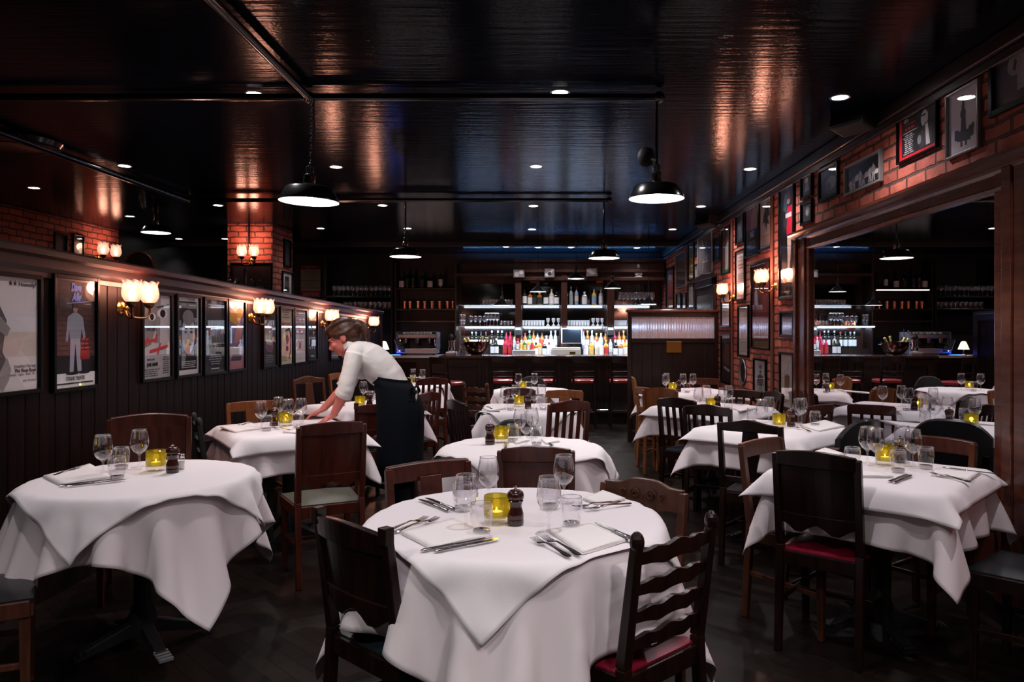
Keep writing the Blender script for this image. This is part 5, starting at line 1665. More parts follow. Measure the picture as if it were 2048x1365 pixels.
picture('R', 1444, 1462.5, 588, 655, 'small pale drawing under the farther wall lamp', CRM, [('e', 0.5, 0.55, 0.25, 0.22, LG), ('p', [(0.2, 0.15), (0.8, 0.15), (0.65, 0.4), (0.35, 0.4)], LG), ('l', 0.2, 0.04, 0.8, 0.1, 1, GR)], cat='picture', name='framed_picture', group=PRG)
picture('R', 1444, 1464, 668, 764, 'dark red poster of a bending woman under the small pale drawing', (0.05, 0.03, 0.035), [('p', [(0.1, 0.4), (0.8, 0.35), (0.95, 0.75), (0.4, 0.85), (0.2, 0.65)], (0.24, 0.08, 0.07)), ('e', 0.3, 0.9, 0.3, 0.06, (0.1, 0.12, 0.2)), ('p', [(0.2, 0.28), (0.9, 0.2), (0.9, 0.26), (0.25, 0.34)], LG)], group=PRG)
picture('R', 1445, 1461.5, 460, 552, 'tall poster of a white gown with green lower border, by the conduit', (0.25, 0.12, 0.09), [('p', [(0.35, 0.08), (1.0, 0.08), (0.98, 1.0), (0.8, 0.75), (0.4, 0.6)], (0.62, 0.56, 0.52)), ('r', 0, 0, 1, 0.08, (0.08, 0.3, 0.14)), ('e', 0.3, 0.85, 0.25, 0.12, (0.16, 0.08, 0.06))], group=PRG)
picture('R', 1429, 1442.5, 476, 526, 'small dark photograph left of the white gown poster', DG, [('e', 0.5, 0.3, 0.2, 0.2, GR)], cat='photograph', name='framed_photograph', group=PRG)
picture('R', 1397.5, 1426.5, 474, 556, 'large grey line drawing in a pale frame', (0.2, 0.16, 0.16), [('p', [(0.2, 0.9), (0.24, 0.92), (0.62, 0.35), (0.58, 0.33)], LG), ('p', [(0.25, 0.1), (0.28, 0.1), (0.6, 0.8), (0.57, 0.82)], LG), ('r', 0.3, 0.3, 0.7, 0.33, LG), ('e', 0.45, 0.55, 0.2, 0.14, (0.26, 0.22, 0.22))], frame=mat('pale grey frame', (0.2, 0.19, 0.18), 0.4), fw=0.02, cat='picture', name='framed_picture', group=PRG)
picture('R', 1378, 1389.5, 486, 564, 'narrow yellow printed playbill on the brick wall', (0.62, 0.42, 0.06), [('l', 0.1, 0.6, 0.9, 0.95, 5, DG), ('l', 0.1, 0.1, 0.9, 0.5, 6, (0.3, 0.1, 0.05))], group=PRG)
picture('R', 1354, 1373.5, 511, 578, 'grey blue picture left of the yellow playbill', (0.2, 0.23, 0.24), [('r', 0.15, 0.12, 0.85, 0.86, (0.32, 0.35, 0.35)), ('e', 0.5, 0.5, 0.25, 0.2, GR)], frame=mat('pale grey frame', (0.2, 0.19, 0.18), 0.4), cat='picture', name='framed_picture', group=PRG)
picture('R', 1390.3, 1397, 480, 514, 'tiny black photograph between the yellow playbill and grey drawing, upper one', DG, [('r', 0.2, 0.5, 0.8, 0.7, LG)], fw=0.01, cat='photograph', name='framed_photograph', group=PRG)
picture('R', 1390.3, 1397, 530, 566, 'tiny grey photograph between the yellow playbill and grey drawing, lower one', GR, [('r', 0.2, 0.3, 0.8, 0.7, LG)], fw=0.01, cat='photograph', name='framed_photograph', group=PRG)
picture('R', 1377.5, 1389.5, 569, 618, 'pale narrow picture under the yellow playbill', CRM, [('e', 0.5, 0.5, 0.25, 0.25, LG)], cat='picture', name='framed_picture', group=PRG)
picture('R', 1333.5, 1349, 540, 619, 'blue, red and orange painted poster at the far end of the brick wall', (0.08, 0.1, 0.2), [('p', [(0.2, 0.3), (0.8, 0.25), (0.9, 0.8), (0.3, 0.9)], (0.45, 0.09, 0.06)), ('e', 0.45, 0.75, 0.25, 0.12, (0.4, 0.36, 0.4)), ('r', 0.2, 0.0, 0.9, 0.2, (0.6, 0.25, 0.05))], group=PRG)
picture('R', 1354, 1363.5, 588, 618, 'small grey framed photograph above the booth screen, farther one', GR, [('e', 0.5, 0.5, 0.2, 0.3, LG)], fw=0.012, cat='photograph', name='framed_photograph', group=PRG)
picture('R', 1365.5, 1374, 588, 618, 'small grey framed photograph above the booth screen, nearer one', GR, [('e', 0.4, 0.5, 0.2, 0.3, PALE)], fw=0.012, cat='photograph', name='framed_photograph', group=PRG)
picture('R', 1323.5, 1332, 525, 563, 'small black framed photograph in the far upper corner of the brick wall', DG, [('e', 0.5, 0.5, 0.3, 0.3, (0.09, 0.09, 0.1))], fw=0.02, cat='photograph', name='framed_photograph', group=PRG)
picture('LL', 107, 133, 464, 512, 'dark glazed picture on the far left brick wall, first one', K, [('r', 0.2, 0.2, 0.8, 0.8, DG)], cat='picture', name='framed_picture')
picture('LL', 144, 166, 466, 512, 'dark glazed picture on the far left brick wall, reflecting the lamp', K, [('r', 0.2, 0.2, 0.8, 0.8, (0.06, 0.06, 0.08))], cat='picture', name='framed_picture')
picture('LL', -60, 62, 476, 530, 'pale yellowish picture top showing above the partition rail at left', (0.3, 0.27, 0.2), [('r', 0.1, 0.1, 0.9, 0.8, (0.1, 0.1, 0.1))], cat='picture', name='framed_picture')
# pictures about the brick pillar
picture(('F', 9.985), 462, 546, 526, 590, 'wide dark framed mirror glass on the brick pillar below the lamp', (0.03, 0.02, 0.022), [('r', 0.6, 0.05, 0.8, 0.25, (0.2, 0.12, 0.1))], cat='picture', name='framed_picture', fw=0.02)


def pillar_side(px0, px1, yt, yb_, label, paper, art):
    """the side of the pillar that faces the room is at x=-3.6"""
    d0, d1 = F * -3.6 / (px0 - CX), F * -3.6 / (px1 - CX)
    dm = (d0 + d1) / 2
    zt, zb = EYE - (yt - CY) / F * dm, EYE - (yb_ - CY) / F * dm
    w, h = abs(d1 - d0), zt - zb
    t_ = thing('framed_photograph', label, 'photograph', (-3.6, dm, zb), R(90))
    mb = MB()
    f = 0.02
    for lo, hi in (((-w / 2, 0), (-w / 2 + f, h)), ((w / 2 - f, 0), (w / 2, h)), ((-w / 2, 0), (w / 2, f)), ((-w / 2, h - f), (w / 2, h))):
        mb.box2((lo[0], -0.024, lo[1]), (hi[0], -0.001, hi[1]))
    mb.build('frame', BLACKFRAME, t_)
    MB().box2((-w / 2 + f, -0.006, f), (w / 2 - f, -0.001, h - f)).add([(-w / 4, -0.0065, h * 0.1), (w / 4, -0.0065, h * 0.1), (w / 5, -0.0065, h * 0.8), (-w / 5, -0.0065, h * 0.8)], [(0, 1, 2, 3)], 1).build('print', [pc(paper), pc(art)], t_)
    MB().box2((-w / 2 + f, -0.0135, f), (w / 2 - f, -0.012, h - f)).build('glazing', M_PANE, t_)


pillar_side(566, 580, 480, 535, 'narrow dark framed photograph on the side of the brick pillar, upper one', DG, (0.08, 0.07, 0.07))
pillar_side(563, 583, 544, 590, 'white mounted framed photograph on the side of the brick pillar, lower one', PALE, DG)
picture(('F', YB - 0.002), 600, 643, 529, 596, 'red and cream lettered playbill over the far end of the partition', (0.52, 0.40, 0.28), [('r', 0, 0.86, 1, 1, (0.42, 0.015, 0.03)), ('r', 0, 0, 1, 0.20, (0.42, 0.015, 0.03)), ('t', 'SARATOGA', 0.5, 0.09, 0.15, (0.6, 0.48, 0.36), dict(squeeze=0.62)), ('t', 'SINCE 1947', 0.5, 0.93, 0.10, (0.6, 0.42, 0.34), dict(squeeze=0.6)),
    ('r', 0.06, 0.5, 0.94, 0.54, (0.3, 0.2, 0.13)), ('r', 0.06, 0.27, 0.94, 0.30, (0.3, 0.2, 0.13)), ('l', 0.08, 0.58, 0.92, 0.82, 4, (0.35, 0.25, 0.17)), ('l', 0.08, 0.32, 0.92, 0.5, 3, (0.35, 0.25, 0.17))], fw=0.012)

# ------------------------------------------------------------------ the big wall mirror
ML0, ML1 = 3.25, 6.40           # near and far outer ends
mi0, mi1, mz0, mz1 = 3.60, 6.10, 0.55, 2.055
t_ = thing('framed_mirror', 'huge wall mirror in a moulded dark red wooden frame, reflecting the bar', 'mirror', (XR, (ML0 + ML1) / 2, 0))
c0 = Vector((XR, (ML0 + ML1) / 2, 0))
MIRR = mat('mirror silver', (0.62, 0.63, 0.66), 0.0, 1.0)
MB().box2((-0.012, mi0 - 0.02 - c0.y, mz0 - 0.02), (-0.004, mi1 + 0.02 - c0.y, mz1 + 0.02)).build('mirror_glass', MIRR, t_)


# jambs: stepped sections (x is towards the room, negative)
for (ya, yb2) in ((ML0, mi0), (mi1, ML1)):
    fr = MB()
    far = ya > 5
    w = yb2 - ya
    steps = [(0.0, 0.22, 0.035), (0.22, 0.45, 0.05), (0.45, 0.80, 0.042), (0.80, 1.0, 0.065)]
    for s0, s1, dp in steps:
        if not far:
            s0, s1 = 1 - s1, 1 - s0
        fr.box2((-dp, ya + w * s0 - c0.y, 0.10), (0, ya + w * s1 - c0.y, mz1 + 0.11))
    fr.build('jamb', MIRRORWOOD, t_, bevel=0.008)
fr = MB()
prof = [(0.0, mz1 + 0.005), (-0.035, mz1 + 0.005), (-0.042, mz1 + 0.02), (-0.030, mz1 + 0.03), (-0.032, mz1 + 0.085), (-0.045, mz1 + 0.10), (-0.050, mz1 + 0.115), (-0.085, mz1 + 0.135), (-0.10, mz1 + 0.145), (-0.10, mz1 + 0.163), (0.0, mz1 + 0.175)]
fr.skin([[Vector((x, yy - c0.y, z)) for x, z in prof] for yy in (ML0 - 0.15, ML1 + 0.04)])
fr.build('cornice', MIRRORWOOD, t_)
MB().box2((-0.05, mi0 - c0.y, mz0 - 0.1), (0, mi1 - c0.y, mz0)).build('sill', MIRRORWOOD, t_, bevel=0.006)
MB().box2((-0.02, mi0 - c0.y, 0.10), (0, mi1 - c0.y, mz0 - 0.1)).build('panel_below', MIRRORWOOD, t_)
struct(MB().box2((XR - 0.03, YF, 0), (XR, 9.3, 0.12)).build('baseboard_right', BARWOOD))

# conduits on the brick wall
for px, lab in ((1548, 'thin painted conduit up the brick wall beside the tall glazed poster'), (1467, 'thin painted conduit up the brick wall by the farther wall lamp')):
    d = F * XR / (px - CX)
    tag(MB().tube([(XR - 0.014, d, 0.12), (XR - 0.014, d, CEIL - 0.1)], 0.013, 8).tube([(XR - 0.014, d + 0.035, 0.12), (XR - 0.014, d + 0.035, CEIL - 0.1)], 0.011, 8).build('wall_conduit', wood('painted conduit', (0.10, 0.035, 0.025), (0.16, 0.06, 0.04), 0.4), smooth=True), lab, 'conduit')

# oval silver tray on the wall
d = F * XR / (1487 - CX)
t_ = thing('oval_tray', 'oval silver framed tray hung low on the brick wall', 'tray', (XR, d, EYE - (745 - CY) / F * d), R(-90))
MB().lathe([(0.0005, 0.006), (0.11, 0.006), (0.12, 0.012), (0.145, 0.02), (0.15, 0.012), (0.14, 0.001)], 36, axis=Matrix.Diagonal((0.95, 1, 1)) @ Matrix.Rotation(R(90), 3, 'X')).build('tray_rim', BRUSHED, t_, smooth=True)
MB().lathe([(0.0005, 0.007), (0.11, 0.007)], 36, axis=Matrix.Diagonal((0.95, 1, 1)) @ Matrix.Rotation(R(90), 3, 'X')).build('tray_plate', CHROME, t_)

# door in the brick wall beyond the booth screen
d0, d1 = F * XR / (1393 - CX), F * XR / (1434 - CX)
t_ = thing('panel_door', 'dark panelled door with a glass light in the brick wall, beyond the booth screen', 'door', (XR, (d0 + d1) / 2, 0), R(-90))
w = abs(d1 - d0) / 2
zt = EYE - (567 - CY) / F * d0
mb = MB()
for lo, hi in (((-w, 0), (-w + 0.09, zt)), ((w - 0.09, 0), (w, zt)), ((-w, zt - 0.09), (w, zt))):
    mb.box2((lo[0], -0.05, lo[1]), (hi[0], -0.001, hi[1]))
mb.prism([(-w - 0.02, zt), (w + 0.02, zt), (w + 0.02, zt + 0.04), (0, zt + 0.09), (-w - 0.02, zt + 0.04)], -0.06, -0.001)
mb.build('door_case', BARWOOD, t_, bevel=0.006)
MB().box2((-w + 0.09, -0.03, 0), (w - 0.09, -0.002, zt - 0.09)).build('door_leaf', DARKWOOD, t_)
MB().box2((-w + 0.2, -0.034, 1.25), (w - 0.2, -0.03, zt - 0.2)).build('glass_light', mat('grey door glass', (0.09, 0.085, 0.09), 0.15), t_)

# wall speakers
for (px, py, dd, lab) in ((1434, 442, 9.3, 'black loudspeaker bracketed high on the brick wall beyond the front row'), (1740, 236, 4.9, 'black loudspeaker in the dark corner above the mirror')):
    p = at(px, py, dd)
    t_ = thing('wall_speaker', lab, 'loudspeaker', (min(p.x, XR - 0.16), dd, p.z), R(-60))
    t_.rotation_euler = (R(-15), 0, R(-60))
    MB().box((0, 0, 0), (0.26, 0.16, 0.17)).build('cabinet', BLACK, t_, bevel=0.02)
    MB().box((0, -0.084, 0), (0.24, 0.01, 0.15)).build('grille', DARKMETAL, t_, bevel=0.004)
    MB().bar((0, 0.07, 0), (0.05, 0.17, 0.02), 0.03, 0.03).build('bracket', DARKMETAL, t_)
# round ceiling vent
p = (-3.95, 5.6, CEIL)
t_ = thing('ceiling_vent', 'round black ceiling disc, left above the partition', 'ceiling vent', p)
MB().lathe([(0.0005, -0.05), (0.25, -0.05), (0.30, -0.035), (0.32, -0.001)], 36).build('disc', BLACKENAMEL, t_, smooth=True)
MB().lathe([(0.20, -0.052), (0.21, -0.056), (0.22, -0.052)], 36).build('ring', DARKMETAL, t_, smooth=True)


# ================================================================== THE BAR
BX0, BX1, BY0, BY1, BZ = -1.52, XR - 0.02, 11.2, 11.78, 1.01
t_ = thing('bar_counter', 'long dark panelled bar counter behind the stools', 'bar counter', (0, 0, 0))
mb = MB().box2((BX0, BY0 + 0.08, 0.0), (BX1, BY1, BZ - 0.05))
mb.build('counter_body', BARWOOD, t_)
mb = MB()
k = 0
x = BX0 + 0.06
while x < BX1 - 0.5:
    for lo, hi in (((x, 0.14), (x + 0.05, 0.9)), ((x + 0.49, 0.14), (x + 0.54, 0.9)), ((x + 0.05, 0.14), (x + 0.49, 0.2)), ((x + 0.05, 0.84), (x + 0.49, 0.9))):
        mb.box2((lo[0], BY0 + 0.06, lo[1]), (hi[0], BY0 + 0.08, hi[1]))
    x += 0.6
mb.build('front_panelling', BARWOOD, t_, bevel=0.004)
MB().box2((BX0 - 0.03, BY0, BZ - 0.05), (BX1, BY1 + 0.03, BZ)).build('worktop', wood('bar top wood', (0.02, 0.008, 0.006), (0.045, 0.017, 0.012), 0.18), t_, bevel=0.012)
mb = MB().tube([(BX0, BY0 - 0.09, 0.2), (BX1, BY0 - 0.09, 0.2)], 0.022, 12)
for k in range(6):
    xx = BX0 + 0.2 + k * 0.65
    mb.tube([(xx, BY0 + 0.07, 0.2), (xx, BY0 - 0.09, 0.2)], 0.012, 8)
mb.build('foot_rail', CHROME, t_, smooth=True)

# lower service counter at the left with the coffee machine
SX0, SX1, SY0 = -3.05, -1.60, 12.3
SZ = EYE - (712 - CY) / F * SY0
t_ = thing('service_counter', 'dark service counter with a pale metal edge under the coffee machine', 'counter', (0, 0, 0))
MB().box2((SX0, SY0 + 0.03, 0), (SX1, SY0 + 0.7, SZ - 0.04)).build('cabinet', BARWOOD, t_)
MB().box2((SX0 - 0.01, SY0, SZ - 0.04), (SX1 + 0.02, SY0 + 0.72, SZ)).build('worktop', mat('pale metal edge', (0.5, 0.5, 0.54), 0.35, 0.6), t_, bevel=0.004)
mb = MB()
for k in range(2):
    mb.box2((SX0 + 0.04 + k * 0.5, SY0 + 0.01, 0.1), (SX0 + 0.48 + k * 0.5, SY0 + 0.03, SZ - 0.1))
mb.build('cupboard_door', PANELWOOD, t_, bevel=0.004)

# back bar
QY0, QY1, QZ = 13.2, 13.88, 0.94
t_ = thing('back_bar_cabinet', 'tall dark back bar with glass shelves, posts and cornice behind the counter', 'back bar', (0, 0, 0))
QX0, QX1 = -1.58, XR - 0.02
MB().box2((QX0, QY0 + 0.02, 0), (QX1, QY1, QZ - 0.04)).build('base_cabinet', BARWOOD, t_)
MB().box2((QX0, QY0, QZ - 0.04), (QX1, QY1, QZ)).build('worktop', mat('polished pale back bar top', (0.3, 0.3, 0.32), 0.12, 0.5), t_, bevel=0.005)
MB().box2((QX0, QY1 - 0.02, QZ), (QX1, QY1, 2.62)).build('back_panel', SHELFWOOD, t_)
xq = lambda px, d=13.55: (px - CX) / F * d
for (a, b_) in ((1031, 1043), (1122, 1134), (1213, 1227)):
    MB().box2((xq(a), 13.40, QZ), (xq(b_), QY1 - 0.02, 2.40)).build('post', SHELFWOOD, t_, bevel=0.006)
mb = MB().box2((xq(1030), 13.36, 2.28), (QX1, QY1 - 0.02, 2.34)).box2((xq(1028), 13.33, 2.42), (QX1, QY1 - 0.02, 2.47)).box2((xq(1030), 13.42, 2.34), (QX1, QY1 - 0.02, 2.42)).box2((QX0, 13.45, 2.36), (xq(1030), QY1 - 0.02, 2.42))
mb.box2((xq(1029), 13.35, 2.60), (QX1, QY1 - 0.02, 2.66)).box2((xq(1029), 13.40, 2.47), (QX1, QY1 - 0.02, 2.60))
mb.build('cornice', SHELFWOOD, t_, bevel=0.006)
# mirror backs between the posts
BAYS = [(918, 1031), (1043, 1122), (1134, 1213), (1227, 1312)]
for a, b_ in BAYS:
    MB().box2((xq(a) + 0.01, QY1 - 0.03, QZ + 0.35), (xq(b_) - 0.01, QY1 - 0.022, 2.25)).build('mirror_back', mat('dark aged bar mirror', (0.16, 0.15, 0.15), 0.08, 1.0), t_)
SH = {}
shelf_z = {1: EYE - (652 - CY) / F * 13.45, 2: EYE - (609.5 - CY) / F * 13.45, 3: EYE - (567 - CY) / F * 13.45}
for bi, (a, b_) in enumerate(BAYS):
    for lv in (1, 2, 3):
        if lv == 3 and bi in (0, 3):
            continue
        z = shelf_z[lv]
        sh = MB().box2((xq(a) + 0.005, 13.22 if lv == 1 else 13.42, z - 0.012), (xq(b_) - 0.005, QY1 - 0.032, z)).build('glass_shelf', M_SHELFGLASS, t_)
        SH[(bi, lv)] = z
        if lv < 3:
            yl = 13.24 if lv == 1 else 13.44
            MB().box2((xq(a) + 0.01, yl - 0.012, z - 0.017), (xq(b_) - 0.01, yl + 0.008, z - 0.013)).build('light_strip', LEDSTRIP, t_)
            light('shelf_strip_and_fill', 'AREA', ((xq(a) + xq(b_)) / 2, yl, z - 0.025), 14.0 if lv == 1 else 1.5, (0.70, 0.83, 1.0), rot=(R(28), 0, 0), shape='RECTANGLE', size=xq(b_) - xq(a) - 0.04, size_y=0.03)
            if lv == 1:
                light('shelf_strip_and_fill', 'AREA', ((xq(a) + xq(b_)) / 2, yl, z - 0.02), 1.8, (0.30, 0.5, 1.0), rot=(R(-55), 0, 0), shape='RECTANGLE', size=xq(b_) - xq(a) - 0.04, size_y=0.03)  # extra blue fill, added and tilted outward to give the ceiling its glow

# ------------------------------------------------------------------ bottles
BOT = {}


def bottle_mesh(kind):
    if kind == 'wine':
        return [(0.0005, 0), (0.036, 0), (0.0375, 0.004), (0.0375, 0.185), (0.034, 0.205), (0.018, 0.235), (0.0145, 0.25), (0.0145, 0.30)], (0.0378, 0.06, 0.15), (0.0152, 0.27, 0.305)
    if kind == 'spirit':
        return [(0.0005, 0), (0.040, 0), (0.042, 0.005), (0.042, 0.17), (0.036, 0.195), (0.017, 0.215), (0.015, 0.225), (0.015, 0.262)], (0.0424, 0.04, 0.14), (0.017, 0.25, 0.285)
    if kind == 'square':
        return [(0.0005, 0), (0.046, 0), (0.048, 0.005), (0.048, 0.15), (0.040, 0.17), (0.018, 0.18), (0.016, 0.19), (0.016, 0.21)], (0.0484, 0.03, 0.12), (0.019, 0.20, 0.235)
    return [(0.0005, 0), (0.032, 0), (0.033, 0.005), (0.034, 0.20), (0.028, 0.225), (0.016, 0.245), (0.014, 0.255), (0.014, 0.30)], (0.0344, 0.08, 0.15), (0.016, 0.29, 0.325)


def bottle(kind, body, label_c, cap_c, loc, lab, group, s=1.0):
    key = (kind, body, label_c, cap_c)
    if key not in BOT:
        prof, (lr, l0, l1), (cr, c0_, c1_) = bottle_mesh(kind)
        t_ = thing('bottle', lab, 'bottle', loc, 0, group)
        n2 = 8 if kind == 'square' else 16
        b1 = MB().lathe(prof, n2).build('glass', mat('bottle glass %s' % (body,), body, 0.08, coat=0.5), t_, smooth=True)
        b2 = MB().lathe([(lr, l0 - 0.015), (lr, l1 + 0.01)], n2).build('paper_label', mat('bottle paper %s' % (label_c,), label_c, 0.6), t_, smooth=True)
        b3 = MB().lathe([(cr, c0_), (cr, c1_), (0.0005, c1_)], 12).build('cap', mat('bottle cap %s' % (cap_c,), cap_c, 0.3), t_, smooth=True)
        BOT[key] = (t_, b1, b2, b3)
        t_.scale = (s, s, s)
        return t_
    t_, *ch = BOT[key]
    r_ = t_.copy()
    COL.objects.link(r_)
    r_.location = loc
    r_.scale = (s, s, s)
    r_['label'] = lab
    r_['group'] = group
    for c in ch:
        d_ = c.copy()
        COL.objects.link(d_)
        d_.parent = r_
    return r_


DKG, PINK, CLR, AMB, ORG, YELL, GRN, BLU = (0.008, 0.014, 0.01), (0.35, 0.01, 0.05), (0.42, 0.45, 0.5), (0.32, 0.11, 0.02), (0.62, 0.22, 0.02), (0.62, 0.42, 0.08), (0.02, 0.09, 0.03), (0.25, 0.33, 0.55)
LW, LRED, LBK, LCR, LYE = (0.72, 0.72, 0.74), (0.5, 0.03, 0.03), (0.02, 0.02, 0.02), (0.62, 0.52, 0.38), (0.65, 0.45, 0.1)
BG = 'bottles on the back bar'
ROWS = [
    # (front depth, list of (px, kind, body, label, cap, words, y of the base in the photo or None)
    ('back row', 13.60, [(944, 'wine', DKG, LW, LW), (952, 'wine', DKG, LW, BLU), (962, 'wine', DKG, LW, LBK), (972, 'wine', DKG, LW, LRED), (984, 'tall', DKG, LCR, LW), (996, 'tall', DKG, LW, LW), (1004, 'tall', DKG, LW, LW), (1013, 'wine', PINK, LRED, LBK), (1021, 'wine', PINK, LRED, LRED),
                         (1031, 'spirit', YELL, LW, LYE), (1041, 'tall', PINK, LW, LBK), (1050, 'spirit', AMB, LCR, LRED), (1059, 'tall', GRN, LW, LW), (1067, 'tall', AMB, LW, LBK), (1075, 'spirit', CLR, LW, LBK), (1084, 'spirit', AMB, LRED, LBK), (1093, 'square', CLR, LW, LW), (1102, 'tall', CLR, LW, BLU), (1111, 'tall', CLR, LW, LW),
                         (1167, 'tall', BLU, LW, LRED), (1175, 'tall', AMB, LW, LYE), (1184, 'tall', CLR, LW, LW), (1193, 'spirit', AMB, LCR, LYE), (1202, 'spirit', CLR, LW, LYE), (1211, 'wine', AMB, LBK, LBK), (1220, 'tall', DKG, LW, LBK), (1229, 'tall', PINK, LW, LBK), (1238, 'wine', AMB, LW, LRED), (1247, 'tall', AMB, LCR, LYE), (1256, 'wine', DKG, LW, LBK)], QZ + 0.0),
    ('front row', 13.34, [(985, 'wine', DKG, LW, LBK), (993, 'wine', DKG, LW, LW), (1010, 'wine', PINK, LRED, LBK), (1020, 'wine', PINK, LRED, LRED), (1072, 'square', AMB, LW, LBK), (1079, 'spirit', ORG, LCR, LRED), (1089, 'square', DKG, LW, LW), (1098, 'square', CLR, LW, LRED), (1107, 'spirit', CLR, LW, LW),
                          (1172, 'square', CLR, LW, LW), (1183, 'spirit', ORG, LYE, LW), (1194, 'spirit', CLR, LCR, LRED), (1203, 'square', CLR, LW, LW), (1212, 'spirit', ORG, LRED, LYE), (1221, 'tall', CLR, LW, LBK), (1231, 'square', DKG, LW, LBK), (1241, 'square', AMB, LW, LW), (1250, 'spirit', ORG, LW, LRED)], QZ),
]
CN = {DKG: 'dark green', PINK: 'crimson', CLR: 'clear', AMB: 'amber', ORG: 'orange', YELL: 'yellow', GRN: 'green', BLU: 'pale blue'}
KN = {'wine': 'wine bottle', 'spirit': 'spirit bottle', 'square': 'squat bottle', 'tall': 'tall slim bottle'}
for rn, d, lst, z in ROWS:
    for i, (px, kd, bd, lc, cc) in enumerate(lst):
        bottle(kd, bd, lc, cc, ((px - CX) / F * d, d, z + (0.12 if rn == 'back row' else 0.001)), '%s %s on back counter, %s from left in the %s' % (CN[bd], KN[kd], bar_label(i), rn), BG)
MB().box2((QX0 + 0.04, 13.53, QZ), (QX1, 13.86, QZ + 0.12)).build('bottle_step', BARWOOD, bpy.data.objects['back_bar_cabinet'])
# a low white tray of small bottles
td = 13.3
t_ = thing('bottle_tray', 'white ribbed metal tray full of small bottles on the back counter', 'tray', ((1048 - CX) / F * td, td, QZ))
MB().box2((-0.205, -0.07, 0), (0.205, 0.07, 0.10)).build('tray', WHITE, t_, bevel=0.006)
mb = MB()
for k in range(9):
    mb.box2((-0.2, -0.074, 0.012 + k * 0.0095), (0.2, -0.07, 0.016 + k * 0.0095))
mb.build('ribs', mat('light grey', (0.5, 0.5, 0.52), 0.4), t_)
for i, (dx, bd, lc, cc, kd) in enumerate(((-0.17, CLR, LW, LYE, 'tall'), (-0.11, PINK, LW, LRED, 'spirit'), (-0.05, YELL, LYE, LW, 'square'), (0.01, GRN, LYE, LYE, 'square'), (0.075, ORG, LCR, LW, 'square'), (0.145, AMB, LRED, LCR, 'spirit'))):
    bottle(kd, bd, lc, cc, ((1048 - CX) / F * td + dx, td, QZ + 0.101), '%s small bottle standing in the white ribbed tray, %s from left' % (CN[bd], bar_label(i)), 'bottles in the white tray', 0.72)
# shelf bottles
for bi, lv, row in ((1, 2, [(1049, 'spirit', DKG, LW, LBK), (1060, 'square', AMB, LW, LBK), (1069, 'square', DKG, LBK, LBK), (1079, 'square', AMB, LBK, LCR), (1092, 'square', DKG, LW, LBK), (1103, 'spirit', LCR, LW, LW), (1113, 'square', DKG, LW, LBK)]),
                    (2, 2, [(1142, 'tall', CLR, CLR, LW), (1153, 'tall', BLU, LCR, LRED), (1169, 'square', CLR, LW, LW), (1188, 'spirit', YELL, BLU, LW), (1202, 'spirit', CLR, LW, LW)])):
    for i, (px, kd, bd, lc, cc) in enumerate(row):
        bottle(kd, bd, lc, cc, ((px - CX) / F * 13.55, 13.55, SH[(bi, lv)] + 0.001), '%s %s on upper glass shelf, %s from left, %s bay' % (CN.get(bd, 'pale'), KN[kd], bar_label(i), 'second' if bi == 1 else 'third'), 'bottles on the glass shelves')


# ------------------------------------------------------------------ glasses on the shelves
BRIGHT = {}


def many(nm, cat, pts, lab, group, scale=1.0, flip=False, parts=True, bright=True):
    """copies of one table glass; small in view"""
    pr = PR[nm][0]
    for i, p in enumerate(pts):
        o = dup(pr, p, 0, lab, group, scale)
        if flip:
            o.rotation_euler = (math.pi, 0, 0)
        o['category'] = cat
        if bright:
            for c in o.children:
                if c.data.name not in BRIGHT:
                    me = c.data.copy()
                    me.materials.clear()
                    me.materials.append(M_BARGLASS)
                    BRIGHT[c.data.name] = me
                c.data = BRIGHT[c.data.name]


snapshot(None)
GG = 'wine_glass', 'wine glass'
zz = lambda bi, lv: SH[(bi, lv)] + 0.001
many('wine_glass', 'wine glass', [(xq(px), 13.55, zz(0, 1)) for px in (942, 951, 960, 969)], 'dark stemmed glass on lower glass shelf above the champagne bowl', 'dim stemmed glasses above the champagne bowl', 1.0)
many('wine_glass', 'champagne flute', [(xq(px), 13.50, zz(0, 1)) for px in (974, 981, 988, 995)], 'tall bright stemmed glass in the row of four on the left lower shelf', 'four tall glasses on the left lower shelf', 1.3)
many('water_tumbler', 'tumbler', [(xq(px), 13.52, zz(0, 1)) for px in (922, 928)], 'stacked bright tumbler at the left end of the lower glass shelf', 'tumblers at the shelf end', 1.0)
many('water_tumbler', 'tumbler', [(xq(px), 13.52, zz(0, 1) + 0.1) for px in (922, 928)], 'upper stacked bright tumbler at left end of the lower glass shelf', 'upper tumblers at the shelf end', 1.0)
many('water_tumbler', 'tumbler', [(xq(1003 + 7 * k), 13.5, zz(0, 1)) for k in range(4)], 'tumbler in the cluster at the right end of the left lower shelf', 'tumblers on the left lower shelf', 0.85)
many('water_tumbler', 'tumbler', [(xq(968 + 6.2 * k), 13.5 + 0.1 * j, zz(0, 2)) for k in range(10) for j in (0,)], 'tumbler in the row on the left upper glass shelf, behind the lowest pendant', 'tumblers on the left upper shelf', 0.9)


def white_row(bi, px0, px1, lab, gr):
    n_ = 8
    for k in range(n_):
        px = px0 + (px1 - px0) * (k + 0.5) / n_
        if gr not in WR:
            t_ = thing('frosted_tumbler', lab, 'tumbler', (0, 0, 0), 0, gr)
            MB().lathe([(0.0005, 0), (0.021, 0), (0.026, 0.1), (0.023, 0.1), (0.019, 0.008), (0.0005, 0.008)], 14).build('body', mat('bright frosted glass', (0.75, 0.78, 0.82), 0.3), t_, smooth=True)
            WR[gr] = t_
            snapshot(None)
            t_.location = (xq(px), 13.5, zz(bi, 1))
        else:
            dup(WR[gr], (xq(px), 13.5, zz(bi, 1)), 0, lab, gr)


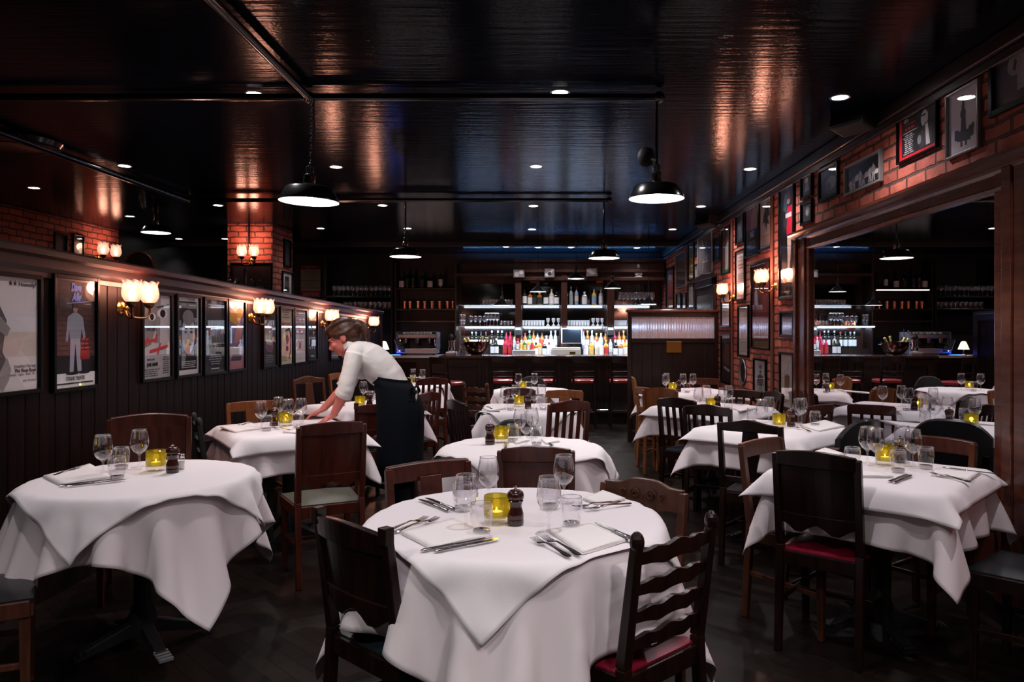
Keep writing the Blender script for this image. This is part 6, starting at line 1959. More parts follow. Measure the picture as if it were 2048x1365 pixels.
WR = {}
white_row(1, 1043.5, 1089, 'bright frosted tumbler in the row left of the three goblets, second bay', 'frosted tumblers of the second bay')
white_row(2, 1134, 1179, 'bright frosted tumbler in the row above the till screen, third bay', 'frosted tumblers of the third bay')
white_row(3, 1226, 1252, 'bright frosted tumbler beside the booth screen top, fourth bay', 'frosted tumblers of the fourth bay')


def goblet(t_):
    MB().lathe([(0.0005, 0), (0.034, 0.0), (0.030, 0.012), (0.010, 0.022), (0.008, 0.05), (0.026, 0.075), (0.032, 0.115), (0.030, 0.14), (0.028, 0.14), (0.03, 0.115), (0.0005, 0.06)], 16).build('body', mat('bright frosted glass', (0.75, 0.78, 0.82), 0.3), t_, smooth=True)


gb = thing('goblet', 'x', 'goblet', (0, 0, 0))
goblet(gb)
snapshot(None)
gl = [(1096, 1, 'bright upturned goblet right of the frosted tumblers, second bay'), (1107, 1, 'bright upturned goblet right of the frosted tumblers, second bay'), (1117, 1, 'bright upturned goblet right of the frosted tumblers, second bay'),
      (1186, 2, 'bright stemmed goblet right of the frosted tumblers, third bay'), (1195, 2, 'bright stemmed goblet right of the frosted tumblers, third bay'), (1204, 2, 'bright stemmed goblet right of the frosted tumblers, third bay')]
for i, (px, bi, lab) in enumerate(gl):
    gr = 'goblets of the second bay' if bi == 1 else 'goblets of the third bay'
    p = (xq(px), 13.5, zz(bi, 1))
    if i == 0:
        gb.location = p
        tag(gb, lab, 'goblet', gr)
    else:
        dup(gb, p, 0, lab, gr)
# glasses standing in rows above, right bay
many('wine_glass', 'wine glass', [(xq(1238 + 8.2 * k), 13.5, zz(3, 2)) for k in range(9)], 'bright stemmed glass in the row above the booth screen', 'stemmed glasses above the booth screen', 1.25)

MB().box2((xq(1030), 13.44, 2.662), (QX1, 13.46, 2.668)).build('light_strip', mat('blue led strip', (0.2, 0.4, 1), 0.4, emit=(0.1, 0.35, 1.0), estr=4), bpy.data.objects['back_bar_cabinet'])
light('cornice_light', 'AREA', (0.3, 13.3, 2.69), 30.0, (0.12, 0.42, 1.0), rot=(R(180), 0, 0), shape='RECTANGLE', size=3.4, size_y=0.04)
# small pictures on the cornice
CG = 'small black and white pictures on the back bar cornice'
for (px0, px1, yt, yb_, lab, art) in ((1026, 1050, 538, 556, 'small black and white picture on the back bar cornice, first from left', [('e', 0.3, 0.4, 0.2, 0.3, LG), ('e', 0.7, 0.6, 0.2, 0.25, W_)]),
                                      (1088, 1110, 536, 556, 'small black and white picture on the cornice between the second and third pendant', [('p', [(0, 0.3), (0.8, 0.9), (1, 0.8), (0.3, 0.1)], W_), ('e', 0.5, 0.4, 0.2, 0.2, DG)]),
                                      (1171, 1196, 535, 554, 'small black and white picture on the cornice behind the highest bar pendant', [('p', [(0, 0.7), (0.4, 0.9), (0.9, 0.3), (0.5, 0.2)], W_), ('e', 0.7, 0.7, 0.15, 0.2, LG)])):
    picture(('F', 13.32), px0, px1, yt, yb_, lab, GR, art, fw=0.008, cat='picture', name='small_picture', group=CG)
    # a thin easel foot keeps it on the ledge
t_ = thing('plaster_bust', 'small white bust with crossed arms on the back bar cornice', 'bust', ((1277 - CX) / F * 13.4, 13.42, 2.34))
MB().skin([[Vector((w * math.cos(q), w * 0.6 * math.sin(q), z)) for q in [2 * math.pi * j / 16 for j in range(16)]] for z, w in ((0, 0.06), (0.03, 0.066), (0.10, 0.072), (0.13, 0.055), (0.145, 0.025), (0.165, 0.022))]).ball((0, -0.005, 0.20), (0.032, 0.036, 0.042)).bar((-0.06, -0.05, 0.05), (0.05, -0.05, 0.07), 0.02, 0.02).bar((0.06, -0.05, 0.05), (-0.04, -0.052, 0.085), 0.02, 0.02).build(
    'figure', mat('grey white plaster', (0.5, 0.52, 0.56), 0.6), t_, smooth=True)
MB().box((0, 0, 0.005), (0.13, 0.09, 0.012)).build('plinth', mat('grey white plaster', (0.5, 0.52, 0.56), 0.6), t_)
for px, lab in ((1067, 'small copper coloured box on the upper back bar shelf, second bay'), (1199, 'small copper coloured box on the upper back bar shelf, third bay')):
    t_ = thing('copper_tin', lab, 'tin', (xq(px), 13.6, SH[(1 if px < 1120 else 2, 3)] + 0.001))
    MB().box((0, 0, 0.055), (0.12, 0.08, 0.11)).build('box', mat('copper red', (0.45, 0.12, 0.05), 0.35, 0.6), t_, bevel=0.006)
    MB().box((0, 0, 0.113), (0.124, 0.084, 0.012)).build('lid', mat('copper red lid', (0.36, 0.09, 0.04), 0.35, 0.6), t_, bevel=0.003)

# till screen on its cash drawer
tx, td = (1143.5 - CX) / F * 13.28, 13.28
t_ = thing('cash_box', 'white cash drawer with bottles beside it on the back counter', 'cash drawer', (tx - 0.10, td + 0.06, QZ))
MB().box2((-0.255, -0.13, 0), (0.255, 0.13, 0.145)).build('case', mat('warm white plastic', (0.62, 0.60, 0.56), 0.4), t_, bevel=0.006)
MB().box2((-0.24, -0.135, 0.02), (0.24, -0.13, 0.115)).build('drawer_front', mat('warm white plastic front', (0.68, 0.66, 0.62), 0.4), t_, bevel=0.003)
MB().box2((0.06, -0.142, 0.03), (0.16, -0.135, 0.075)).build('lock_badge', BRASS, t_)
t_ = thing('till_screen', 'black touch screen in a white bezel standing on the cash drawer', 'screen', (tx, td + 0.02, QZ + 0.146))
MB().box((0, 0.03, 0.012), (0.16, 0.13, 0.024)).bar((0, 0.04, 0.02), (0, 0.03, 0.12), 0.06, 0.04).build('stand', BLACK, t_)
MB().box((0, -0.005, 0.205), (0.37, 0.04, 0.275)).build('bezel', WHITE, t_, bevel=0.012)
MB().box((0, -0.027, 0.205), (0.335, 0.006, 0.24)).build('screen', mat('till screen glass', (0.01, 0.014, 0.02), 0.12, emit=(0.25, 0.4, 0.7), estr=0.05), t_)
MB().box((0, -0.031, 0.075), (0.07, 0.003, 0.012)).build('nameplate', mat('light grey', (0.5, 0.5, 0.52), 0.4), t_)
for px, lab in ((1037, 'black box speaker hanging under the lower shelf by the yellow capped bottle'), (1219, 'black box speaker with a white badge under the lower shelf, by the booth screen')):
    t_ = thing('shelf_speaker', lab, 'loudspeaker', (xq(px), 13.30, SH[(1, 1)] - 0.014 - 0.16))
    MB().box((0, 0.05, 0.08), (0.13, 0.12, 0.16)).build('cabinet', BLACK, t_, bevel=0.006)
    MB().box((0, -0.012, 0.12), (0.09, 0.004, 0.045)).build('badge', mat('light grey', (0.5, 0.5, 0.52), 0.4), t_)

# champagne bowl on the counter
bx = (953 - CX) / F * 11.45
t_ = thing('champagne_bowl', 'large shiny dark champagne bowl standing on the bar counter', 'bowl', (bx, 11.45, BZ))
MB().lathe([(0.0005, 0.0), (0.09, 0.0), (0.085, 0.012), (0.12, 0.03), (0.165, 0.075), (0.19, 0.13), (0.205, 0.20), (0.212, 0.205), (0.205, 0.208), (0.185, 0.14), (0.15, 0.075), (0.0005, 0.04)], 40).build('bowl', mat('polished pewter', (0.20, 0.14, 0.13), 0.14, 1.0), t_, smooth=True)
for s in (-1, 1):
    MB().tube(smooth_path([(s * 0.198, -0.03, 0.17), (s * 0.235, -0.03, 0.165), (s * 0.235, 0.03, 0.165), (s * 0.198, 0.03, 0.17)], 12), 0.008, 8).build('handle', CHROME, t_, smooth=True)
for i, (dx, an, lab) in enumerate(((-0.13, -38, 'gold foiled champagne bottle leaning out of the bowl, first from left'), (-0.085, -28, 'gold foiled champagne bottle leaning out of the bowl, second from left'), (0.09, 12, 'gold foiled champagne bottle in the bowl, third from left'), (0.14, 30, 'gold foiled champagne bottle leaning out of the bowl, rightmost'))):
    t_ = thing('champagne_bottle', lab, 'bottle', (bx + dx * 0.55, 11.45 - 0.02, BZ + 0.10), 0, 'champagne bottles in the bowl')
    t_.rotation_euler = (0, R(an), 0)
    MB().lathe([(0.0005, -0.02), (0.042, -0.02), (0.043, 0.05), (0.03, 0.09), (0.016, 0.12)], 16).build('glass', mat('champagne glass', (0.01, 0.025, 0.012), 0.1), t_, smooth=True)
    MB().lathe([(0.0165, 0.115), (0.016, 0.16), (0.0185, 0.165), (0.0185, 0.195), (0.0005, 0.2)], 14).build('gold_foil', mat('pale gold foil', (0.62, 0.52, 0.2), 0.35, 0.5), t_, smooth=True)
# water jug and ice beside the bowl
t_ = thing('cocktail_jug', 'clear tall glass jug with a long spoon, at the left end of the bar counter', 'jug', ((926 - CX) / F * 11.6, 11.6, BZ))
MB().lathe([(0.0005, 0.002), (0.06, 0.002), (0.065, 0.02), (0.05, 0.28), (0.046, 0.28), (0.058, 0.025), (0.0005, 0.02)], 20).build('jug', M_GLASS, t_, smooth='all')
MB().tube([(0.0, 0, 0.02), (0.02, 0, 0.40)], 0.004, 6).build('bar_spoon', CHROME, t_, smooth=True)
# grinder / blender at the left
t_ = thing('drinks_mixer', 'chrome upright drinks mixer with a lever, left of the champagne bowl', 'mixer', ((904 - CX) / F * 11.7, 11.66, BZ))
MB().box((0, 0, 0.025), (0.16, 0.2, 0.05)).build('base', BRUSHED, t_, bevel=0.01)
MB().lathe([(0.05, 0.05), (0.055, 0.06), (0.05, 0.12), (0.042, 0.125), (0.042, 0.20), (0.055, 0.205), (0.055, 0.225), (0.0005, 0.23)], 20).build('column', CHROME, t_, smooth=True)
MB().tube([(0.03, 0, 0.22), (0.10, 0, 0.36)], 0.007, 8).ball((0.102, 0, 0.365), 0.015).build('lever', CHROME, t_, smooth=True)
MB().ball((-0.01, 0, 0.28), (0.035, 0.035, 0.05)).build('hopper', DARKMETAL, t_, smooth=True)

# espresso machine
ex = (835 - CX) / F * 12.6
t_ = thing('espresso_machine', 'wide steel espresso machine with three group heads and cups on top', 'coffee machine', (ex, 12.68, SZ))
W2, H2 = 0.33, 0.35
MB().box2((-W2, -0.2, 0.03), (W2, 0.22, 0.115)).build('drip_tray', BRUSHED, t_, bevel=0.01)
MB().box2((-W2 + 0.02, 0.02, 0.115), (W2 - 0.02, 0.22, 0.30)).build('back_body', BLACK, t_)
MB().box2((-W2, -0.16, 0.28), (W2, 0.22, H2)).build('top_body', mat('dim brushed steel', (0.2, 0.2, 0.23), 0.35, 0.9), t_, bevel=0.012)
for s in (-1, 1):
    MB().box2((s * W2 - 0.014, -0.18, 0.1), (s * W2 + 0.014, 0.22, H2 + 0.04)).build('side_panel', mat('dim brushed steel', (0.2, 0.2, 0.23), 0.35, 0.9), t_, bevel=0.01)
for k in range(3):
    x = -0.2 + 0.2 * k
    g = MB().lathe([(0.035, 0.2), (0.035, 0.26), (0.045, 0.265), (0.045, 0.285)], 16, (x, -0.1, 0)).build('group_head', CHROME, t_, smooth=True)
    MB().tube([(x, -0.1, 0.205), (x, -0.24, 0.195)], 0.011, 8).build('portafilter', BLACK, g, smooth=True)
for s in (-0.27, 0.3):
    MB().tube(smooth_path([(s, -0.16, 0.30), (s, -0.2, 0.27), (s + 0.015, -0.2, 0.16)], 8), 0.006, 6).build('steam_wand', CHROME, t_, smooth=True)
mb = MB().tube([(-W2, -0.15, H2 + 0.045), (W2, -0.15, H2 + 0.045)], 0.006, 6)
for k in range(4):
    mb.tube([(-W2 + k * W2 * 2 / 3, -0.15, H2), (-W2 + k * W2 * 2 / 3, -0.15, H2 + 0.045)], 0.005, 6)
mb.build('cup_rail', CHROME, t_, smooth=True)
MB().box2((-0.25, -0.205, 0.055), (-0.19, -0.2, 0.095)).build('control_panel', BLACK, t_)
MB().ball((-0.28, -0.2, 0.075), 0.008).build('power_lamp', mat('red pilot lamp', (1, 0.4, 0.3), 0.4, emit=(1, 0.4, 0.3), estr=6), t_, smooth=True)
for sx in (-0.28, 0.28):
    MB().lathe([(0.02, 0), (0.018, 0.03)], 10, (sx, -0.1, 0)).build('foot', BLACK, t_)
cup = None
for i in range(9):
    p = (ex - 0.23 + 0.055 * i, 12.64 + 0.03 * (i % 2), SZ + H2 + 0.001)
    lab = 'white coffee cup on the espresso machine, %s from left' % bar_label(i)
    if cup is None:
        cup = thing('coffee_cup', lab, 'cup', p, 0, 'cups on the espresso machine')
        MB().lathe([(0.0005, 0.0), (0.016, 0.0), (0.026, 0.02), (0.029, 0.045), (0.027, 0.045), (0.022, 0.02), (0.0005, 0.006)], 16).build('body', WHITE, cup, smooth=True)
        MB().tube(smooth_path([(0.027, 0, 0.036), (0.043, 0, 0.034), (0.04, 0, 0.018), (0.024, 0, 0.014)], 10), 0.0035, 6).build('handle', WHITE, cup, smooth=True)
        snapshot(None)
    else:
        dup(cup, p, 0.5 * i, lab, 'cups on the espresso machine')
# small stained glass table lamp and the desk screen by it
lx, ld = (768 - CX) / F * 12.5, 12.5
t_ = thing('table_lamp', 'small lit table lamp with a pleated cream shade, behind the back of the waitress', 'table lamp', (lx, ld, SZ))
MB().lathe([(0.0005, 0), (0.05, 0), (0.045, 0.012), (0.012, 0.025), (0.010, 0.12)], 18).build('base', OLDBRASS, t_, smooth=True)
MB().lathe([(0.085, 0.10), (0.04, 0.22), (0.02, 0.235)], 24, flute=0.03, nf=12).build('lamp_shade', mat('lit cream shade', (0.8, 0.6, 0.45), 0.5, emit=(1.0, 0.75, 0.5), estr=2.5), t_, smooth='all')
light('table_lamp_light', 'POINT', (lx, ld, SZ + 0.17), 2.0, (1.0, 0.7, 0.45), shadow_soft_size=0.03)
t_ = thing('desk_screen', 'black tilted monitor by the small table lamp, seen in the big mirror', 'screen', (-2.34, 12.5, SZ))
t_.rotation_euler = (0, 0, R(60))
MB().box((0, 0.02, 0.01), (0.16, 0.12, 0.02)).bar((0, 0.03, 0.01), (0, 0.02, 0.12), 0.04, 0.03).build('stand', BLACK, t_)
_tl = Matrix.Rotation(R(-30), 3, 'X')
MB().box((0, 0.0, 0.18), (0.27, 0.022, 0.19), rot=_tl).build('casing', BLACK, t_, bevel=0.004)
MB().box(Vector((0, 0.0, 0.18)) + _tl @ Vector((0, 0.004, 0)), (0.276, 0.006, 0.196), rot=_tl).build('edge_trim', mat('light grey', (0.5, 0.5, 0.52), 0.4), t_)
t_ = thing('glow_panel', 'added blue glowing panel lying flat on the service counter by the lamp', 'glow_panel', (-2.46, 12.40, SZ + 0.001))  # made-up glowing panel, added to throw a blue streak on the ceiling
MB().box((0, 0, 0.004), (0.25, 0.17, 0.008)).build('casing', BLACK, t_, bevel=0.002)
MB().box((0, 0, 0.0087), (0.23, 0.15, 0.001)).build('glow_face', mat('added blue glow', (0.02, 0.05, 0.2), 0.3, emit=(0.03, 0.13, 1.0), estr=16), t_)

# left back shelving: rows of glasses, bottles and copper tumblers
t_ = thing('glass_shelf_rack', 'dark wall shelves of stemmed glasses over the far end of the partition', 'shelf', (0, 0, 0))
xb = lambda px, d=13.7: (px - CX) / F * d
zs1, zs2 = EYE - (593 - CY) / F * 13.6, EYE - (618 - CY) / F * 13.6
for z in (zs1, zs2):
    MB().box2((xb(655), 13.5, z - 0.03), (xb(790), YB - 0.001, z)).build('shelf_board', BARWOOD, t_, bevel=0.004)
for px in (657, 788):
    MB().box2((xb(px) - 0.015, 13.5, 0.0), (xb(px) + 0.015, YB - 0.001, 2.7)).build('side', BARWOOD, t_)
many('wine_glass', 'wine glass', [(xb(668 + 9.3 * k, 13.62), 13.62, zs1 + 0.001) for k in range(13)], 'dim stemmed glass on the upper dark shelf beyond the partition', 'stemmed glasses on the upper dark shelf', 1.1)
many('water_tumbler', 'tumbler', [(xb(690 + 10 * k, 13.62), 13.62, zs2 + 0.001) for k in range(10)], 'dim tumbler on the lower dark shelf beyond the partition', 'tumblers on the lower dark shelf', 1.3)
t_ = thing('bottle_shelf_rack', 'dark wall shelves with copper tumblers above the espresso machine', 'shelf', (0, 0, 0))
zt1, zt2, zt3 = EYE - (577 - CY) / F * 13.6, EYE - (618 - CY) / F * 13.6, EYE - (642 - CY) / F * 13.6
for z in (zt1, zt2, zt3):
    MB().box2((xb(796), 13.5, z - 0.03), (xb(913), YB - 0.001, z)).build('shelf_board', BARWOOD, t_, bevel=0.004)
for px in (795, 914):
    MB().box2((xb(px) - 0.015, 13.5, 0.0), (xb(px) + 0.015, YB - 0.001, 2.6)).build('side', BARWOOD, t_)
cg = None
for k, px in enumerate((809, 820, 836, 849, 864, 879, 895, 906)):
    lab = 'copper tinted tumbler on the shelf above the espresso machine, %s from left' % bar_label(k)
    p = (xb(px, 13.6), 13.6, zt2 + 0.001)
    if cg is None:
        cg = thing('copper_tumbler', lab, 'tumbler', p, 0, 'copper tumblers above the espresso machine')
        MB().lathe([(0.0005, 0), (0.034, 0), (0.042, 0.135), (0.038, 0.135), (0.03, 0.006), (0.0005, 0.006)], 16).build('body', COPPER, cg, smooth=True)
        MB().lathe([(0.0425, 0.12), (0.0435, 0.136), (0.040, 0.138)], 16).build('rim', mat('pink metal rim', (0.6, 0.4, 0.4), 0.2, 1.0), cg, smooth=True)
        snapshot(None)
    else:
        dup(cg, p, 0, lab, 'copper tumblers above the espresso machine')
for k, (px, kd, lc) in enumerate(((803, 'square', LW), (814, 'wine', LBK), (826, 'wine', LBK), (844, 'spirit', LBK), (860, 'square', LW), (881, 'wine', LW))):
    bottle(kd, DKG, lc, LBK, (xb(px, 13.6), 13.6, zt1 + 0.001), 'dark bottle on the top shelf over the copper tumblers, %s from left' % bar_label(k), 'bottles over the copper tumblers', 1.0)
light('shelf_strip_and_fill', 'AREA', (xb(855), 13.48, zt1 - 0.04), 1.2, (1.0, 0.75, 0.7), rot=(R(-25), 0, 0), shape='RECTANGLE', size=0.95, size_y=0.03)

# ------------------------------------------------------------------ booth screen with reeded glass
SD = 9.4
sx0, sx1 = (1255 - CX) / F * SD, XR - 0.002
zt = EYE - (620 - CY) / F * SD
t_ = thing('booth_screen', 'dark wooden booth screen with a reeded glass strip and brass plate', 'screen partition', (0, SD, 0))
gz0, gz1 = EYE - (677 - CY) / F * SD, EYE - (634 - CY) / F * SD
gx0, gx1 = (1263 - CX) / F * SD, (1428 - CX) / F * SD
fr = MB().box2((sx0, -0.03, 0), (gx0, 0.03, zt - 0.03)).box2((gx1, -0.03, 0), (sx1, 0.03, zt - 0.03)).box2((gx0, -0.03, gz0 - 0.06), (gx1, 0.03, gz0)).box2((gx0, -0.03, gz1), (gx1, 0.03, zt - 0.03)).box2((gx0, -0.03, 0), (gx1, 0.03, 0.14))
fr.build('frame', BARWOOD, t_, bevel=0.005)
MB().box2((sx0 - 0.02, -0.055, zt - 0.035), (sx1, 0.055, zt)).build('cap_rail', MIRRORWOOD, t_, bevel=0.008)
mb = MB()
x = gx0
while x < gx1 - 0.01:
    x2 = min(x + 0.13, gx1)
    mb.add([(x, -0.010, 0.14), (x + 0.006, -0.014, 0.14), (x2 - 0.006, -0.014, 0.14), (x2, -0.010, 0.14), (x, -0.010, gz0 - 0.06), (x + 0.006, -0.014, gz0 - 0.06), (x2 - 0.006, -0.014, gz0 - 0.06), (x2, -0.010, gz0 - 0.06)], [(0, 1, 5, 4), (1, 2, 6, 5), (2, 3, 7, 6)])
    x = x2
mb.box2((gx0, -0.009, 0.14), (gx1, 0.012, gz0 - 0.06))
mb.build('boarding', BARWOOD, t_)
REED = mat('reeded glass', (0.62, 0.54, 0.56), 0.2, spec=0.8)
_bb = REED.node_tree.nodes['Principled BSDF']
_bb.inputs['Transmission Weight'].default_value = 0.3
_bb.inputs['IOR'].default_value = 1.25
mb = MB()
n_ = 52
prof = []
for i in range(n_ * 4 + 1):
    u = i / (n_ * 4)
    prof.append((gx0 + (gx1 - gx0) * u, -0.006 - 0.006 * abs(math.sin(math.pi * n_ * u))))
vs = [(x, y, gz0) for x, y in prof] + [(x, y, gz1) for x, y in prof]
m = len(prof)
mb.add(vs, [(i, i + 1, m + i + 1, m + i) for i in range(m - 1)])
mb.build('reeded_glass', REED, t_, smooth=True)
px0, px1 = (1332 - CX) / F * SD, (1362 - CX) / F * SD
MB().box2((px0, -0.036, EYE - (706 - CY) / F * SD), (px1, -0.03, EYE - (683 - CY) / F * SD)).build('brass_plate', mat('engraved brass plate', (0.40, 0.20, 0.05), 0.3, 0.9), t_, bevel=0.003)


# ================================================================== THE WAITRESS
def fused(mb, name, m, parent, voxel, smooth_it=6, factor=0.5):
    """one continuous skin over overlapping rounded forms"""
    me = bpy.data.meshes.new('tmp')
    me.from_pydata(mb.v, [], mb.f)
    bm = bmesh.new(); bm.from_mesh(me); bmesh.ops.recalc_face_normals(bm, faces=bm.faces); bm.to_mesh(me); bm.free()
    tmp = bpy.data.objects.new('tmp', me)
    COL.objects.link(tmp)
    r_ = tmp.modifiers.new('r', 'REMESH'); r_.mode = 'VOXEL'; r_.voxel_size = voxel; r_.use_smooth_shade = True
    if smooth_it:
        s_ = tmp.modifiers.new('s', 'SMOOTH'); s_.iterations = smooth_it; s_.factor = factor
    dg = bpy.context.evaluated_depsgraph_get()
    out = bpy.data.meshes.new_from_object(tmp.evaluated_get(dg))
    bpy.data.objects.remove(tmp)
    out.materials.clear()
    for q in (m if isinstance(m, list) else [m]):
        out.materials.append(q)
    out.polygons.foreach_set('use_smooth', [True] * len(out.polygons))
    out.polygons.foreach_set('material_index', [0] * len(out.polygons))
    o = bpy.data.objects.new(name, out)
    COL.objects.link(o)
    o.parent = parent
    return o


def loft(mb, secs, n=20):
    """secs: (centre, half width across the body (y), half depth, forward tilt axis) - rings follow the path"""
    P = [Vector(s[0]) for s in secs]
    rings = []
    for i, s in enumerate(secs):
        d = (P[min(i + 1, len(P) - 1)] - P[max(i - 1, 0)]).normalized()
        side = Vector((0, 1, 0))
        side = (side - d * side.dot(d)).normalized()
        th = d.cross(side).normalized()
        rings.append([P[i] + side * s[1] * math.cos(2 * math.pi * j / n) + th * s[2] * math.sin(2 * math.pi * j / n) for j in range(n)])
    mb.skin(rings)


WP = Vector((-1.03, 5.30, 0))
wt = thing('waitress', 'person in white shirt and long dark apron leaning over a table to lay it', 'person', WP)
SKINM = mat('skin', (0.60, 0.18, 0.145), 0.5, spec=0.3)
nd = SKINM.node_tree.nodes['Principled BSDF']
nd.inputs['Subsurface Weight'].default_value = 0.1
nd.inputs['Subsurface Radius'].default_value = (0.01, 0.004, 0.002)
HAIRM = wood('auburn hair', (0.022, 0.006, 0.003), (0.085, 0.027, 0.012), 0.42, (30, 6, 30), 0.3, 0.0)
SHIRTM = mat('white shirt cotton', (0.72, 0.68, 0.67), 0.85, spec=0.2)
APRONM = mat('dark navy apron cloth', (0.004, 0.0055, 0.009), 0.85, spec=0.1)
SHOEM = mat('black shoe leather', (0.006, 0.006, 0.006), 0.35)
g = lambda x, y, z: Vector((x, y, z)) - WP
C = 5.30
HC = g(-1.405, C, 1.345)         # head centre
tilt = Matrix.Rotation(R(-28), 3, 'Y')      # the face looks down towards the table


def hd(p):
    """head space: forward is -x, up is z"""
    return HC + tilt @ Vector(p)


body = MB()
# skull, jaw, face
body.ball(hd((0.015, 0, 0.03)), (0.098, 0.076, 0.095), 24, 14, rot=tilt)
body.ball(hd((-0.035, 0, -0.03)), (0.062, 0.060, 0.085), 20, 12, rot=tilt)
body.ball(hd((-0.062, 0, -0.085)), (0.033, 0.034, 0.028), 14, 8, rot=tilt)
body.tube([hd((-0.088, 0, 0.022)), hd((-0.103, 0, -0.005)), hd((-0.120, 0, -0.028)), hd((-0.098, 0, -0.040))], [0.011, 0.0125, 0.0145, 0.010], 10)   # nose
for s in (-1, 1):
    body.ball(hd((-0.068, s * 0.040, -0.022)), (0.028, 0.020, 0.024), 12, 8, rot=tilt)         # cheek
    body.ball(hd((-0.083, s * 0.030, 0.024)), (0.017, 0.024, 0.010), 12, 8, rot=tilt)          # brow
    body.ball(hd((0.012, s * 0.074, -0.008)), (0.021, 0.010, 0.032), 12, 8, rot=tilt)          # ear
body.ball(hd((-0.094, 0, -0.058)), (0.015, 0.024, 0.007), 12, 6, rot=tilt)                     # lips
body.ball(hd((-0.090, 0, -0.070)), (0.014, 0.021, 0.007), 12, 6, rot=tilt)
# neck and torso (thin under the shirt), legs
loft(body, [(hd((0.03, 0, -0.02)), 0.052, 0.055), (g(-1.345, C, 1.275), 0.052, 0.052), (g(-1.31, C, 1.245), 0.075, 0.06)])
loft(body, [(g(-1.34, C, 1.262), 0.07, 0.05), (g(-1.29, C, 1.235), 0.15, 0.07), (g(-1.20, C, 1.18), 0.14, 0.09), (g(-1.10, C, 1.09), 0.12, 0.085), (g(-1.02, C, 0.97), 0.14, 0.10), (g(-0.99, C, 0.86), 0.15, 0.11)])
for s in (-1, 1):
    loft(body, [(g(-0.99, C + s * 0.085, 0.90), 0.085, 0.095), (g(-1.0, C + s * 0.09, 0.65), 0.07, 0.075), (g(-1.01, C + s * 0.09, 0.47), 0.052, 0.055), (g(-0.99, C + s * 0.09, 0.30), 0.05, 0.055), (g(-0.97, C + s * 0.09, 0.07), 0.035, 0.038)], 16)
    body.ball(g(-1.01, C + s * 0.09, 0.04), (0.10, 0.035, 0.033), 14, 8)
# arms and hands
TZW = TOP + 0.012
ARMS = [  # shoulder, elbow, wrist, hand direction
    (Vector((-1.285, C - 0.165, 1.235)), Vector((-1.33, C - 0.235, 0.99)), Vector((-1.425, C - 0.20, 0.815)), Vector((-0.80, 0.05, -0.42))),
    (Vector((-1.300, C + 0.165, 1.235)), Vector((-1.425, C + 0.215, 1.01)), Vector((-1.590, C + 0.12, 0.822)), Vector((-0.90, -0.12, -0.42))),
]


def hand(mb, wr, dr, up, thumb_side):
    dr = dr.normalized()
    side = dr.cross(up).normalized()
    nrm = side.cross(dr).normalized()
    pc_ = wr + dr * 0.045
    rot = Matrix((dr, side, nrm)).transposed()
    mb.ball(pc_, (0.052, 0.041, 0.0165), 16, 10, rot=rot)
    mb.tube([wr - dr * 0.03, wr + dr * 0.02], [0.024, 0.024], 12, flat=0.75)
    for k, (off, L_, r_) in enumerate(((0.031, 0.068, 0.0085), (0.0105, 0.077, 0.0088), (-0.0105, 0.071, 0.0085), (-0.030, 0.056, 0.0076))):
        o_ = off * thumb_side
        b0 = wr + dr * 0.078 + side * o_
        curl = 0.45 + 0.08 * k
        p1 = b0 + dr * L_ * 0.42 + side * o_ * 0.22 - nrm * 0.004
        p2 = p1 + (dr * math.cos(curl) - nrm * math.sin(curl)) * L_ * 0.34
        p3 = p2 + (dr * math.cos(curl * 1.6) - nrm * math.sin(curl * 1.6)) * L_ * 0.28
        mb.tube([b0 - dr * 0.02, b0, p1, p2, p3], [r_ * 1.05, r_ * 1.08, r_, r_ * 0.94, r_ * 0.72], 8)
        mb.ball(p3, r_ * 0.75, 8, 6)
    b0 = wr + dr * 0.022 + side * 0.026 * thumb_side
    p1 = b0 + (dr * 0.62 + side * 0.72 * thumb_side - nrm * 0.25).normalized() * 0.038
    p2 = p1 + (dr * 0.85 + side * 0.35 * thumb_side - nrm * 0.35).normalized() * 0.030
    mb.tube([b0 - side * 0.01 * thumb_side, b0, p1, p2], [0.012, 0.0125, 0.0105, 0.0078], 8)
    mb.ball(p2, 0.008, 8, 6)


for i, (sh, el, wr, dr) in enumerate(ARMS):
    sh, el, wr = sh - WP, el - WP, wr - WP
    body.tube([sh, sh.lerp(el, 0.5), el], [0.045, 0.042, 0.036], 12)
    body.tube([el, el.lerp(wr, 0.3), el.lerp(wr, 0.7), wr], [0.037, 0.039, 0.030, 0.0235], 12)
    hand(body, wr, dr, Vector((0, 0, 1)), -1 if i == 0 else 1)
fused(body, 'body', SKINM, wt, 0.0045, 5, 0.5)
# eyes, brows and lips
for s in (-1, 1):
    e = MB().ball(hd((-0.0765, s * 0.031, 0.008)), (0.009, 0.013, 0.0075), 12, 8, rot=tilt).build('eye', mat('eye white', (0.5, 0.45, 0.43), 0.3), wt, smooth=True)
    MB().ball(hd((-0.0838, s * 0.032, 0.006)), (0.003, 0.006, 0.006), 10, 6, rot=tilt).build('iris', mat('dark iris', (0.03, 0.018, 0.012), 0.2), e, smooth=True)
    MB().tube([hd((-0.099, s * 0.014, 0.030)), hd((-0.099, s * 0.032, 0.036)), hd((-0.085, s * 0.05, 0.031))], [0.003, 0.0035, 0.002], 8).build('eyebrow', HAIRM, wt, smooth=True)
MB().tube([hd((-0.100, -0.022, -0.064)), hd((-0.109, 0, -0.063)), hd((-0.100, 0.022, -0.064))], [0.0035, 0.006, 0.0035], 8, flat=0.8).build('lips', mat('lips', (0.34, 0.10, 0.09), 0.4), wt, smooth=True)
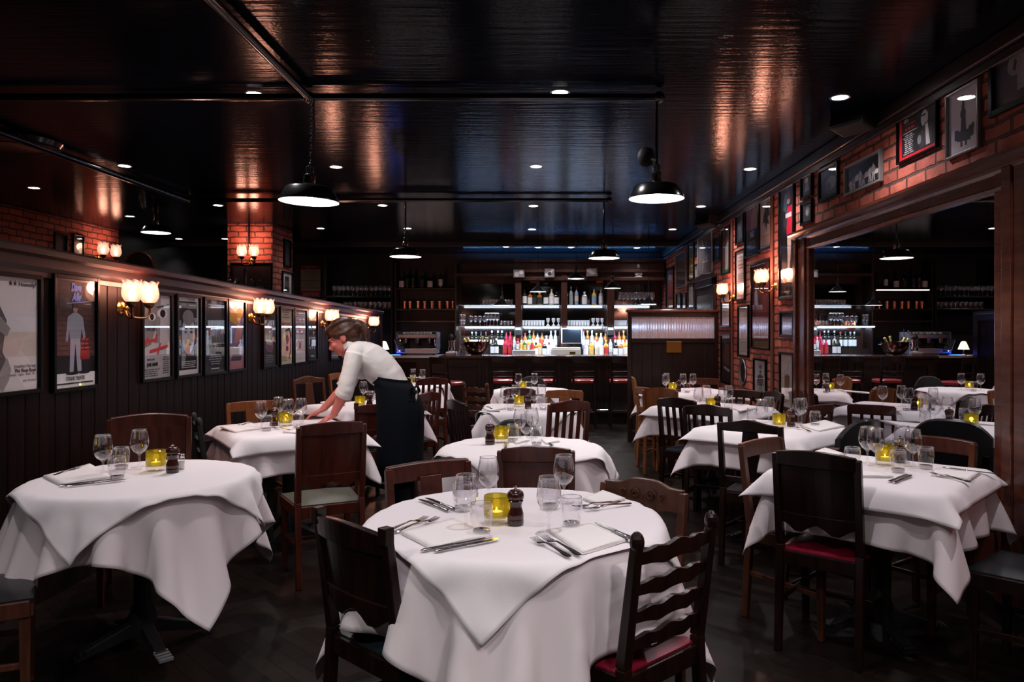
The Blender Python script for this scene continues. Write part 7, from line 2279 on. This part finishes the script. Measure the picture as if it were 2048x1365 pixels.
# hair: swept back cap and a ponytail
hair = MB()
hair.ball(hd((0.026, 0, 0.040)), (0.106, 0.084, 0.100), 26, 16, rot=tilt)
hair.ball(hd((0.055, 0, -0.005)), (0.070, 0.076, 0.080), 22, 12, rot=tilt)
hair.ball(hd((-0.045, 0, 0.080)), (0.055, 0.066, 0.045), 18, 10, rot=tilt)
hair.ball(hd((0.125, 0, 0.045)), (0.035, 0.032, 0.032), 14, 10, rot=tilt)
hair.tube(smooth_path([hd((0.09, 0, 0.045)), hd((0.138, 0, 0.035)), hd((0.155, 0.0, -0.01)), hd((0.155, -0.012, -0.06)), hd((0.138, -0.018, -0.115))], 14), [0.026, 0.03, 0.034, 0.037, 0.039, 0.04, 0.04, 0.038, 0.036, 0.033, 0.03, 0.026, 0.021, 0.015, 0.007], 14, flat=0.8)
for k in range(7):
    a = -0.05 + 0.0165 * k
    hair.tube(smooth_path([hd((-0.075, a * 0.9, 0.085)), hd((0.0, a * 1.5, 0.135 - abs(a) * 0.6)), hd((0.09, a * 1.1, 0.095)), hd((0.125, a * 0.3, 0.05))], 10), 0.011, 8)
for s in (-1, 1):
    hair.tube(smooth_path([hd((-0.062, s * 0.058, 0.055)), hd((-0.01, s * 0.083, 0.03)), hd((0.06, s * 0.078, 0.02)), hd((0.115, s * 0.03, 0.04))], 10), 0.013, 8)
ho = fused(hair, 'hair', HAIRM, wt, 0.006, 3, 0.4)
MB().lathe([(0.030, -0.008), (0.036, 0), (0.030, 0.008)], 16, hd((0.128, 0, 0.05)), axis=tilt @ Matrix.Rotation(R(80), 3, 'Y')).build('hair_band', BLACK, ho, smooth=True)
# shirt with rolled sleeves
sh_ = MB()
loft(sh_, [(g(-1.350, C, 1.272), 0.062, 0.058), (g(-1.315, C, 1.258), 0.115, 0.068), (g(-1.28, C, 1.245), 0.182, 0.085), (g(-1.23, C, 1.205), 0.188, 0.113), (g(-1.16, C, 1.14), 0.170, 0.120), (g(-1.09, C, 1.065), 0.150, 0.112), (g(-1.04, C, 0.985), 0.142, 0.102), (g(-1.02, C, 0.94), 0.138, 0.098)], 28)
for s in (-1, 1):
    sh_.ball(g(-1.285, C + s * 0.145, 1.238), (0.068, 0.062, 0.068), 16, 10)
    sh_.ball(g(-1.26, C + s * 0.075, 1.12), (0.07, 0.07, 0.065), 16, 10)     # bust
for i, (s0, el, wr, dr) in enumerate(ARMS):
    s0, el, wr = s0 - WP, el - WP, wr - WP
    e2 = el.lerp(wr, 0.22)
    sh_.tube([s0, s0.lerp(el, 0.35), s0.lerp(el, 0.7), el, e2], [0.064, 0.062, 0.058, 0.056, 0.055], 18)
    sh_.tube([el.lerp(wr, 0.06), e2 + (wr - el) * 0.02], [0.060, 0.0595], 18)
so = fused(sh_, 'shirt', SHIRTM, wt, 0.0065, 4, 0.5)
dt = bpy.data.textures.new('creases', 'CLOUDS')
dt.noise_scale = 0.07
dm = so.modifiers.new('creases', 'DISPLACE')
dm.texture = dt
dm.strength = 0.011
dm.mid_level = 0.5
# collar
cl = MB()
nk = [g(-1.352, C, 1.282), g(-1.372, C, 1.312)]
loft(cl, [(nk[0], 0.064, 0.062), (nk[0].lerp(nk[1], 0.6), 0.064, 0.062), (nk[1], 0.061, 0.060)], 24)
cl.prism([(0, 0)], 0, 0) if False else None
co = cl.build('collar', SHIRTM, so, smooth=True)
so2 = co.modifiers.new('cloth', 'SOLIDIFY'); so2.thickness = 0.004
# apron: a long wrapped skirt, open at the back, with a tied bow
ap = MB()
n2 = 40
rings = []
for z, cx_, ry, rx in ((1.045, -1.068, 0.166, 0.132), (1.0, -1.045, 0.175, 0.139), (0.93, -1.02, 0.185, 0.152), (0.85, -1.005, 0.195, 0.160), (0.70, -1.005, 0.20, 0.158), (0.5, -1.01, 0.205, 0.155), (0.36, -1.01, 0.212, 0.16)):
    ring = []
    for j in range(n2):
        a = 2 * math.pi * j / n2
        wob = 1 + (0.03 * math.sin(5 * a + 1) + 0.02 * math.sin(9 * a)) * (1.04 - z)
        tl = 0.16 * math.cos(a) * rx * (1 if z > 0.9 else 0.2)
        ring.append(g(cx_ + rx * math.cos(a) * wob, C + ry * math.sin(a) * wob, z - tl))
    rings.append(ring)
ap.skin(rings, cap=False)
ao = ap.build('apron', APRONM, wt, smooth='all')
s3 = ao.modifiers.new('cloth', 'SOLIDIFY'); s3.thickness = 0.005
MB().skin([[r0 + Vector((0, 0, dz)) + Vector(((r0 - g(-1.06, C, 1.03)).x, (r0 - g(-1.06, C, 1.03)).y, 0)) * 0.03 for r0 in rings[0]] for dz in (-0.035, 0.022)], cap=False).build('waistband', APRONM, ao, smooth='all')
bw = MB()
for s in (-1, 1):
    bw.tube(smooth_path([g(-0.915, C - 0.06, 0.985), g(-0.885, C - 0.06 + s * 0.05, 1.0), g(-0.875, C - 0.06 + s * 0.075, 0.96), g(-0.91, C - 0.06, 0.98)], 10), 0.012, 8, flat=0.5)
    bw.tube(smooth_path([g(-0.905, C - 0.06, 0.98), g(-0.87, C - 0.06 + s * 0.02, 0.86), g(-0.85, C - 0.06 + s * 0.03, 0.72)], 8), 0.012, 8, flat=0.4)
bw.build('apron_bow', APRONM, ao, smooth=True)
MB().skin([[g(-0.872 + 0.006 * math.cos(q) * w, C - 0.115 + 0.022 * math.sin(q) * w, z) for q in [2 * math.pi * j / 12 for j in range(12)]] for z, w in ((0.91, 0.5), (0.93, 0.9), (0.965, 1.0), (0.99, 0.8), (1.0, 0.45))]).build('white_cloth', NAPKIN, ao, smooth='all')
tr = MB()
for s in (-1, 1):
    loft(tr, [(g(-0.995, C + s * 0.085, 0.92), 0.095, 0.11), (g(-1.0, C + s * 0.09, 0.65), 0.083, 0.088), (g(-1.0, C + s * 0.09, 0.4), 0.07, 0.075), (g(-0.98, C + s * 0.09, 0.10), 0.06, 0.066), (g(-0.975, C + s * 0.09, 0.06), 0.058, 0.064)], 18)
fused(tr, 'trousers', APRONM, wt, 0.009, 3)
for s in (-1, 1):
    MB().skin([[g(-1.02 + lx * w, C + s * 0.09 + ly * w2, z) for lx, ly in [(0.135 * math.cos(2 * math.pi * j / 20), 0.047 * math.sin(2 * math.pi * j / 20)) for j in range(20)]] for z, w, w2 in ((0.001, 1, 1), (0.02, 1.02, 1.02), (0.045, 0.93, 0.95), (0.075, 0.55, 0.8))]).build('shoe', SHOEM, wt, smooth=True)

# ================================================================== OTHER THINGS
# coat stand behind the partition, in front of the brick pillar
p = at(490, 560, 9.2)
t_ = thing('coat_stand', 'black branched coat stand behind the partition rail, before the brick pillar', 'coat stand', (p.x, 9.2, 0))
MB().lathe([(0.025, 0.05), (0.022, 1.7), (0.032, 1.72), (0.022, 1.9), (0.015, 2.10), (0.024, 2.13), (0.0005, 2.17)], 14).build('pole', BLACKENAMEL, t_, smooth=True)
for k in range(6):
    a = 2 * math.pi * k / 6 + 0.3
    c, s = math.cos(a), math.sin(a)
    MB().tube(smooth_path([(0.02 * c, 0.02 * s, 1.78), (0.14 * c, 0.14 * s, 1.80), (0.21 * c, 0.21 * s, 1.92), (0.17 * c, 0.17 * s, 2.0)], 12), 0.010, 8).ball((0.17 * c, 0.17 * s, 2.0), 0.016).build('hook', BLACKENAMEL, t_, smooth=True)
for k in range(4):
    a = 2 * math.pi * k / 4
    MB().tube(smooth_path([(0.02 * math.cos(a), 0.02 * math.sin(a), 0.3), (0.2 * math.cos(a), 0.2 * math.sin(a), 0.2), (0.27 * math.cos(a), 0.27 * math.sin(a), 0.01)], 10), 0.013, 8).build('foot', BLACKENAMEL, t_, smooth=True)
# arched settle back behind the partition
p = at(281, 505, 7.2)
t_ = thing('settle', 'dark arched seat back rising behind the partition near the twin lamp', 'settle', (p.x, 7.2, 0))
aw = 60 / F * 7.2 / 2
zt = EYE - (505 - CY) / F * 7.2
pts = [(-aw, 0.4)] + [(-aw * math.cos(math.pi * k / 16), zt - 0.16 + 0.16 * math.sin(math.pi * k / 16)) for k in range(17)] + [(aw, 0.4)]
MB().prism(pts, -0.02, 0.02).build('arched_back', BARWOOD, t_, bevel=0.006)
MB().tube(smooth_path([(x, -0.022, z) for x, z in pts[1:-1]], 24), 0.014, 8).build('arch_moulding', MIRRORWOOD, t_, smooth=True)
MB().box((0, -0.22, 0.43), (2 * aw, 0.42, 0.06)).box((-aw + 0.02, -0.22, 0.2), (0.04, 0.4, 0.4)).box((aw - 0.02, -0.22, 0.2), (0.04, 0.4, 0.4)).build('seat', BARWOOD, t_, bevel=0.005)

letters_to_mesh()
